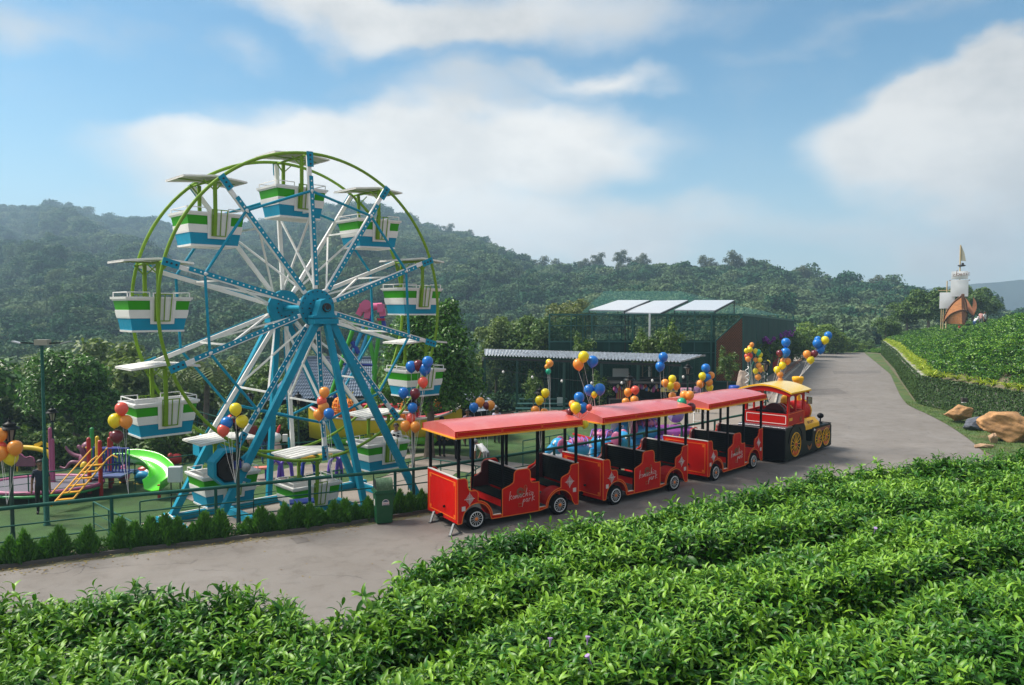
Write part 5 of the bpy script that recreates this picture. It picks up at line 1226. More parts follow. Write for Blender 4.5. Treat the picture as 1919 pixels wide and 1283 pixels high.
# flood light
e = empty('flood_light_pole', G(88, 985, TZ), 0, 'tall thin green pole with a grey box and four flood light arms', 'light pole')
b = MB(); b.lathe([(.10, 0), (.10, .05), (.075, .08), (.075, 2.0), (.045, 2.06), (.045, 5.35)], (0, 0, 0), 12); b.build('pole', FG, e)
b = MB(); b.box((.04, -.02, 5.45), (.38, .22, .16)); b.build('driver_box', mat('box_beige', (.30, .28, .23), .5), e)
for s_ in (-1, 1): b = MB(); b.bar((s_*.2, 0, 5.42), (s_*.62, 0, 5.44), .03, .04); b.box((s_*.72, 0, 5.45), (.26, .16, .03), 1, R=Matrix.Rotation(-s_*.25, 3, 'Y')); b.build('flood_light', [LBLK2, GUNMETAL], e)
# ---------------------------------------------------------------- bin
BG = mat('bin_green', (.006, .085, .028), .45, var=.08, vscale=4, dirt=(.03, .12, .06), dscale=2, damt=.4); BL = mat('bin_lid_green', (.07, .15, .075), .6, var=.2, vscale=20, dirt=(.22, .30, .20), dscale=5, damt=.5)
p = G(716, 984, 0); e = empty('litter_bin', (p.x, p.y+.22, 0), .35, 'green plastic litter bin with hooded lid beside the fence', 'litter bin')
def taper(b, z0, z1, a0, a1, c0, c1, m=0):
    vs = [(x*h*.5, y*g*.5, z) for z, h, g in ((z0, a0, c0), (z1, a1, c1)) for x, y in ((-1, -1), (1, -1), (1, 1), (-1, 1))]
    b.add(vs, [(3, 2, 1, 0), (4, 5, 6, 7), (0, 1, 5, 4), (1, 2, 6, 5), (2, 3, 7, 6), (3, 0, 4, 7)], m)
b = MB(); taper(b, .03, .80, .40, .47, .34, .42); b.build('body', BG, e, bevel=.02)
b = MB(); b.box((0, 0, .82), (.54, .48, .035)); b.box((0, 0, .855), (.50, .44, .04)); b.build('rim', BG, e, bevel=.008)
b = MB(); pr = [(-.21, 0)]+[(-.21, .07)]+arc(0, .07, .21, 180, 0, 12)[1:]+[(.21, 0)]; 
b.prism(pr, (-.19, 0, .875), (0, 1, 0), (0, 0, 1), (.40, 0, 0)); ld = b.build('lid', BL, e)
b = MB()
for x in (-.1, .0, .1): b.prism([(c*1.02, d*1.02) for c, d in pr], (x-.006, 0, .872), (0, 1, 0), (0, 0, 1), (.012, 0, 0))
b.prism([(c*1.04, d*1.04) for c, d in pr], (-.205, 0, .872), (0, 1, 0), (0, 0, 1), (.02, 0, 0)); b.build('lid_rib', BL, ld)
b = MB(); b.prism([(c*.86, .02+d*.82) for c, d in pr], (-.208, 0, .88), (0, 1, 0), (0, 0, 1), (-.004, 0, 0)); b.build('opening', BLACK, ld)
b = MB(); b.prism([(-.09, 0), (.09, 0), (.085, .09)]+arc(0, .06, .09, 20, 160, 8)+[(-.085, .09)], (.02, -.205, .50), (1, 0, 0), (0, 0, 1), (0, -.012, 0)); st = b.build('sticker', LETTER, e); st.rotation_euler.x = 0
b = MB(); b.prism([(-.08, .085), (.08, .085)]+arc(0, .065, .075, 20, 160, 8), (.02, -.2175, .50), (1, 0, 0), (0, 0, 1), (0, -.003, 0)); b.box((.02, -.2185, .512), (.165, .004, .016)); b.build('print', mat('print_blue', (.04, .09, .16), .5), st)
text_mesh('lettering', 'ARISTO', .042, mat('print_red', (.38, .05, .12), .5), st, (.02, -.2200, .532), (PI/2, 0, 0), .002, 0, 'CENTER')
b = MB(); b.box((-.226, .0, .55), (.006, .13, .16)); b.build('side_sticker', LETTER, e)
# cool box, white cabinet
e = empty('cool_box', G(566, 985, TZ+.0), .3, 'blue plastic cool box with white band below the lowest gondola', 'cool box')
e.location = PD(566, 962, 20.9); e.location.z = -.26
b = MB(); b.box((0, 0, .16), (.62, .40, .32)); b.build('body', mat('box_blue', (.015, .045, .35), .35), e, bevel=.02); b = MB(); b.box((0, 0, .35), (.66, .44, .06)); b.build('white_band', WHITE, e); b = MB(); b.box((0, 0, .41), (.66, .44, .06)); b.build('lid', MATS['box_blue'], e, bevel=.02)
e = empty('electric_cabinet', G(330, 955, TZ), .1, 'pale grey electric cabinet on a black frame beside the green slide', 'cabinet')
b = MB(); b.box((0, 0, 1.15), (.42, .22, .50)); b.build('cabinet_body', mat('cabinet_grey', (.55, .57, .58), .4), e, bevel=.02)
for x in (-.14, .14): b = MB(); b.tube((x, 0, 0), (x, 0, .92), .02, 8); b.build('leg', BLACK, e)
b = MB(); b.bar((-.14, 0, .35), (.14, 0, .45), .03, .05); b.build('brace', BLACK, e)
# ---------------------------------------------------------------- balloons
BC = {'yellow': (.88, .74, .01), 'orange': (.92, .36, .05), 'blue': (.006, .20, .66), 'coral': (.86, .13, .08), 'maroon': (.17, .018, .030), 'red': (.75, .05, .03), 'green': (.01, .42, .24)}
STR = mat('balloon_string', (.75, .75, .75), .5)
bm_ = {}
for c, v_ in BC.items():
    b = MB(); b.lathe([(.012, -1.22), (.07, -1.20), (.02, -1.13), (.16, -1.06), (.42, -.90), (.70, -.66), (.90, -.34), (.985, 0), (.96, .30), (.84, .60), (.60, .84), (.30, .97), (0, 1.0)], (0, 0, 0), 22)
    bm_[c] = b.mesh('balloon', mat('balloon_'+c, v_, .30, trans=.22, coat=.3, spec=.5))
BUN = {
 'the lamp at the left edge': (16.6, (13, 945), [(28.4, 839, 13, 'orange'), (20, 857, 13, 'yellow'), (2, 837, 9, 'coral'), (0, 815, 12, 'orange'), (2, 849, 12, 'orange')]),
 'the fence post left of the wheel': (17.6, (241, 925), [(228, 766, 11.5, 'coral'), (216, 788, 12.5, 'yellow'), (236, 790, 11.5, 'orange'), (219, 818, 11.5, 'maroon')]),
 'the lamp before the motor': (18.3, (441, 905), [(441.5, 766.7, 11, 'yellow'), (454, 789.5, 11, 'yellow'), (425, 792.7, 11, 'blue'), (418.5, 806, 11, 'coral'), (434, 786, 9, 'red')]),
 'the fence under the wheel hub': (19.0, (623, 897), [(608, 735, 9.5, 'orange'), (603, 752, 9, 'coral'), (606.5, 763, 10, 'orange'), (597.5, 776.5, 10, 'orange'), (616.6, 774.7, 9.5, 'blue')]),
 'the lamp beside the last carriage': (20.7, (773, 880), [(770.6, 687, 10, 'blue'), (783.7, 684.4, 9.5, 'maroon'), (801.4, 678, 10, 'blue'), (796.4, 691.4, 11, 'blue'), (792.7, 716, 9.5, 'coral'), (756, 736, 9.5, 'blue'), (778, 737.6, 9.5, 'maroon'), (773, 764, 9, 'blue'), (770, 783.7, 9, 'coral'), (760, 798, 9.5, 'orange'), (778.5, 799.6, 9.5, 'orange')]),
 'the fence behind the last carriage': (24.5, (912, 857), [(888, 763.6, 8.5, 'blue'), (900, 753.5, 8.5, 'orange'), (912, 760, 7, 'maroon'), (919, 759.5, 8.5, 'orange')]),
 'the lamp behind the last carriage roof': (23.5, (1013, 840), [(1022, 736.4, 8, 'yellow'), (1011, 750, 8, 'yellow'), (1003, 769, 8, 'orange'), (1020, 773, 7.5, 'orange')]),
 'the thin pole before the shed': (33, (1031, 780), [(1028.8, 679, 6, 'yellow'), (1031, 681, 6, 'orange'), (1025, 687, 4.5, 'orange'), (1027.6, 696, 5, 'green')]),
 'the string above the middle carriage': (22, (1120, 800), [(1093.6, 668.6, 10, 'yellow'), (1084, 682.6, 10, 'orange'), (1110.7, 677, 10, 'blue'), (1104.4, 731, 10, 'blue'), (1124, 729.4, 10, 'blue'), (1113.6, 739, 6, 'yellow')]),
 'the rear corner of the middle carriage roof': (20.6, (1082, 788), [(1085.4, 744.8, 9.5, 'blue'), (1092, 763.6, 9.5, 'blue'), (1078.9, 764, 10, 'yellow'), (1073, 757.5, 7, 'orange'), (1104, 763.5, 6, 'coral'), (1068.5, 772, 7, 'maroon'), (1096, 795, 7, 'yellow')]),
 'the lamp behind the middle carriage roof': (26.2, (1180, 815), [(1177, 735, 7.5, 'orange'), (1190.5, 730.7, 7.5, 'coral'), (1172.6, 753, 7, 'orange'), (1189, 749.5, 7.5, 'orange')]),
 'the fence below the shed roof': (27, (1246, 805), [(1243, 669, 8.5, 'blue'), (1237, 686.5, 8.5, 'blue')]),
 'the stall behind the front carriage': (28, (1255, 802), [(1260, 710, 7, 'yellow'), (1246.5, 717.6, 7, 'orange'), (1256, 722.5, 7, 'yellow'), (1267.5, 723, 7, 'orange'), (1260, 742, 7, 'orange')]),
 'the rear corner of the front carriage roof': (23.4, (1286, 772), [(1283, 741, 8.5, 'orange'), (1292.6, 740.6, 8, 'orange'), (1277.6, 755, 9, 'green'), (1295, 763.6, 8.5, 'maroon')]),
 'the pole beside the man in purple': (29.5, (1320, 792), [(1322.7, 690, 8, 'blue'), (1316.5, 705, 7, 'yellow'), (1332.5, 703.4, 6.5, 'orange'), (1324.5, 708, 8, 'blue'), (1313, 719, 7, 'orange'), (1329, 716, 6.5, 'orange'), (1329.5, 725.7, 7, 'yellow')]),
 'the garden arch': (39, (1412, 745), [(1409, 645.5, 4, 'orange'), (1405, 651.6, 4.5, 'orange'), (1405.7, 655, 5, 'yellow'), (1399, 657, 4.5, 'yellow'), (1399.6, 667, 4.5, 'coral'), (1405.7, 666.5, 5, 'red'), (1401.7, 672.6, 5, 'orange'), (1416, 657.7, 4.5, 'yellow'), (1420.6, 660.4, 5.5, 'green'), (1425, 664.5, 4.5, 'yellow'), (1416, 674, 4, 'orange'), (1424, 674, 4.5, 'yellow'), (1422, 684.8, 5, 'orange'), (1438, 680, 5.5, 'yellow'), (1430.8, 690, 5, 'yellow'), (1416, 695, 5, 'yellow'), (1425, 692, 5, 'orange'), (1420.6, 706.5, 5.5, 'orange')]),
 'the locomotive cab': (29, (1440, 752), [(1472.8, 641.8, 8, 'blue'), (1472, 660.5, 8.5, 'blue'), (1461, 662, 6, 'maroon'), (1467.4, 676.7, 5.5, 'orange'), (1476, 676.7, 6, 'orange'), (1466.4, 684.4, 6.5, 'yellow'), (1456.6, 693, 6.5, 'yellow'), (1461.7, 701.8, 6, 'orange'), (1462.6, 712.6, 5, 'orange')]),
 'the locomotive funnel': (29.4, (1497, 708), [(1552, 628.6, 7, 'blue'), (1546, 637.4, 7, 'yellow'), (1533, 636.7, 6.5, 'blue'), (1531.5, 643.5, 8, 'blue'), (1541, 648, 6, 'blue'), (1537.9, 655.7, 7, 'blue'), (1526, 662.8, 6.5, 'maroon'), (1512.5, 663.8, 7, 'orange'), (1519, 674, 7, 'yellow')]),
}
ORD = ['topmost', 'second', 'third', 'fourth', 'fifth', 'sixth', 'seventh', 'lowest']
for where, (d, tie, L_) in BUN.items():
    tw = PD(tie[0], tie[1], d)
    for c in set(q[3] for q in L_):
        same = sorted([q for q in L_ if q[3] == c], key=lambda q: q[1]); n = len(same)
        for i, q in enumerate(same):
            dd = d+random.uniform(-.12, .12); p = PD(q[0], q[1], dd); r = q[2]*dd/F*1.05
            o = linkme('balloon', bm_[c], None, p); o.scale = (r, r, r*1.06); o.rotation_euler = (random.uniform(-.2, .2), random.uniform(-.2, .2), random.uniform(0, 6))
            w = 'only' if n == 1 else ('upper' if i == 0 else 'lower') if n == 2 else ('topmost' if i == 0 else 'lowest' if i == n-1 else ORD[i]+' highest' if i else '')
            tag(o, '%s%s balloon at %s' % ('' if n == 1 else w+' ', c, where), 'balloon', 'balloons tied at '+where)
            s = MB(); a = p-V((0, 0, r*1.2)); m1 = a.lerp(tw, .5)+V((random.uniform(-.04, .04), 0, -.03)); s.path([a, m1, tw], .0035, 4)
            so_ = s.build('string', STR, o); so_.matrix_parent_inverse = Matrix.LocRotScale(o.location, o.rotation_euler, o.scale).inverted()
# ---------------------------------------------------------------- people: one skinned body each, clothes by region, hair as a child
SKIN = mat('skin_brown', (.23, .11, .065), .55); HAIR = mat('hair_black', (.012, .010, .009), .6)
def cloth(name, c): return mat('cloth_'+name, c, .85, var=.12, vscale=9)
CL_ = {'navy': (.010, .016, .035), 'black': (.012, .012, .014), 'white': (.62, .62, .64), 'lilac': (.34, .24, .34), 'sky': (.45, .55, .72), 'jeans': (.04, .10, .24), 'khaki': (.25, .2, .12), 'purple': (.15, .075, .16), 'pink': (.55, .28, .26), 'grey': (.12, .12, .13), 'red': (.5, .04, .03), 'lav': (.42, .40, .52), 'check': (.20, .14, .20), 'darkred': (.22, .03, .03), 'teal': (.02, .10, .10)}
def person(loc, rz, shirt, pants, label, h=1.70, pose='stand', sleeves='short', shoes='black', cap=None, vest=None):
    S = h/1.70; rs = random.Random(label); J = {}
    def j(n, x, y, z, r): J[n] = (V((x, y, z))*S, r*S)
    st = {'stand': .0, 'walk': .26}.get(pose, 0)
    if pose == 'sit': hipz = .50
    elif pose == 'bend': hipz = .88
    else: hipz = .92
    lean = {'bend': 1.05, 'sit': .12}.get(pose, .03)
    up = lambda d: (math.sin(lean)*d, math.cos(lean)*d)
    def tor(n, d, x, r): q = up(d); j(n, x, -q[0], hipz+q[1], r)
    j('pel', 0, 0, hipz, .125); tor('wai', .17, 0, .115); tor('che', .36, 0, .135); tor('nck', .52, 0, .062); tor('hd0', .60, 0, .07); tor('hd1', .69, 0, .092); tor('hd2', .77, 0, .075)
    for s, c in ((-1, 'l'), (1, 'r')):
        tor('sh'+c, .46, s*.165, .062); q = up(.46); sy, sz = -q[0], hipz+q[1]; sw = rs.uniform(-.10, .10)
        if pose == 'sit': e = (s*.22, sy-.06, sz-.26); w_ = (s*.10, sy-.28, sz-.32)
        elif pose == 'hold': e = (s*.21, sy-.02, sz-.27); w_ = (s*.09, sy-.22, sz-.22)
        elif pose == 'bend': e = (s*.20, sy-.03, sz-.27); w_ = (s*.15, sy-.08, sz-.50)
        else: e = (s*.22, sy+sw*.5+.02, sz-.28); w_ = (s*.235, sy+sw-.05, sz-.52)
        j('el'+c, *e, .042); j('wr'+c, *w_, .030); d = (V(w_)-V(e)).normalized(); hnd = V(w_)+d*.09; j('hn'+c, *hnd, .034); ft = hnd+d*.08; j('fi'+c, *ft, .018); th_ = V(w_)+d*.06+V((-s*.045, -.02, 0)); j('th'+c, *th_, .014)
        o_ = s*st if pose == 'walk' else s*.03
        j('hp'+c, s*.09, 0, hipz-.06, .095)
        if pose == 'sit': j('kn'+c, s*.12, -.42, hipz-.02, .062); j('an'+c, s*.12, -.44, .09, .045); j('to'+c, s*.12, -.60, .04, .035)
        else: j('kn'+c, s*.10, -o_*.55-.03, .50, .062); j('an'+c, s*.10, -o_ if o_ else 0, .09, .042); j('to'+c, s*.11, (-o_)-.15, .04, .035)
    E_ = [('pel', 'wai'), ('wai', 'che'), ('che', 'nck'), ('nck', 'hd0'), ('hd0', 'hd1'), ('hd1', 'hd2')]
    for c in 'lr': E_ += [('che', 'sh'+c), ('sh'+c, 'el'+c), ('el'+c, 'wr'+c), ('wr'+c, 'hn'+c), ('hn'+c, 'fi'+c), ('wr'+c, 'th'+c), ('pel', 'hp'+c), ('hp'+c, 'kn'+c), ('kn'+c, 'an'+c), ('an'+c, 'to'+c)]
    names = list(J); ix = {n: i for i, n in enumerate(names)}
    me = bpy.data.meshes.new('sk'); me.from_pydata([J[n][0] for n in names], [(ix[a], ix[b]) for a, b in E_], []); o = bpy.data.objects.new('sk', me); C.objects.link(o)
    md = o.modifiers.new('s', 'SKIN'); lay = me.skin_vertices[0] if me.skin_vertices else None
    if lay is None:
        bm = __import__('bmesh').new(); bm.from_mesh(me); bm.verts.layers.skin.verify(); bm.to_mesh(me); bm.free(); lay = me.skin_vertices[0]
    for n in names:
        r = J[n][1]; lay.data[ix[n]].radius = (r*1.25, r*.85) if n in ('pel', 'wai', 'che') else (r, r); lay.data[ix[n]].use_root = (n == 'pel')
    o.modifiers.new('u', 'SUBSURF').levels = 1
    ev = o.evaluated_get(bpy.context.evaluated_depsgraph_get()); m2 = bpy.data.meshes.new_from_object(ev); bpy.data.objects.remove(o)
    m2.materials.clear(); sm, pm = cloth(shirt, CL_[shirt]), cloth(pants, CL_[pants])
    for m in (SKIN, sm, pm, cloth(shoes, CL_[shoes])): m2.materials.append(m)
    segs = [(J[a][0], J[b][0], a, b) for a, b in E_]
    for p in m2.polygons:
        c = p.center; best = None; bd = 9
        for a, b_, na, nb in segs:
            ab = b_-a; t = max(0, min(1, (c-a).dot(ab)/max(ab.length_squared, 1e-9))); d = (c-a-ab*t).length
            if d < bd: bd = d; best = (na, nb, t)
        na, nb, t = best; k = na[:2]+nb[:2]; mi_ = 0
        if na in ('pel', 'wai', 'che') and nb in ('wai', 'che') or (na == 'che' and (nb[:2] == 'sh' or (nb == 'nck' and t < .75))): mi_ = 1
        elif k == 'shel': mi_ = 1 if (sleeves == 'long' or t < .75) else 0
        elif k == 'elwr': mi_ = 1 if sleeves == 'long' else 0
        elif k in ('pehp', 'hpkn', 'knan'): mi_ = 2
        elif k == 'anto': mi_ = 3
        p.material_index = mi_; p.use_smooth = True
    q = tag(linkme('person', m2, None, loc), label, 'person'); q.rotation_euler.z = rz
    b = MB(); hc = J['hd1'][0]; b.sphere(hc+V((0, .012, .025))*S, .112*S, (1.0, 1.02, .92), 12, 8); m_ = [v for v in b.v]
    hr = b.build('cap' if cap else 'hair', cloth(cap, CL_[cap]) if cap else HAIR, q)
    f = MB(); f.sphere(hc+V((0, -.098, -.015))*S, .018*S, (1, 1, 1.4), 6, 4); 
    for s in (-1, 1): f.sphere(hc+V((s*.10, .0, -.02))*S, .024*S, (.5, 1, 1.4), 6, 4)
    f.build('nose_and_ears', SKIN, q)
    f = MB(); 
    for s in (-1, 1): f.sphere(hc+V((s*.035, -.092, .012))*S, .012*S, (1, .5, .7), 6, 4)
    f.box(hc+V((0, -.094, -.052))*S, (.04*S, .012, .008)); tag(f.build('eyes_and_mouth', HAIR, q), kind='stuff')
    # keep the face free of hair
    me = hr.data
    for v in me.vertices:
        r = v.co-hc
        if r.y < -.02*S and r.z < .055*S and not cap: v.co = hc+V((r.x*.72, r.y*.45, r.z*.7))
    if vest:
        b = MB()
        for s in (-1, 1): b.bar(J['che'][0]+V((s*.085, -.112, .07))*S, J['pel'][0]+V((s*.06, -.128, .02))*S, .10*S, .02, up=V((0, 1, 0)))
        b.bar(J['che'][0]+V((0, .118, .08))*S, J['pel'][0]+V((0, .12, 0))*S, .28*S, .02, up=V((0, 1, 0))); b.build('waistcoat', cloth(vest, CL_[vest]), q)
    return q
def pz(px, py, z, h=0): return G(px, py, z)
person(G(78, 966, TZ), .5, 'navy', 'black', 'man in dark navy shirt walking behind the flood light pole', 1.74, 'walk', 'short', 'black')
person(G(743, 872, TZ), .1, 'white', 'black', 'man in white shirt and black waistcoat before the yellow boat ride', 1.72, 'hold', 'long', vest='black')
person(G(828, 857, TZ), 2.9, 'lilac', 'black', 'man in lilac shirt and dark trousers behind the tail of the last carriage', 1.75, 'stand', 'short')
person(G(857, 863, TZ), 2.6, 'sky', 'black', 'man in pale blue shirt behind the last carriage', 1.72, 'stand', 'short')
person(G(886, 861, TZ), .4, 'white', 'jeans', 'person in white top and blue jeans behind the last carriage', 1.68, 'hold', 'short')
person(G(931, 831, TZ), 3.0, 'lav', 'black', 'man in pale lavender shirt seen above the last carriage roof', 1.74, 'stand', 'short', 'khaki')
person(G(876, 836, TZ), .3, 'check', 'black', 'person in dark striped shirt below the small tiled roof', 1.7, 'stand', 'short')
person(G(912, 888, TZ), -2.2, 'white', 'grey', 'person in white shirt and grey cap bending behind the fence', 1.66, 'bend', 'short', cap='grey')
person(G(1307, 777, .0), -.9, 'purple', 'khaki', 'man in purple checked shirt holding something behind the front carriage', 1.72, 'hold', 'long')
person(G(1553, 661, 0), .3, 'pink', 'black', 'person in pink top at the crest of the road', 1.7, 'stand')
person(G(1537, 661, 0), .1, 'khaki', 'black', 'person in yellowish shirt behind the balloons at the crest', 1.7, 'stand')
person(G(474, 858, TZ), .6, 'darkred', 'khaki', 'person in dark red top left of the wheel leg', 1.65, 'stand')
person(G(497, 868, TZ), .6, 'black', 'jeans', 'person in black top beside the white rabbit figure', 1.7, 'stand')
for (px, d, s, pnt, lab, pose, rz) in ((1826, 80, 'white', 'jeans', 'person in white top and cap right of the wooden boat', 'bend', 2.0), (1838, 81, 'pink', 'grey', 'person in pale pink top on the tea slope by the boat', 'stand', 2.4), (1845, 79, 'white', 'black', 'person in white shirt with dark trousers on the tea slope', 'stand', .4), (1798, 79, 'red', 'white', 'child in red sitting under the bow of the wooden boat', 'sit', 0)):
    p = V(((px-CX)/F*d, d, 0)); p.z = float(ground_z(p.x, p.y))+.15; person(p, rz, s, pnt, lab, 1.1 if 'child' in lab else 1.68, pose, cap='white' if 'cap' in lab else None)
# ---------------------------------------------------------------- vine covered wall on the right
M_CONC = mat('wall_concrete', (.33, .32, .29), .9, var=.2, vscale=2, bump=.3, dirt=(.20, .18, .13), dscale=1.5, damt=.5)
M_IVY = mat('ivy_leaf', (.018, .055, .012), .6, col2=(.06, .12, .02), attr='age', trans=.1)
M_IVYR = mat('ivy_dry', (.05, .07, .02), .7, col2=(.14, .15, .04), attr='age', trans=.1)
e = empty('boundary_wall', (WALL[3][0], WALL[3][1], 0), 0, 'low curved wall covered with small vine leaves along the right of the road', 'wall')
O = V((WALL[3][0], WALL[3][1], 0)); WP = [V((x, y, 0))-O for x, y in WALL]
b = MB(); c = MB()
for j_, (a, d) in enumerate(zip(WP[:-1], WP[1:])):
    b.bar(a+V((.15, 0, .72)), d+V((.15, 0, .72)), .30, 1.60)
    if j_ > 2: c.bar(a+V((.17, 0, 1.55)), d+V((.17, 0, 1.55)), .52, .08)
b.build('wall_body', M_CONC, e)
c.build('coping', M_CONC, e)
tot = along(WP, .05); n = 80000; k = np.random.randint(0, len(tot)-1, n); A = np.array([tuple(p) for p in tot]); nxt = A[k+1]-A[k]; nxt /= np.linalg.norm(nxt, axis=1)[:, None]
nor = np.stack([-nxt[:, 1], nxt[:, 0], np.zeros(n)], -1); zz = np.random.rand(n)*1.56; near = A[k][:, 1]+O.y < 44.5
keep = near | (np.random.rand(n) < .8)
cc = A[k]+nxt*np.random.rand(n)[:, None]*.05+nor*(-.02+np.random.rand(n)*.09)[:, None]; cc[:, 2] = zz
cc = cc[keep]; nor = nor[keep]; near = near[keep]
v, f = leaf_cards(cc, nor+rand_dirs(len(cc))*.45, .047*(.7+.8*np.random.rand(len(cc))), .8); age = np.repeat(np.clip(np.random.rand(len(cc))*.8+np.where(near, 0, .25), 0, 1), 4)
tag(linkme('vine', npmesh('vine', v, f, M_IVY, False, age), e), kind='stuff')
tp = along(WP, .04); n = 9000; k = np.random.randint(0, len(tp), n); A = np.array([tuple(p) for p in tp]); cc = A[k]+np.random.normal(size=(n, 3))*.05; cc[:, 0] -= .02; cc[:, 2] = 1.50+np.random.rand(n)*.12
v, f = leaf_cards(cc, rand_dirs(n)+np.array([0, 0, .5]), .06, .7); tag(linkme('vine_top', npmesh('vine_top', v, f, M_IVY, False, np.repeat(np.random.rand(n), 4)), e), kind='stuff')
b = MB(); b.box((0, 0, 0), (.24, .14, .18)); b.box((-.02, 0, -.11), (.16, .12, .05), 1); p = PD(1807, 749, 35.6); o = b.build('wall_light', [mat('light_dark', (.05, .04, .035), .5), CREAM], None, p); tag(o, 'small dark box light fixed on the vine covered wall', 'wall light')
# yellow-green strappy plants above the wall
M_STRAP = mat('strap_leaf', (.16, .26, .02), .5, col2=(.45, .50, .05), attr='age', trans=.3)
def strap_mesh(seed, n=34, L_=.55):
    random.seed(seed); vs = []; fs = []; ag = []
    for i in range(n):
        v, f, g = leaf_geo((0, 0, 0), random.uniform(0, 6.28), random.uniform(.6, 1.4), random.uniform(1.2, 2.0), L_*random.uniform(.7, 1.1), .055, random.random(), 4); k = len(vs); vs += v; fs += [tuple(q+k for q in w) for w in f]; ag += g
    return npmesh('strap_plant', np.array(vs), np.array(fs), M_STRAP, True, ag)
sm_ = [strap_mesh(k) for k in range(4)]
for i, (px, py) in enumerate(((1772, 714), (1796, 716), (1818, 718), (1842, 722), (1866, 725), (1892, 729), (1914, 732))):
    p = G(px, py, 1.62); p = V((23.6+.02*i, p.y, 1.58)); d = 23.75*F/(px-CX); p = V((23.75, d, 1.55))
    o = linkme('spider_plant', sm_[i % 4], None, p); o.rotation_euler.z = i*1.3; s = 1.15; o.scale = (s, s, s)
    tag(o, 'yellow green spider plant on the wall top, %s' % ['leftmost of the spaced row', 'second of the spaced row', 'third, above the wall light', 'fourth of the spaced row', 'fifth, above the grey rock', 'sixth, above the large rock', 'rightmost of the spaced row'][i], 'plant', 'spider plants on the wall')
sp = along([p+V((.62, 0, 0)) for p in WP[3:]], .30); n = len(sp)*2
NG_ST = make_scatter_tree('strap_scatter', [src('t', strap_mesh(20+k, 26)) for k in range(3)])
P_ = np.array([tuple(p+O+V((random.uniform(-.1, .55), 0, 1.50))) for p in sp for _ in (0, 1)])
tag(scatter('yellow_plants', P_, np.stack([np.zeros(len(P_)), np.zeros(len(P_)), np.random.rand(len(P_))*6.28], -1), np.random.uniform(.8, 1.25, len(P_)), np.random.randint(0, 3, len(P_)), np.random.rand(len(P_)), NG_ST), 'dense band of yellow green strappy plants behind the wall coping', kind='stuff')
# ---------------------------------------------------------------- rocks
RO = mat('rock_orange', (.42, .23, .10), .9, var=.35, vscale=1.8, bump=.9, bscale=9, dirt=(.22, .13, .07), dscale=2.2, damt=.8); RG = mat('rock_grey', (.085, .095, .12), .75, var=.4, vscale=3, bump=.9, bscale=10, dirt=(.18, .18, .20), dscale=3, damt=.6); RB = mat('rock_tan', (.40, .26, .16), .9, var=.2, vscale=3, bump=.4)
def rock(name, c, sc, m, lab, seed, flat=.25, rz=0, slant=0, n=3):
    import bmesh as bmm
    bm = bmm.new(); bmm.ops.create_icosphere(bm, subdivisions=5, radius=1)
    rs = random.Random(seed); planes = [(V((rs.gauss(0, 1), rs.gauss(0, 1), rs.gauss(0, .8))).normalized(), rs.uniform(.55, .85)) for _ in range(11)]
    for v in bm.verts:
        p = v.co.copy()
        for nn, d in planes:
            k = p.dot(nn)
            if k > d: p -= nn*(k-d)
        q = mnoise.noise(p*1.7+V((seed, 0, 0)))*.16+mnoise.noise(p*5+V((0, seed, 0)))*.06+abs(mnoise.noise(p*11))*.035; p *= 1+q
        p = V((p.x*sc[0], p.y*sc[1], p.z*sc[2])); p.z += p.x*slant; v.co = p
    me = bpy.data.meshes.new(name); bm.to_mesh(me); bm.free(); me.materials.append(m)
    for p in me.polygons: p.use_smooth = True
    o = linkme(name, me, None, c); o.rotation_euler.z = rz; return tag(o, lab, 'rock', 'garden rocks on the verge')
p = PD(1795, 771, 36.2); rock('rock', (p.x, p.y, .42), (.72, .6, .40), RO, 'rounded orange boulder touching the wall, leftmost of the rocks', 4, slant=.05)
p = PD(1826, 786, 34.0); rock('rock', (p.x+.15, p.y, .30), (.78, .6, .34), RG, 'flat dark grey slab of rock between two orange boulders', 9, slant=-.03)
p = PD(1888, 800, 31.2); rock('rock', (p.x+.35, p.y, .45), (1.45, .85, .70), RO, 'largest orange boulder, with a pointed left end, at the right edge', 15, slant=-.22)
p = PD(1860, 808, 30.6); rock('rock', (p.x, p.y, .22), (.18, .16, .25), RB, 'small smooth upright tan pebble stone beside the largest boulder', 21)
# edging stones by the road
for i, (px, py, s) in enumerate(((1841, 838, .18),)):
    p = G(px, py, .03); rock('edge_stone', (p.x, p.y, .08), (s*2.2, s, s*.8), RB, ['pale kerb stone at the edge of the verge', 'pale stone showing above the tea bushes'][i], 30+i)
# ---------------------------------------------------------------- wooden boat, masts and sails on the hill
WOOD = mat('boat_wood', (.42, .17, .06), .7, var=.25, vscale=1.5, stretch=(1, 1, 8), dirt=(.2, .08, .03), dscale=1, damt=.6); WOODD = mat('boat_wood_dark', (.16, .065, .03), .8); SAIL = mat('sail_cloth', (.62, .64, .66), .8, var=.06, vscale=1.2); MAST = mat('mast_wood', (.55, .42, .22), .7); CANV = mat('flag_canvas', (.38, .36, .28), .8)
D0 = 84.0; u0 = (1805-CX)/F; bx, by = u0*D0, D0; bz = float(ground_z(bx, by))-.1
bz = CAMZ-(604-574)/F*D0
e = empty('wooden_boat', (bx, by, bz), 0, 'brown wooden boat hull with raised bow standing on the tea hill', 'boat'); k_ = D0/F; RZ = -math.atan2(bx, by); e.rotation_euler.z = RZ
def S(px, py): return ((px-1805)*k_*.863, (604-py)*k_)
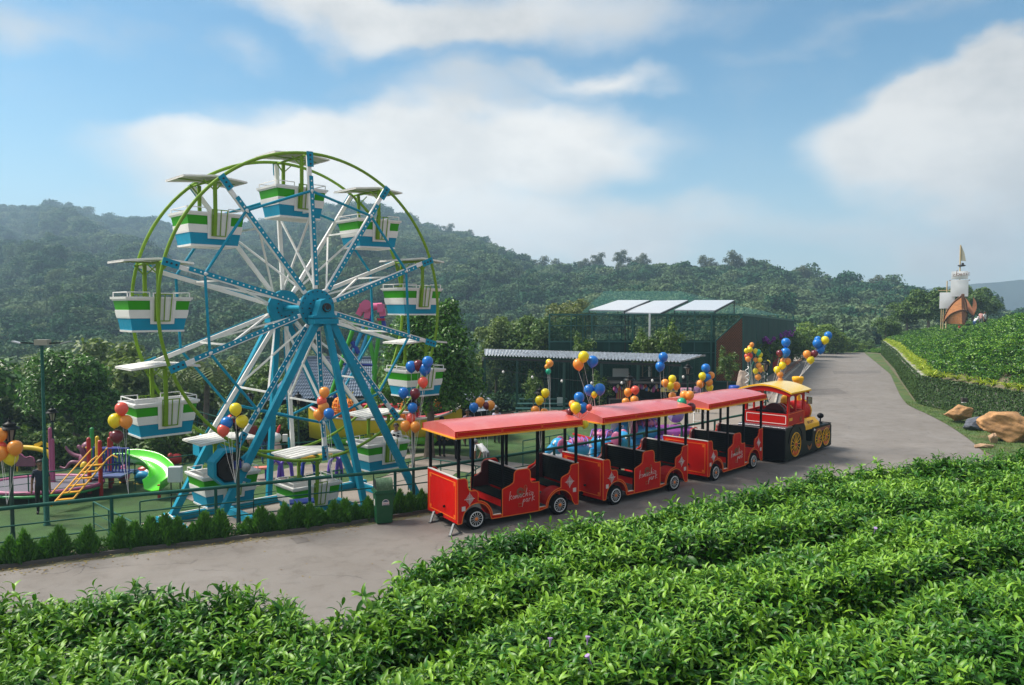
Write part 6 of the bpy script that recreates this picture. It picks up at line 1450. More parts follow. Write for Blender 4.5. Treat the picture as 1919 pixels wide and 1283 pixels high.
# hull: bow towards the viewer at (1802,553); port side sweeps to the lower left, starboard narrow to the right
def hull_side(sgn, far, m, name):
    b = MB(); n = 12; R1 = []; R2 = []; R3 = []
    for i in range(n+1):
        t = i/n; bow = V((*[S(1803, 553)[0]], -1.2, S(1803, 553)[1])); end = V((S(*far)[0], 2.6, S(*far)[1]))
        g = bow.lerp(end, t)+V((sgn*.12*math.sin(PI*t), 0, .35*math.sin(PI*t))); keel0 = V((S(1803, 553)[0]+.12, -.8, -.15)); keel1 = V((end.x+.3*-sgn, 2.6, -.2)); q = keel0.lerp(keel1, t)
        R1.append(g); R2.append(g.lerp(q, .5)+V((sgn*.25*math.sin(PI*t**.7), -.2, 0))); R3.append(q)
    vs = R1+R2+R3; vb = [v+V((-sgn*.08, .10, 0)) for v in vs]; k = n+1
    fs = [(r*k+i, r*k+i+1, (r+1)*k+i+1, (r+1)*k+i) for r in range(2) for i in range(n)]; b.add(vs, fs, 0); b.add(vb, [tuple(reversed(f)) for f in fs], 0)
    for r, w in ((R1, .16), (R2, .12)): b.path([p+V((0, -.04, 0)) for p in r], w*.55, 6, 1)
    return b.build(name, [m, WOODD], e)
hull_side(-1, (1764, 603), WOOD, 'hull_side'); hull_side(1, (1812, 600), WOOD, 'hull_side')
b = MB(); b.bar(V((*[S(1803, 551)[0]], -1.25, S(1803, 551)[1])), V((S(1806, 604)[0], -.85, -.2)), .22, .3); b.build('stem_post', WOODD, e)
f_ = [((1806, 556), (1822, 590), (1828, 597), (1831, 592), (1817, 568)), ((1823, 556), (1827, 580), (1824, 600), (1830, 590), (1832, 575))]
for i, pl_ in enumerate((((1806, 556), (1812, 562), (1823, 580), (1825, 592), (1816, 585), (1808, 572)), ((1823, 556), (1829, 566), (1830, 577), (1825, 590), (1820, 588), (1822, 572)))):
    b = MB(); b.prism([S(*q) for q in pl_], (0, 1.0+i, 0), (1, 0, 0), (0, 0, 1), (0, .15, 0)); o = b.build('carved_fin', mat('boat_orange', (.55, .22, .11), .7), e)
e = empty('sail_mast', (bx*1.02, by*1.02, bz), RZ, 'cream masts carrying three flat pale sails with a dark top platform and pennant', 'mast')
b = MB(); b.tube((S(1796, 0)[0], 0, -1), (S(1796, 0)[0], 0, S(0, 457)[1]), .07, 8); b.build('main_mast', MAST, e)
b = MB(); b.tube((S(1772, 0)[0], 0, -1), (S(1772, 0)[0], 0, S(0, 525)[1]), .06, 8); b.bar((S(1755, 0)[0], 0, S(0, 543)[1]), (S(1780, 0)[0], 0, S(0, 543)[1]), .06, .08); b.build('fore_mast', MAST, e)
def sail(x0, x1, y0, y1, yy):
    b = MB(); n = 8; vs = []
    for j in range(5):
        for i in range(n+1):
            u_, w_ = i/n, j/4; a = S(x0+(x1-x0)*u_, y0+(y1-y0)*w_); vs.append((a[0], yy-.10*math.sin(PI*u_)*math.sin(PI*w_), a[1]))
    fs = [(j*(n+1)+i, j*(n+1)+i+1, (j+1)*(n+1)+i+1, (j+1)*(n+1)+i) for j in range(4) for i in range(n)]; b.add(vs, fs, 0, True); b.add([(x, y+.05, z) for x, y, z in vs], [tuple(reversed(f)) for f in fs], 0, True); return b.build('sail', SAIL, e)
sail(1779, 1813, 523, 555, -.3); sail(1758, 1788, 547, 578, -.1); sail(1780, 1812, 507, 522, -.25)
b = MB(); b.bar((S(1776, 0)[0], -.2, S(0, 524)[1]), (S(1816, 0)[0], -.2, S(0, 524)[1]), .06, .08); b.build('yard', WOODD, e)
b = MB(); zz = S(0, 515)[1]; xs = S(1782, 0)[0]
write(b, 'zkmaic', (xs, -.62, zz-.1), (1, 0, 0), (0, 0, 1), .56, .03); tag(b.build('scroll_letters', WOODD, e), kind='stuff')
b = MB(); b.sphere((S(1799, 0)[0], 0, S(0, 496)[1]), .34, (1.2, 1, .35), 12, 6); b.tube((S(1801, 0)[0], 0, S(0, 496)[1]), (S(1801, 0)[0], 0, S(0, 491)[1]), .12, 8); b.build('crow_nest', BLACK, e)
b = MB(); b.prism([S(1797, 457), S(1804, 473), S(1807, 488), S(1797, 487)], (0, .0, 0), (1, 0, 0), (0, 0, 1), (0, .04, 0)); b.build('pennant', CANV, e)
for px in (1762, 1766): b = MB(); b.tube((S(px, 0)[0], 0, -1), (S(px, 0)[0], 0, S(0, 578)[1]), .05, 6); b.build('sail_pole', MAST, e)
# trees behind the boat and around the crest
tree_proto('sc', 31, 3.4, 4.6, 1.0, 3800, .20, M_LEAF_MD, r=.2, depth=.4, cat_name='slope_tree'); tree_proto('bushy', 33, 1.3, 1.7, .1, 2600, .085, M_LEAF_LT, r=.05, depth=.5, cat_name='bush'); tree_proto('bushm', 35, 1.3, 1.8, .1, 2600, .085, M_LEAF_MD, r=.05, depth=.5, cat_name='bush')
tree_proto('crape', 37, 1.0, 1.9, .7, 1900, .075, mat('leaf_fresh', (.035, .09, .015), .5, col2=(.14, .22, .04), attr='age', trans=.25), r=.05, depth=.7, cat_name='flowering_shrub')
for (px, py, d, s, k, lab) in ((1822, 600, 108, .95, 'sc', 'dark tree right behind the wooden boat'), (1790, 596, 112, 1.0, 'sc', 'dark tree behind the lower sail'), (1850, 596, 112, .65, 'sc', 'small dark tree right of the boat people'),
    (1740, 604, 100, .9, 'sc', 'dark tree left of the sails'), (1700, 612, 104, .8, 'sc', 'dark tree at the start of the tea slope'), (1672, 640, 95, .5, 'sc', 'low dark tree above the end of the wall'), (1600, 655, 104, .5, 'bushm', 'grey green bush beyond the crest of the road'), (1625, 655, 110, .7, 'bushm', 'low bush beyond the right end of the crest')):
    p = V(((px-CX)/F*d, d, 0)); p.z = CAMZ-(py-574)/F*d-1.0*s; put_tree(k, p.x, p.y, p.z, s*(1.6 if k[:2] == 'bu' else 1), label=lab, group=None)
for (px, py, d, s, k, lab) in ((1500, 668, 78, 1.15, 'bushm', 'green bush behind the pavement, left of the far balloons'), (1525, 664, 84, 1.5, 'bushy', 'bright round bush at the end of the enclosure'), (1545, 664, 90, 1.5, 'bushm', 'dark bush behind the far balloons'), (1566, 664, 90, 1.2, 'bushy', 'yellow flowered bush at the crest of the road'), (1590, 663, 95, .9, 'bushm', 'low bush at the crest'), (1615, 663, 97, .6, 'bushy', 'small bright plant at the crest of the road'),
     (1485, 676, 70, 1.1, 'bushm', 'mid green bush beside the pavement'), (1660, 628, 93, 1.0, 'bushm', 'bush at the far end of the wall')):
    p = V(((px-CX)/F*d, d, 0)); p.z = float(CAMZ-(py-574)/F*d)-.1; put_tree(k, p.x, p.y, p.z, s*1.25, label=lab, cat='bush')
VIO2 = mat('crape_violet', (.28, .05, .38), .7, trans=.2)
for i, (px, py, d) in enumerate(((1404, 700, 54), (1425, 696, 57), (1444, 692, 61), (1460, 686, 66), (1474, 682, 72))):
    p = V(((px-CX)/F*d, d, .08)); o = put_tree('crape', p.x, p.y, .05, 1.15, label='purple flowering shrub in the row beside the far pavement, number %s from the arch' % ['one', 'two', 'three', 'four', 'five'][i], cat='shrub', group='flowering shrubs')
    b = MB(); rs = random.Random(i)
    for k in range(6):
        c0 = V((rs.uniform(-.8, .8), rs.uniform(-.7, .1), rs.uniform(2.15, 2.8)))
        for q in range(9): b.sphere(c0+V((rs.gauss(0, .06), rs.gauss(0, .06), rs.gauss(0, .08))), .055, n=5, k=4)
    tag(b.build('blossom', VIO2, o), kind='stuff')
# ---------------------------------------------------------------- green net enclosure
NGR = mat('net_frame_green', (.010, .085, .070), .5, var=.15, vscale=1); 
NET = mat('net_mesh', (.010, .060, .045), .9, transp=.50); SOLID = mat('shade_cloth', (.008, .050, .038), .9, var=.35, vscale=.8, stretch=(3, 3, .4))
LATT = mat('lattice_brown', (.20, .075, .035), .8, var=.2, vscale=4)
e = empty('net_enclosure', (2.4, 48.2, 0), 0, 'tall green net covered enclosure with steel frame behind the park', 'building'); O = V((2.4, 48.2, 0))
A_ = V((2.35, 48.2, 0))-O; B_ = V((14.45, 48.2, 0))-O; C_ = V((27.9, 76, 0))-O; ZT = 5.0
def panel(p, q, z0, z1, m, name, zq1=None):
    b = MB(); z2 = z1 if zq1 is None else zq1; b.quad(p+V((0, 0, z0)), q+V((0, 0, z0)), q+V((0, 0, z2)), p+V((0, 0, z1))); return b.build(name, m, e)
panel(A_, B_, 3.30, ZT, NET, 'net_panel'); panel(A_, B_, -.9, 3.30, SOLID, 'shade_panel'); panel(B_+V((0, .05, 0)), C_, -.2, ZT, SOLID, 'side_cloth', 4.15)
panel(A_+V((0, 9, 0)), B_+V((2, 9, 0)), 0, 3.0, SOLID, 'rear_cloth'); 
b = MB(); b.quad(A_+V((0, 0, ZT)), B_+V((0, 0, ZT)), C_+V((0, 0, 4.15)), A_+V((10, 25, 4.6))); b.build('roof_net', NET, e)
for k, x in enumerate((0, 1.35, 2.1, 2.65, 3.75, 4.75, 5.2, 5.85, 6.7, 7.4, 8.3, 9.1, 10.15, 11.2, 12.05)):
    b = MB(); w = .10 if k % 3 == 0 else .055; b.box((A_.x+x, A_.y-.05, 2.2), (w, w, 5.7)); b.build('frame_post', NGR if x != 4.75 else BLACK, e)
for z in (ZT, 4.3, 3.30, 2.6):
    b = MB(); b.box(((A_.x+B_.x)/2, A_.y-.05, z), (12.1, .07, .10 if z in (ZT, 3.30) else .05)); b.build('frame_rail', NGR, e)
for y in (3.0, 6.0, 9.0):
    for x in (1, 4, 7, 10): b = MB(); b.box((x+y*.3, y, 2.5), (.07, .07, 5.0)); b.build('inner_post', NGR, e)
b = MB(); dd = (C_-B_)
for t in (0, .2, .4, .6, .8, 1): p = B_+dd*t; b.box((p.x-.1, p.y-.05, 2.3), (.12, .12, 5.4-.85*t))
b.bar(B_+V((-.08, -.05, ZT)), C_+V((-.08, -.05, 4.15)), .12, .14); b.bar(B_+V((-.08, -.05, 2.6)), C_+V((-.08, -.05, 2.4)), .06, .06); b.build('side_frame', NGR, e)
# roof net raised over the back
b = MB(); b.quad((3.2, 14, 5.0), (14, 14, 5.0), (13, 22, 6.9), (6, 22, 6.9)); b.quad((14, 14, 5.0), (24, 26, 4.6), (20, 28, 5.6), (13, 22, 6.9)); b.build('raised_net', mat('net_mesh_light', (.02, .12, .10), .9, transp=.62), e)
b = MB(); b.box((6.15, -.5, 2.9), (.10, .10, 4.4)); b.build('white_pipe', SAIL, e)
# brown lattice
e2 = empty('lattice_screen', (14.3, 47.9, 0), 0, 'brown diagonal lattice screen at the right corner of the green enclosure', 'screen')
def PX(px, py, d=47.9): q = PD(px, py, d); return (q.x-14.3, q.z)
poly = [PX(1340, 714), PX(1392, 716), PX(1392, 592), PX(1341, 638)]
b = MB(); x0, x1 = poly[0][0], poly[1][0]
def ztop(x): t = (x-poly[3][0])/(poly[2][0]-poly[3][0]); return poly[3][1]+(poly[2][1]-poly[3][1])*t
for s_ in (1, -1):
    c = -6.0
    while c < 8:
        pts_ = []
        for i in range(60):
            x = x0+(x1-x0)*i/59; z = c+s_*(x-x0)*1.15
            if poly[0][1] < z < ztop(x): pts_.append((x, z))
        if len(pts_) > 1: b.bar((pts_[0][0], -.02*s_, pts_[0][1]), (pts_[-1][0], -.02*s_, pts_[-1][1]), .035, .02, up=V((0, 1, 0)))
        c += .17
tag(b.build('lattice_bars', LATT, e2), kind='stuff')
b = MB(); b.prism(poly, (0, .08, 0), (1, 0, 0), (0, 0, 1), (0, .04, 0)); b.build('backing', mat('lattice_back', (.05, .06, .03), .9, transp=.0), e2)
b = MB()
for p, q in zip(poly, poly[1:]+poly[:1]): b.bar((p[0], -.04, p[1]), (q[0], -.04, q[1]), .07, .05, up=V((0, 1, 0)))
b.build('screen_frame', NGR, e2)
# flat solar panels on the roof, white sky reflection put into their colour
for i, (q, lab) in enumerate(((((1104, 580), (1170, 581), (1217, 562), (1158, 562)), 'roof panel array coloured white like reflected sky, leftmost of three on the enclosure'), (((1166, 585), (1237, 586), (1289, 562), (1226, 563)), 'roof panel array coloured white like reflected sky, middle of three on the enclosure'), (((1264, 580), (1340, 581), (1376, 562), (1302, 562)), 'roof panel array coloured white like reflected sky, rightmost of three on the enclosure'))):
    d0, d1 = 50.5, 56.5; P4 = [PD(*q[0], d0), PD(*q[1], d0), PD(*q[2], d1), PD(*q[3], d1)]; o0 = P4[0]; e = empty('solar_panel_array', o0, 0, lab, 'solar panels', 'roof panel arrays')
    b = MB(); L4 = [p-o0 for p in P4]; b.add(L4+[p-V((0, 0, .08)) for p in L4], [(0, 1, 2, 3), (7, 6, 5, 4), (0, 4, 5, 1), (1, 5, 6, 2), (2, 6, 7, 3), (3, 7, 4, 0)]); b.build('panel', mat('panel_reflected_sky', (.55, .56, .58), .35, coat=.5), e)
    b = MB()
    for p in L4: b.bar(p-V((0, 0, .05)), V((p.x, p.y, 4.9-o0.z)), .06, .06)
    b.bar(L4[1]-V((0, 0, .1)), L4[2]-V((0, 0, .1)), .06, .1); b.build('support_frame', BLACK, e)
# ---------------------------------------------------------------- long shed with tiled roof
TILE = mat('roof_tile_grey', (.50, .53, .57), .45, var=.3, vscale=3, dirt=(.16, .18, .20), dscale=2, damt=.5); TILEB = mat('roof_tile_blue', (.13, .17, .23), .5, var=.25, vscale=3, dirt=(.07, .09, .12), dscale=1.5, damt=.5)
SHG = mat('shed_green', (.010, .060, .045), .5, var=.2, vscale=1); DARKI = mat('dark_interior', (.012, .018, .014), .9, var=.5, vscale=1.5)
def tiled_roof(parent, a, c, d_, f_, nu, nv, m, name='tiled_roof', h=.05):
    """corners a (eave left) c (eave right) d_ (ridge right) f_ (ridge left): rolls across, courses up"""
    b = MB(); a, c, d_, f_ = map(V, (a, c, d_, f_)); nrm = (c-a).cross(f_-a).normalized(); nrm = nrm if nrm.z > 0 else -nrm; vs = []; K = 3; NU = nu*K
    rows = []
    for j in range(nv):
        for s_, off in ((j/nv, .035), ((j+1)/nv, -.0)): rows.append((s_, off))
    for s_, off in rows:
        for i in range(NU+1): t = i/NU; p = (a.lerp(c, t)).lerp(f_.lerp(d_, t), s_); vs.append(p+nrm*(off+h*(.5+.5*math.cos(2*PI*i/K*1.0)))*1.0)
    W_ = NU+1; fs = [(r*W_+i, r*W_+i+1, (r+1)*W_+i+1, (r+1)*W_+i) for r in range(len(rows)-1) for i in range(NU)]
    b.add(vs, fs, 0, False); return tag(b.build(name, m, parent), kind='stuff')
e = empty('long_shed', (-1.6, 45.2, TZ), 0, 'long open shed with grey wavy tiled roof behind the train', 'building'); O = V((-1.6, 45.2, TZ))
PL, PR_ = PD(908, 668, 45.2)-O, PD(1277, 681, 40.8)-O; TL, TR_ = PD(908, 656.5, 47.6)-O, PD(1322, 668, 43.4)-O
tiled_roof(e, PL, PR_, TR_, TL, 60, 5, TILE, h=.13)
b = MB(); b.bar(PL-V((0, -.1, .1)), PR_-V((0, -.1, .1)), .08, .12); b.build('eave_beam', BLACK, e)
b = MB(); b.bar(TL+V((0, .05, .05)), TR_+V((0, .05, .05)), .16, .08); b.build('ridge_cap', TILE, e)
for k, t in enumerate((0, .18, .43, .62, .8, 1)):
    p = PL.lerp(PR_, t); q = TL.lerp(TR_, t); b = MB(); b.box((p.x, p.y+.15, p.z/2-.08), (.14, .14, p.z-.1)); b.build('shed_post', SHG, e)
b = MB(); b.quad(TL+V((0, .3, -3.6)), TR_+V((0, .3, -3.6)), TR_+V((0, .3, -.1)), TL+V((0, .3, -.1))); b.build('back_net', NET, e)
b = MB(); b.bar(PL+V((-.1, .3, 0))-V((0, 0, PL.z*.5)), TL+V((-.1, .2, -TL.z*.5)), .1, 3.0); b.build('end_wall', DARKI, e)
for k in range(14):
    p = TL.lerp(TR_, .16+k*.022)+V((0, .2, -2.2)); b = MB(); b.box(p, (.03, .06, 3.2)); b.build('wall_batten', FG, e)
b = MB(); p = PL.lerp(PR_, .2); 
for r in range(5): b.box((p.x+1.3, p.y-1.6+r*.45, .25+r*.22), (3.6-.2*r, .34, .05))
b.build('bleacher', mat('bench_teal', (.05, .14, .14), .5), e)
for x, lab in ((1050, 'a'), (1163, 'b')): 
    p = PD(x, 752 if x < 1100 else 700, 44)-O; b = MB(); b.box(p, (.36 if x < 1100 else .9, .1, .46 if x < 1100 else .6)); b.build('white_unit', mat('cabinet_grey', (.55, .57, .58), .4), e)
# stall with hanging toys
e = empty('toy_stall', PD(1225, 770, 41.5), 0, 'dark market stall with hanging toys and a yellow banner below the tiled roof', 'stall'); O = e.location.copy(); e.location.z = -.6; O.z = -.6
def SP(px, py, d=41.5): return PD(px, py, d)-O
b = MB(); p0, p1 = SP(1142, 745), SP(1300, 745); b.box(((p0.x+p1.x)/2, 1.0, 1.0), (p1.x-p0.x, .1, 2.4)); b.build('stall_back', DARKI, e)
b = MB(); b.box(((p0.x+p1.x)/2, 0, .55), (p1.x-p0.x, .7, 1.1)); b.build('counter', BLACK, e)
b = MB(); b.box(((p0.x+p1.x)/2, -.1, SP(1200, 716).z), (p1.x-p0.x, 1.4, .06)); b.build('awning', BLACK, e)
cols = [(.5, .08, .3), (.3, .15, .5), (.7, .6, .5), (.6, .1, .08), (.1, .25, .6), (.7, .45, .1), (.15, .13, .12), (.6, .55, .5)]
rs = random.Random(5)
for k in range(34):
    px = 1152+k*3.0; b = MB(); c_ = SP(px, 727+rs.uniform(-4, 5)); r = rs.uniform(.05, .11); b.sphere(c_, r, (1, 1, rs.uniform(.9, 1.5)), 8, 6); b.sphere(c_+V((0, -.02, r*1.1)), r*.6, n=6, k=4); b.build('hanging_toy', mat('toy_%d' % (k % 8), cols[k % 8], .6), e)
for k in range(12): b = MB(); q = SP(1156+k*2.3, 745); b.box(q, (.03, .03, .8)); b.build('hanging_stick', mat('toy_5', cols[5], .6) if k % 2 else mat('toy_3', cols[3], .6), e)
b = MB(); q = SP(1255, 730, 40.5); b.box(q, (.85, .03, .22)); bn = b.build('banner', mat('banner_yellow', (.55, .45, .12), .7), e)
for s_ in (-.2, .0, .2): b = MB(); b.box(q+V((s_, -.03, 0)), (.12, .01, .12)); b.build('banner_picture', mat('toy_6', cols[6], .6), bn)
b = MB(); q = SP(1286, 733, 40.5); b.box(q, (.55, .3, .35)); 
for k in range(4): b.box(q+V((-.2+k*.13, -.16, 0)), (.06, .02, .32), 1)
b.build('snack_display', [mat('pink_pack', (.6, .3, .4), .6), CREAM], e)
# small blue tiled roof by the big tree, and the large one behind the wheel
e = empty('kiosk', PD(890, 775, 37), 0, 'small kiosk with a dark blue tiled roof right of the big tree', 'building'); O = e.location.copy(); e.location.z = TZ; O.z = TZ
L4 = [PD(893, 773, 36)-O, PD(935, 768, 37.5)-O, PD(902, 733, 39)-O, PD(858, 732, 38)-O]
tiled_roof(e, L4[0], L4[1], L4[2], L4[3], 14, 8, TILEB)
b = MB(); b.box((L4[0].lerp(L4[2], .5)).xy.to_3d()+V((-.4, .7, .9)), (1.6, 1.6, 1.8)); b.build('kiosk_body', DARKI, e)
e = empty('tiled_building', PD(610, 760, 44), 0, 'low building with a large blue grey tiled roof behind the ferris wheel', 'building'); O = e.location.copy(); e.location.z = -3.0; O.z = -3.0
q = [(516, 752), (700, 741), (742, 680), (590, 671)]; ds = [41, 43.5, 50, 49]
q = [(500, 752), (702, 742), (700, 672), (572, 671)]; ds = [41, 44, 50, 48]
L4 = [PD(a[0], a[1], d)-O for a, d in zip(q, ds)]; tiled_roof(e, *L4, 38, 13, TILEB, h=.06)
b = MB(); b.bar(L4[3]+V((0, 0, .08)), L4[2]+V((.2, 0, .08)), .2, .12); b.bar(L4[0]+V((-.1, 0, .03)), L4[3]+V((0, 0, .03)), .14, .1); b.build('ridge_cap', TILEB, e)
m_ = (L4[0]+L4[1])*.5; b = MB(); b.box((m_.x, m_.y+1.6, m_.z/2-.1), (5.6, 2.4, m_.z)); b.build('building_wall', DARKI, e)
for t in (.1, .35, .6, .85): p = L4[0].lerp(L4[1], t); b = MB(); b.box((p.x, p.y+.2, p.z/2), (.12, .12, p.z)); b.build('post', SHG, e)
# small trees in front of the enclosure
tree_proto('young', 41, 1.0, 2.6, 1.6, 1300, .095, MATS['leaf_fresh'], r=.05, n=8, depth=.9, cat_name='young_tree')
for (px, d, z, s, lab) in ((1095, 46.8, -.3, .95, 'young leafy tree rising above the shed roof, leftmost'), (1205, 46.5, .2, .9, 'young dense tree in front of the enclosure'), (1222, 46, .3, .85, 'darkest young tree in front of the enclosure'), (1255, 45.6, .2, 1.0, 'tallest young pale tree in front of the enclosure'), (1365, 46.2, -.4, .78, 'young tree before the brown lattice screen'), (1000, 43.2, -1.2, .7, 'young tree in the shed behind the balloons'), (1128, 42.5, -1.4, .75, 'young tree under the shed roof near the blue balloons')):
    put_tree('young', (px-CX)/F*d, d, z, s, label=lab)
tree_proto('bk', 43, 2.6, 4.4, 1.0, 4600, .15, mat('leaf_yellowish', (.07, .11, .02), .55, col2=(.19, .22, .06), attr='age', trans=.2), r=.15, depth=.5, cat_name='background_tree')
for (px, py, d, s, k, lab) in ((1058, 575, 66, .85, 'bk', 'light green tree behind the left roof panel'), (1085, 566, 72, .8, 'bk', 'light green tree above the roof panel edge'), (1020, 615, 62, .95, 'bk', 'yellow green tree left of the enclosure'), (985, 630, 58, .9, 'dk0', 'green tree above the shed roof, left of the enclosure'), (960, 618, 66, 1.0, 'ol0', 'pale tree above the left end of the shed'), (1040, 618, 56, .9, 'dk1', 'leafy tree at the left corner of the enclosure'), (930, 640, 58, .8, 'ol1', 'olive tree between the big tree and the shed')):
    p = PD(px, py, d); put_tree(k, p.x, p.y, p.z-5.4*s if k != 'young' else p.z, s, label=lab)
e = empty('garden_arch', G(1414, 758, .0), 0, 'green garden arch wound with white ribbon before the stone mosaic', 'arch')
for x, dx in ((-.35, -.1), (.35, .25)):
    b = MB(); b.path([(x+dx, 0, 0), (x*.9, 0, 1.1), (x*.6, 0, 2.1), (x*.1, 0, 2.5)], .05, 8); b.path([(x+dx+.3, .3, 0), (x*.9+.2, .3, 1.1), (x*.6, .3, 2.1)], .05, 8); b.build('arch_post', FG, e)
    b = MB(); b.path([(x+dx+.09*math.cos(a*.9), .09*math.sin(a*.9), .05*a) for a in range(44)], .026, 5); b.build('ribbon', WHITE, e)
rock('stone_mosaic', PD(1393, 700, 44), (.55, .42, .95), mat('stone_pale', (.42, .33, .27), .9, var=.35, vscale=3, bump=.6, bscale=6), 'large pale pinkish stone mound before the lattice screen', 44)
bpy.data.objects['stone_mosaic'].location.z = .85
b = MB(); b.lathe([(.26, 0), (.30, .1), (.30, .75), (.25, .8), (0, .82)], (0, 0, 0), 16); tag(b.build('blue_drum', mat('drum_blue', (.01, .06, .35), .4), None, PD(1376, 722, 42)-V((0, 0, .8))), 'blue plastic drum beside the stone mound', 'drum')
b = MB(); b.box((0, 0, .6), (.5, .3, 1.2)); b.sphere((0, 0, 1.2), .3, (1, .6, .8), 10, 6); tag(b.build('red_figure', mat('fig_red', (.4, .02, .02), .5), None, PD(1452, 672, 62)-V((0, 0, .9))), 'red painted box shaped figure behind the maroon balloon', 'figure')
# ---------------------------------------------------------------- pendulum ride behind the wheel
PINK = mat('ride_pink', (.62, .12, .26), .4); PG = mat('ride_green', (.05, .36, .02), .4); PB = mat('ride_blue', (.01, .16, .50), .4); DB = mat('ride_navy', (.01, .03, .30), .4); LB = mat('ride_sky', (.02, .33, .60), .4); CRIM = mat('ride_crimson', (.35, .01, .03), .4)
d = 39.0; e = empty('pendulum_ride', PD(690, 800, d), 0, 'tall pendulum ride with pink head and green and blue legs behind the wheel', 'ride'); O = e.location.copy(); e.location.z = TZ; O.z = TZ
def Q(px, py, dd=0): return PD(px, py, d+dd)-O
b = MB(); b.tube(Q(690, 575), Q(716, 574), .19, 12); b.box(Q(683, 576), (.42, .5, .42)); b.box(Q(714, 577), (.30, .5, .42)); b.tube(Q(686, 571, -.3), Q(686, 571, .3), .26, 12)
b.bar(Q(682, 572), Q(672, 590), .3, .3); b.bar(Q(690, 578), Q(688, 596), .28, .3); b.bar(Q(716, 578), Q(718, 592), .24, .3); b.build('head', PINK, e)
for x, y in ((668, 595), (684, 597), (714, 596)): b = MB(); q = Q(x, y); b.tube(q, q-V((0, 0, .12)), .22, 12); b.build('flange', CRIM, e)
for a, c, m in (((668, 597), (620, 740), PG), ((684, 600), (704, 690), PG), ((704, 690), (690, 800), PG), ((714, 598), (700, 700), PG), ((690, 592), (636, 720), LB), ((698, 600), (660, 710), LB)):
    b = MB(); b.tube(Q(*a), Q(*c), .11 if m is PG else .10, 10); b.build('leg', m, e)
for a, c in (((688, 585), (700, 612)), ((714, 585), (720, 612)), ((660, 640), (672, 662)), ((636, 718), (628, 745))): b = MB(); b.tube(Q(*a), Q(*c), .12, 8); b.build('sleeve', DB, e)
b = MB(); b.tube(Q(640, 682), Q(702, 684), .06, 8); b.tube(Q(664, 640), Q(650, 668), .04, 6); b.build('tie', DB, e)
# ---------------------------------------------------------------- yellow boat ride
RY = mat('ride_yellow', (.72, .52, .02), .4, dirt=(.45, .45, .05), dscale=1.5, damt=.4); RR = mat('ride_red', (.55, .02, .03), .4); RO2 = mat('ride_orange', (.85, .28, .02), .45); RGm = mat('ride_lime', (.12, .42, .02), .45)
d = 34.5; e = empty('boat_ride', PD(700, 830, d), 0, 'yellow hulled swinging boat ride with red seats and orange lattice pods', 'ride'); O = e.location.copy(); e.location.z = TZ-.1; O.z = TZ-.1
b = MB(); x0, x1 = Q(580, 800).x, Q(866, 800).x; zt_, zb_ = Q(0, 783).z, Q(0, 815).z; n = 20; vs = []
for i in range(n+1):
    t = i/n; x = x0+(x1-x0)*t; up_ = .55*(2*t-1)**4; w = .9*(1-(2*t-1)**6)*.5+.15
    vs += [V((x, -w, zt_+up_)), V((x, -w*.9, (zt_+zb_)/2+up_*.6)), V((x, -w*.45, zb_-.25+up_*.3)), V((x, w*.45, zb_-.25+up_*.3)), V((x, w, zt_+up_))]
fs = [(i*5+k, i*5+k+1, i*5+k+6, i*5+k+5) for i in range(n) for k in range(4)]; b.add(vs, [tuple(reversed(f)) for f in fs], 0, True); b.add([vs[i*5+k] for i in range(n+1) for k in (0, 4)], [(2*i, 2*i+1, 2*i+3, 2*i+2) for i in range(n)], 1)
b.build('hull', [RY, RR], e)
b = MB(); b.path([vs[i*5]+V((0, -.03, .02)) for i in range(n+1)], .05, 6); b.build('gunwale', CREAM, e)
b = MB()
for i in range(14): a = vs[(i+3)*5+2]; b.sphere(a+V((0, -.15, .05)), .2, (1.4, .4, .9), 8, 5)
b.build('painted_reeds', RGm, e)
for k, px in enumerate((640, 662, 690, 712, 738, 768)): b = MB(); q = Q(px, 768); b.box(q, (.85 if k else .5, .5, .55)); s_ = b.build('seat_row', RR, e); b = MB(); b.bar(q+V((-.4, -.27, .05)), q+V((.4, -.27, .12)), .03, .03); b.build('grab_bar', CREAM, s_)
for px, py in ((636, 762), (654, 765), (762, 768)):
    b = MB(); q = Q(px, py, -.7); R = .42
    for k in range(7):
        a = -PI/2+PI*(k+.5)/7; r = R*.72*math.cos(a); b.path([q+V((r*math.cos(t*.7), r*math.sin(t*.7), R*math.sin(a))) for t in range(9)], .03, 5, closed=True)
    for k in range(8): t = 2*PI*k/8; b.path([q+V((R*.72*math.cos(a)*math.cos(t), R*.72*math.cos(a)*math.sin(t), R*math.sin(a))) for a in (-1.5, -1, -.5, 0, .5, 1, 1.5)], .03, 5)
    pd_ = b.build('lattice_pod', RO2, e); b = MB()
    for s_ in (-.15, 0, .15): b.bar(q+V((0, 0, .38)), q+V((s_*1.3, 0, .75)), .06, .04)
    b.build('pod_leaves', RY if px != 762 else RY, pd_)
b = MB(); q = Q(815, 762, -.3); b.path([q+V((-.35, 0, .4)), q+V((-.5, 0, 0)), q+V((-.3, 0, -.4)), q+V((.1, 0, -.5))], .12, 8); b.sphere(q+V((.1, 0, .1)), .25, (1, .5, 1), 10, 6, 1); b.build('green_seat_shell', [RGm, RO2], e)
b = MB(); b.box((0, 1.2, .6), (7.6, .3, .9)); b.build('ride_base', DARKI, e)
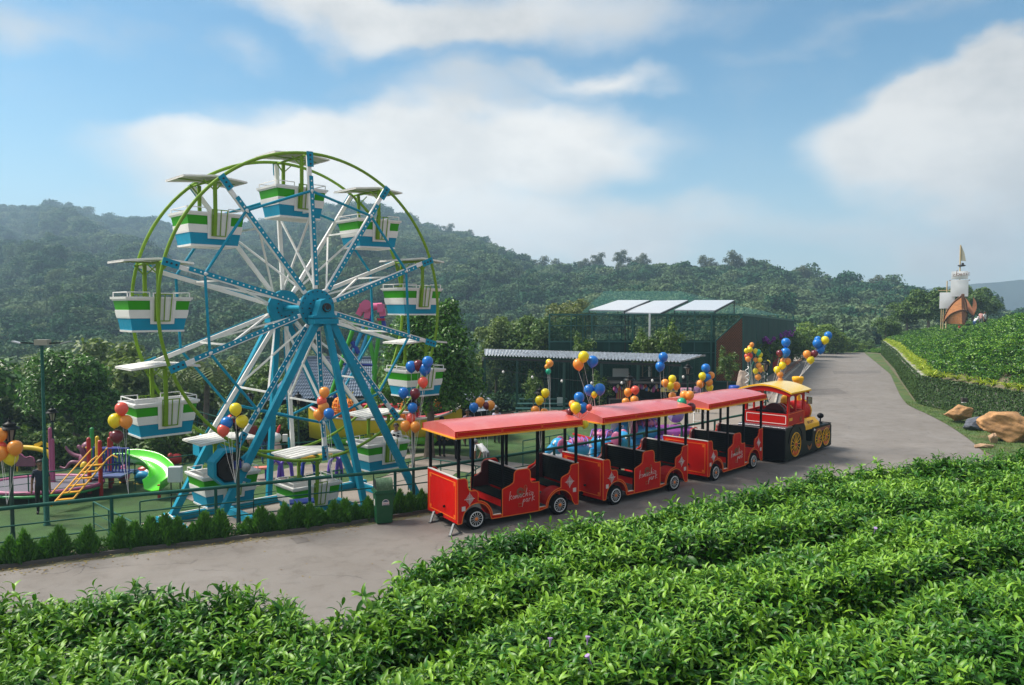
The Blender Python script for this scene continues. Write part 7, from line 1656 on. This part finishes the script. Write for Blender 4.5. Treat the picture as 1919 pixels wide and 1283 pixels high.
# ---------------------------------------------------------------- blue elephant carousel seen through the carriages
EB = mat('elephant_blue', (.02, .30, .62), .35, coat=.3); EP = mat('elephant_pink', (.42, .10, .22), .4); EV = mat('elephant_violet', (.20, .10, .45), .4)
def elephant(px, py, d, lab, body=EB, rz=0, s=1.0):
    p = PD(px, py, d); e = empty('elephant_car', (p.x, p.y, TZ), rz, lab, 'ride car', 'elephant ride cars'); e.scale = (s, s, s)
    b = MB(); b.sphere((0, 0, .95), .48, (1.35, .9, .85), 18, 10); b.sphere((-.75, 0, 1.15), .36, (1, .95, 1), 16, 10); b.build('elephant_body', body, e)
    b = MB(); b.path([(-1.0, 0, 1.1), (-1.28, 0, .85), (-1.32, 0, .5), (-1.5, 0, .3), (-1.7, 0, .38)], .1, 10, rs=[.17, .14, .11, .09, .07]); b.build('trunk', body, e)
    for s_ in (-1, 1):
        b = MB(); b.sphere((-.62, s_*.36, 1.2), .33, (.7, .22, 1.0), 14, 8); b.build('ear', EP if body is EB else EB, e); b = MB(); b.sphere((-.98, s_*.2, 1.28), .06, n=8, k=6); b.sphere((-1.02, s_*.215, 1.28), .035, n=6, k=4, m=1); b.build('eye', [WHITE, BLACK], e)
        for x in (-.4, .42): b = MB(); b.lathe([(.15, 0), (.16, .1), (.13, .3), (.15, .75)], (x, s_*.24, 0), 12); b.build('leg', body, e)
    b = MB(); b.sphere((.15, 0, 1.32), .36, (1.3, 1.05, .5), 14, 8); b.build('saddle', EP, e); b = MB()
    for k in range(5): b.path([(-.18+k*.17, -.40, 1.2), (-.18+k*.17, -.22, 1.48), (-.18+k*.17, .22, 1.48), (-.18+k*.17, .40, 1.2)], .03, 6)
    b.build('saddle_stripe', EV, e); return e
elephant(1078, 816, 30, 'blue fish shaped ride car with pink back, leftmost of the carousel', rz=.1, s=.9)
elephant(1135, 822, 31, 'blue elephant ride car in the middle, seen through the middle carriage', rz=2.6)
elephant(1205, 818, 33, 'blue elephant ride car with pink saddle right of the middle one', rz=.3, s=1.1)
elephant(1235, 826, 32, 'small dark violet ride car at the right of the carousel', EV, 1.2, .7)
e = empty('carousel_base', PD(1160, 830, 33), 0, 'grey and violet round canopy ride hub behind the elephant cars', 'ride'); e.location.z = TZ
b = MB(); b.lathe([(3.0, 0), (3.0, .12), (.5, .2)], (0, 0, 0), 32, 0); b.build('platform', mat('plat_grey', (.3, .3, .32), .6), e); b = MB(); b.lathe([(.4, .2), (.35, 1.6), (.9, 1.75), (1.5, 1.9), (1.3, 2.05), (0, 2.3)], (0, 0, 0), 20); b.build('hub', mat('hub_lilac', (.42, .38, .50), .5), e)
for k in range(8): a = k*PI/4; b = MB(); b.bar((.3*math.cos(a), .3*math.sin(a), .5), (2.6*math.cos(a), 2.6*math.sin(a), .7), .08, .08); b.build('arm', [CREAM, RR][k % 2], e)
e = empty('purple_cup_ride', PD(1262, 800, 33.5), 0, 'purple patterned ride booth between the middle and front carriages', 'ride'); e.location.z = TZ+.4
b = MB(); b.lathe([(.8, 0), (.9, .1), (.95, .75), (.85, .8)], (0, 0, 0), 18); b.build('booth_wall', mat('booth_purple', (.20, .03, .22), .5), e)
b = MB()
for k in range(10): a = PI+k*.3; b.bar((.96*math.cos(a), .96*math.sin(a), .2), (.97*math.cos(a+.15), .97*math.sin(a+.15), .65), .05, .03); 
b.build('booth_pattern', [RO2], e); b = MB(); b.sphere((.1, 0, 1.35), .36, (1, 1, .95), 14, 10); b.build('dome', mat('dome_violet', (.25, .20, .5), .4), e); b = MB(); b.sphere((.0, -.30, 1.42), .09, (2, .5, .7), 8, 6); b.build('visor', BLACK, e)
e = empty('white_ladder', PD(1298, 800, 31), 0, 'white metal ladder leaning behind the gap between carriages', 'ladder'); e.location.z = -.3
for x in (0, .35): b = MB(); b.tube((x, 0, 0), (x+.15, .3, 1.9), .03, 8); b.build('stile', WHITE, e)
for k in range(6): b = MB(); b.tube((.02*k, .05*k, .25+k*.3), (.35+.02*k, .05*k, .25+k*.3), .02, 6); b.build('rung', WHITE, e)
# ---------------------------------------------------------------- playground on the left
PRED = mat('play_red', (.42, .012, .015), .4, coat=.2); PGR = mat('play_green', (.02, .26, .06), .4); PYE = mat('play_yellow', (.72, .48, .02), .4); PBL = mat('play_blue', (.015, .04, .35), .4); PPI = mat('play_pink', (.36, .08, .19), .45); SLG = mat('slide_green', (.10, .62, .02), .28, coat=.5); OCT = mat('octopus_purple', (.20, .065, .12), .45, var=.1, vscale=3); LADY = mat('ladder_yellow', (.80, .40, .03), .45)
d = 27.0; e = empty('play_tower', PD(200, 915, d), 0, 'climbing frame with coloured posts, blue railings, yellow ladder and green slide', 'play structure'); O = e.location.copy(); e.location.z = TZ; O.z = TZ
for px, yt, m, dd in ((166, 823, PRED, -.6), (187, 828, PRED, -.9), (208, 812, PRED, .9), (172, 804, PGR, .8), (182, 820, PYE, .5), (205, 822, PRED, .2)):
    b = MB(); q = Q(px, yt, dd); b.tube((q.x, q.y, 0), q, .07, 10); b.sphere(q, .07, n=10, k=6); b.build('post', m, e)
b = MB(); a = Q(175, 888); b.box((a.x+.6, .1, a.z), (1.25, 1.2, .06)); b.build('platform', mat('deck_blue', (.10, .14, .30), .5), e)
for dd, x0, x1 in ((-.5, 192, 242), (.7, 175, 225)):
    b = MB(); p, q = Q(x0, 838 if dd > 0 else 840, dd), Q(x1, 838 if dd > 0 else 840, dd); b.tube(p, q, .025, 8); p2, q2 = Q(x0, 884, dd), Q(x1, 884, dd); b.tube(p2, q2, .025, 8); rl = b.build('railing', PBL, e)
    for k in range(9): b = MB(); t = k/8; b.tube(p.lerp(q, t), p2.lerp(q2, t), .022, 6); b.build('baluster', PBL, rl)
# slide: curved chute
b = MB(); path = [Q(226, 862), Q(252, 862, -.1), Q(282, 870, -.4), Q(302, 888, -.8), Q(300, 905, -1.2), Q(284, 918, -1.6)]
def cat(P_, n):
    out_ = []
    for i in range(len(P_)-1):
        p0, p1, p2, p3 = P_[max(i-1, 0)], P_[i], P_[i+1], P_[min(i+2, len(P_)-1)]
        for k in range(n): t = k/n; out_.append(.5*((2*p1)+(p2-p0)*t+(2*p0-5*p1+4*p2-p3)*t*t+(3*p1-p0-3*p2+p3)*t**3))
    return out_+[P_[-1]]
C2 = cat(path, 6); vs = []; m_ = 7
for i, p in enumerate(C2):
    t = (C2[min(i+1, len(C2)-1)]-C2[max(i-1, 0)]); t.z = 0; t = t.normalized(); sd = V((-t.y, t.x, 0)); w = .38
    for a, h in ((-1.06, .30), (-1, .32), (-.96, .28), (-.8, .02), (0, -.03), (.8, .02), (.96, .28), (1, .32), (1.06, .30)): vs.append(p+sd*(a*w)+V((0, 0, h)))
k = 9; fs = [(i*k+j, i*k+j+1, (i+1)*k+j+1, (i+1)*k+j) for i in range(len(C2)-1) for j in range(k-1)]; b.add(vs, fs, 0, True); b.add([v-V((0, 0, .03)) for v in vs], [tuple(reversed(f)) for f in fs], 0, True); b.build('slide', SLG, e)
b = MB(); b.box(C2[-6]+V((0, 0, -.35)), (.08, .08, .7)); b.build('slide_support', PRED, e)
# ladder
lt, lb_ = Q(172, 862, -1.0), Q(96, 948, -3.2)
for s_ in (0, 1):
    b = MB(); o_ = V((.42*s_, .22*s_, 0)); b.tube(lb_+o_, lt+o_, .03, 8); b.path([lt+o_, lt+o_+V((.15, .05, .12)), lt+o_+V((.3, .1, .02))], .03, 8); b.tube(lb_+o_+V((0, 0, .38)), lt+o_+V((0, 0, .38)), .022, 8); b.build('ladder_rail', LADY, e)
for k in range(6): b = MB(); p = lb_.lerp(lt, .12+k*.15); b.box(p+V((.21, .11, 0)), (.44, .16, .03), rz=.45); b.build('step', LADY, e)
# trampoline
e = empty('trampoline', V((G(80, 908, -.6).x, G(80, 908, -.6).y, TZ)), 0, 'large grey trampoline bed with pink and green rim behind the fence', 'trampoline')
b = MB(); n = 26; ring = [V((math.cos(2*PI*i/n)*1.95, math.sin(2*PI*i/n)*1.35, .42)) for i in range(n)]; b.add(ring, [tuple(range(n))]); b.build('bed', mat('mat_grey', (.13, .12, .15), .8), e)
for m, a0, a1, z in ((PPI, 0, 26, .72),): b = MB(); b.path(ring, .07, 8, closed=True); b.build('rim', m, e)
b = MB(); b.path([v*1.0+V((0, -.10, -.10)) for v in ring], .045, 8, closed=True); b.build('skirt', PGR, e)
for k in range(0, n, 3): b = MB(); p = ring[k]; b.tube((p.x, p.y, 0), p, .035, 6); b.build('leg', DARKI, e)
# octopus figure (plain sculpture)
e = empty('octopus_sculpture', V(((157-CX)/F*29, 29, -.95)), 0, 'purple octopus sculpture with raised arms behind the trampoline', 'sculpture')
e.scale = (.56, .56, .56); b = MB(); b.sphere((0, 0, 1.95), .36, (1, .95, 1.15), 18, 12); b.sphere((0, 0, 1.1), .5, (1.1, .9, 1.1), 16, 10); b.build('octopus_body', OCT, e)
for P_ in ([(-.3, 0, 1.3), (-.9, 0, 1.45), (-1.3, 0, 1.75), (-1.45, 0, 2.05)], [(.3, 0, 1.3), (.8, -.1, 1.5), (1.25, -.1, 1.9), (1.5, -.1, 1.75)], [(-.3, -.2, .9), (-.9, -.3, 1.0), (-1.3, -.3, .6), (-1.7, -.3, .7)], [(.3, -.2, .9), (.8, -.3, .9), (1.1, -.3, .4), (1.5, -.3, .3)], [(0, -.35, 1.5), (-.1, -.5, 1.9), (-.28, -.5, 2.15), (-.35, -.5, 2.0)], [(.2, -.3, 1.3), (.5, -.4, 1.6), (.75, -.4, 2.1), (.85, -.4, 2.25)]):
    b = MB(); pts_ = cat([V(p) for p in P_], 5); n = len(pts_); b.path(pts_, .1, 9, rs=[.17*(1-.7*i/n) for i in range(n)]); b.build('arm', OCT, e)
for s_ in (-1, 1): b = MB(); b.sphere((s_*.14, -.33, 2.0), .07, n=8, k=6); b.build('eye', PYE, e)
b = MB(); b.sphere((.1, -.55, .75), .28, (1, .7, 1.3), 12, 8); b.build('yellow_belly', PYE, e)
for px, yt, m in ((97, 805, PPI), (101, 826, PPI)):
    p = G(px+0, 925, TZ); b = MB(); h = (CAMZ-(yt-574)/F*p.y)-TZ; b.tube((0, 0, 0), (0, 0, h), .06, 10); b.sphere((0, 0, h), .06, n=8, k=6); tag(b.build('pink_pole', m, None, p), '%s pink play pole right of the flood light pole' % ('taller' if yt == 805 else 'shorter'), 'pole')
e = empty('yellow_tube_slide', V(((58-CX)/F*30, 30, TZ)), 0, 'yellow curved tube with purple wavy panel at the left of the playground', 'play structure')
e.scale = (.5, .5, .48); b = MB(); pts_ = cat([V((-1.6, 0, 1.9)), V((-.8, 0, 2.0)), V((.2, 0, 1.9)), V((1.0, 0, 1.6)), V((1.3, 0, 1.1))], 5); b.path(pts_, .2, 12); b.build('tube', PYE, e)
b = MB(); b.bar((-.1, .2, 2.1), (.5, .2, 2.35), .06, .3); b.bar((.5, .2, 2.35), (1.2, .2, 2.0), .06, .3); b.build('roof_strip', PYE, e)
b = MB(); pr = [(-.9, 0), (-.9, .7), (-.75, .95), (-.45, 1.0), (-.2, .75), (0, .7), (.25, .8), (.5, .7), (.6, .4), (.6, 0)]; b.prism(pr, (-.3, -.5, .55), (1, 0, 0), (0, 0, 1), (0, .12, 0)); b.build('wavy_panel', OCT, e)
b = MB(); b.path([V((p[0]-.3, -.52, p[1]+.57)) for p in pr[1:-1]], .05, 8); b.build('panel_edge', PPI, e)
for x in (-1.4, 1.2): b = MB(); b.tube((x, 0, 0), (x, 0, 1.8), .06, 8); b.build('post', PYE, e)
# small toys near the slide
for i, (px, py, m, lab, s) in enumerate(((243, 900, PRED, 'red toy rocker beside the slide foot', .3), (254, 902, WHITE, 'white toy rocker beside the red one', .28), (200, 905, PPI, 'pink ride-on toy under the platform', .3), (236, 907, LB, 'blue low toy car near the slide', .26), (305, 868, PRED, 'red toy wheel behind the slide top', .25), (262, 912, LB, 'small sky blue tub by the slide', .2))):
    p = G(px, py+15, TZ); e = empty('ride_on_toy', p+V((0, 1.2, 0)), i, lab, 'toy'); b = MB(); b.sphere((0, 0, s), s, (1.2, .7, .9), 12, 8); b.sphere((s*.9, 0, s*1.7), s*.45, n=10, k=6); b.build('toy_body', m, e)
    for a in (-1, 1): b = MB(); b.path([(-s, a*s*.4, .05), (0, a*s*.4, .0), (s, a*s*.4, .05)], .03, 6); b.build('runner', PYE, e)
# purple and orange climber, rabbit figure, seats
e = empty('arch_climber', G(500, 905, TZ)+V((.3, .8, 0)), .35, 'purple arched climber with orange bar behind the lowest gondola', 'play structure')
PUR = mat('play_purple', (.12, .05, .42), .4)
for x in (-.2, .15, 1.0, 2.0, 2.3): b = MB(); b.path([(x-.25, 0, 0), (x-.2, 0, .5), (x, 0, .72), (x+.2, 0, .5), (x+.25, 0, 0)], .07, 8); b.build('arch', PUR if x != 1.0 else DB, e)
b = MB(); b.tube((.5, -.05, .70), (1.9, -.05, .82), .07, 8); b.build('orange_bar', LADY, e); b = MB(); b.box((-.75, 0, .45), (.7, .35, .07)); b.build('coral_seat', mat('seat_coral', (.65, .2, .15), .5), e)
for x in (-.95, -.55): b = MB(); b.tube((x, 0, 0), (x, 0, .45), .05, 8); b.build('seat_leg', DB, e)
e = empty('rabbit_figure', G(513, 872, TZ)+V((0, .3, 0)), 0, 'white rabbit shaped litter figure with red ears by the fence', 'figure')
b = MB(); b.lathe([(.26, 0), (.30, .3), (.24, .7), (.16, .9)], (0, 0, 0), 14, 0); b.build('figure_body', mat('pale_pink', (.62, .42, .38), .5), e); b = MB(); b.sphere((0, 0, 1.1), .24, (1, .9, .95), 14, 10); b.build('head', WHITE, e)
for s_ in (-1, 1): b = MB(); b.path([(s_*.08, 0, 1.28), (s_*.15, 0, 1.5), (s_*.2, 0, 1.62)], .06, 8, rs=[.06, .07, .03]); b.build('ear', RR, e)
e = empty('white_notice_box', G(535, 862, TZ), 0, 'small white box on a post behind the wheel', 'box'); b = MB(); b.box((0, 0, .95), (.2, .12, .3)); b.build('box_body', WHITE, e); b = MB(); b.tube((0, 0, 0), (0, 0, .8), .03, 6); b.build('box_post', BLACK, e)
# bushes at the edge of the turf
tree_proto('edge', 51, 1.0, 1.4, .0, 1600, .08, M_LEAF_MD, r=.04, depth=.5, cat_name='edge_bush')
rs = random.Random(9); TE = [V((-30, 27.6, 0)), V((-13, 32.6, 0)), V((-7, 37.6, 0)), V((-3, 43, 0))]
for i, p in enumerate(along(TE, 1.45)):
    z = float(ground_z(p.x, p.y)); put_tree('edge', p.x+rs.uniform(-.3, .3), p.y+rs.uniform(0, 1.2), z-.1, rs.uniform(.9, 1.5), label='low leafy bush in the row along the back edge of the turf', cat='bush', group='bushes along the back edge of the turf')
# ---------------------------------------------------------------- small things: litter on the road, patches, a manhole, wires
M_LITTER = mat('dry_leaf', (.16, .09, .03), .9, col2=(.30, .24, .06), attr='age')
n = 520; t = np.random.rand(n); base = np.array([tuple(p) for p in along(hl, .1)]); k = np.random.randint(0, len(base), n)
cc = base[k]+np.stack([np.random.normal(size=n)*.1, -np.abs(np.random.normal(size=n))*.35-.05, np.zeros(n)+.02], -1)
m2 = 300; q = np.random.uniform(-.5, 12, m2); c2 = np.stack([q, np.interp(q, [0, 6, 11.5, 15.8], [12.6, 16.2, 20.2, 25])+np.abs(np.random.normal(size=m2))*.5, np.zeros(m2)+.02], -1)
m3 = 160; c3 = np.stack([np.random.uniform(-8, 22, m3), np.zeros(m3), np.zeros(m3)+.02], -1); c3[:, 1] = np.interp(c3[:, 0], [-8, 0, 8, 14, 22], [14, 16, 23, 30, 40])+np.random.normal(size=m3)*1.2
cc = np.concatenate([cc, c2, c3]); v, f = leaf_cards(cc, rand_dirs(len(cc))*.25+np.array([0, 0, 1.]), .028*(.6+.9*np.random.rand(len(cc))), .5, .15)
tag(linkme('fallen_leaves', npmesh('fallen_leaves', v, f, M_LITTER, False, np.repeat(np.random.rand(len(cc)), 4))), 'scattered dry leaves lying along the road edges', kind='stuff')
# repair patches and worn joints in the road surface
M_PATCH = asphalt('asphalt_patch', (.17, .155, .145), (.14, .125, .115), (.10, .09, .08), False)
for i, (pts_, z) in enumerate((([(1500, 730), (1570, 727), (1590, 737), (1515, 741)], .017), ([(1560, 695), (1650, 694), (1652, 699), (1563, 700)], .017), ([(545, 1008), (575, 1006), (580, 1014), (556, 1018)], .018))):
    P = [G(x, y, z) for x, y in pts_]; b = MB(); b.add(P, [(0, 1, 2, 3)] if (P[1]-P[0]).cross(P[2]-P[1]).z > 0 else [(3, 2, 1, 0)]); tag(b.build('road_patch', M_PATCH), kind='structure')
# overhead string of bulbs by the shed and balloon ties are kept as thin wires
b = MB(); a = PD(925, 690, 38); c = PD(1300, 700, 36.5); P = [a.lerp(c, t/20)+V((0, 0, -.5*math.sin(PI*t/20))) for t in range(21)]; b.path(P, .012, 5); e = tag(b.build('light_wire', BLACK), 'thin dark wire with small bulbs under the shed eave', 'cable')
for k in range(1, 20, 3): q = MB(); q.sphere(P[k]-V((0, 0, .09)), .06, (1, 1, 1.3), 8, 6); q.build('bulb', CREAM, e)
# garden strap plants in the bed between fence and wheel
for i, px in enumerate((700, 760, 800, 850, 872)):
    p = G(px, 948-(px-700)*.1, -.9); o = linkme('bed_plant', sm_[i % 4], None, p); o.scale = (.8, .8, .8); o.rotation_euler.z = i
    tag(o, ['strappy green plant behind the bin', 'strappy green plant left of the last carriage', 'strappy plant at the tail of the last carriage', 'strappy plant seen under the last carriage roof', 'strappy plant by the rear bench of the last carriage'][i], 'plant')
for e in list(tree_kinds.values()):
    if e.location.z < -400:
        for c in list(e.children): bpy.data.objects.remove(c)
        bpy.data.objects.remove(e)
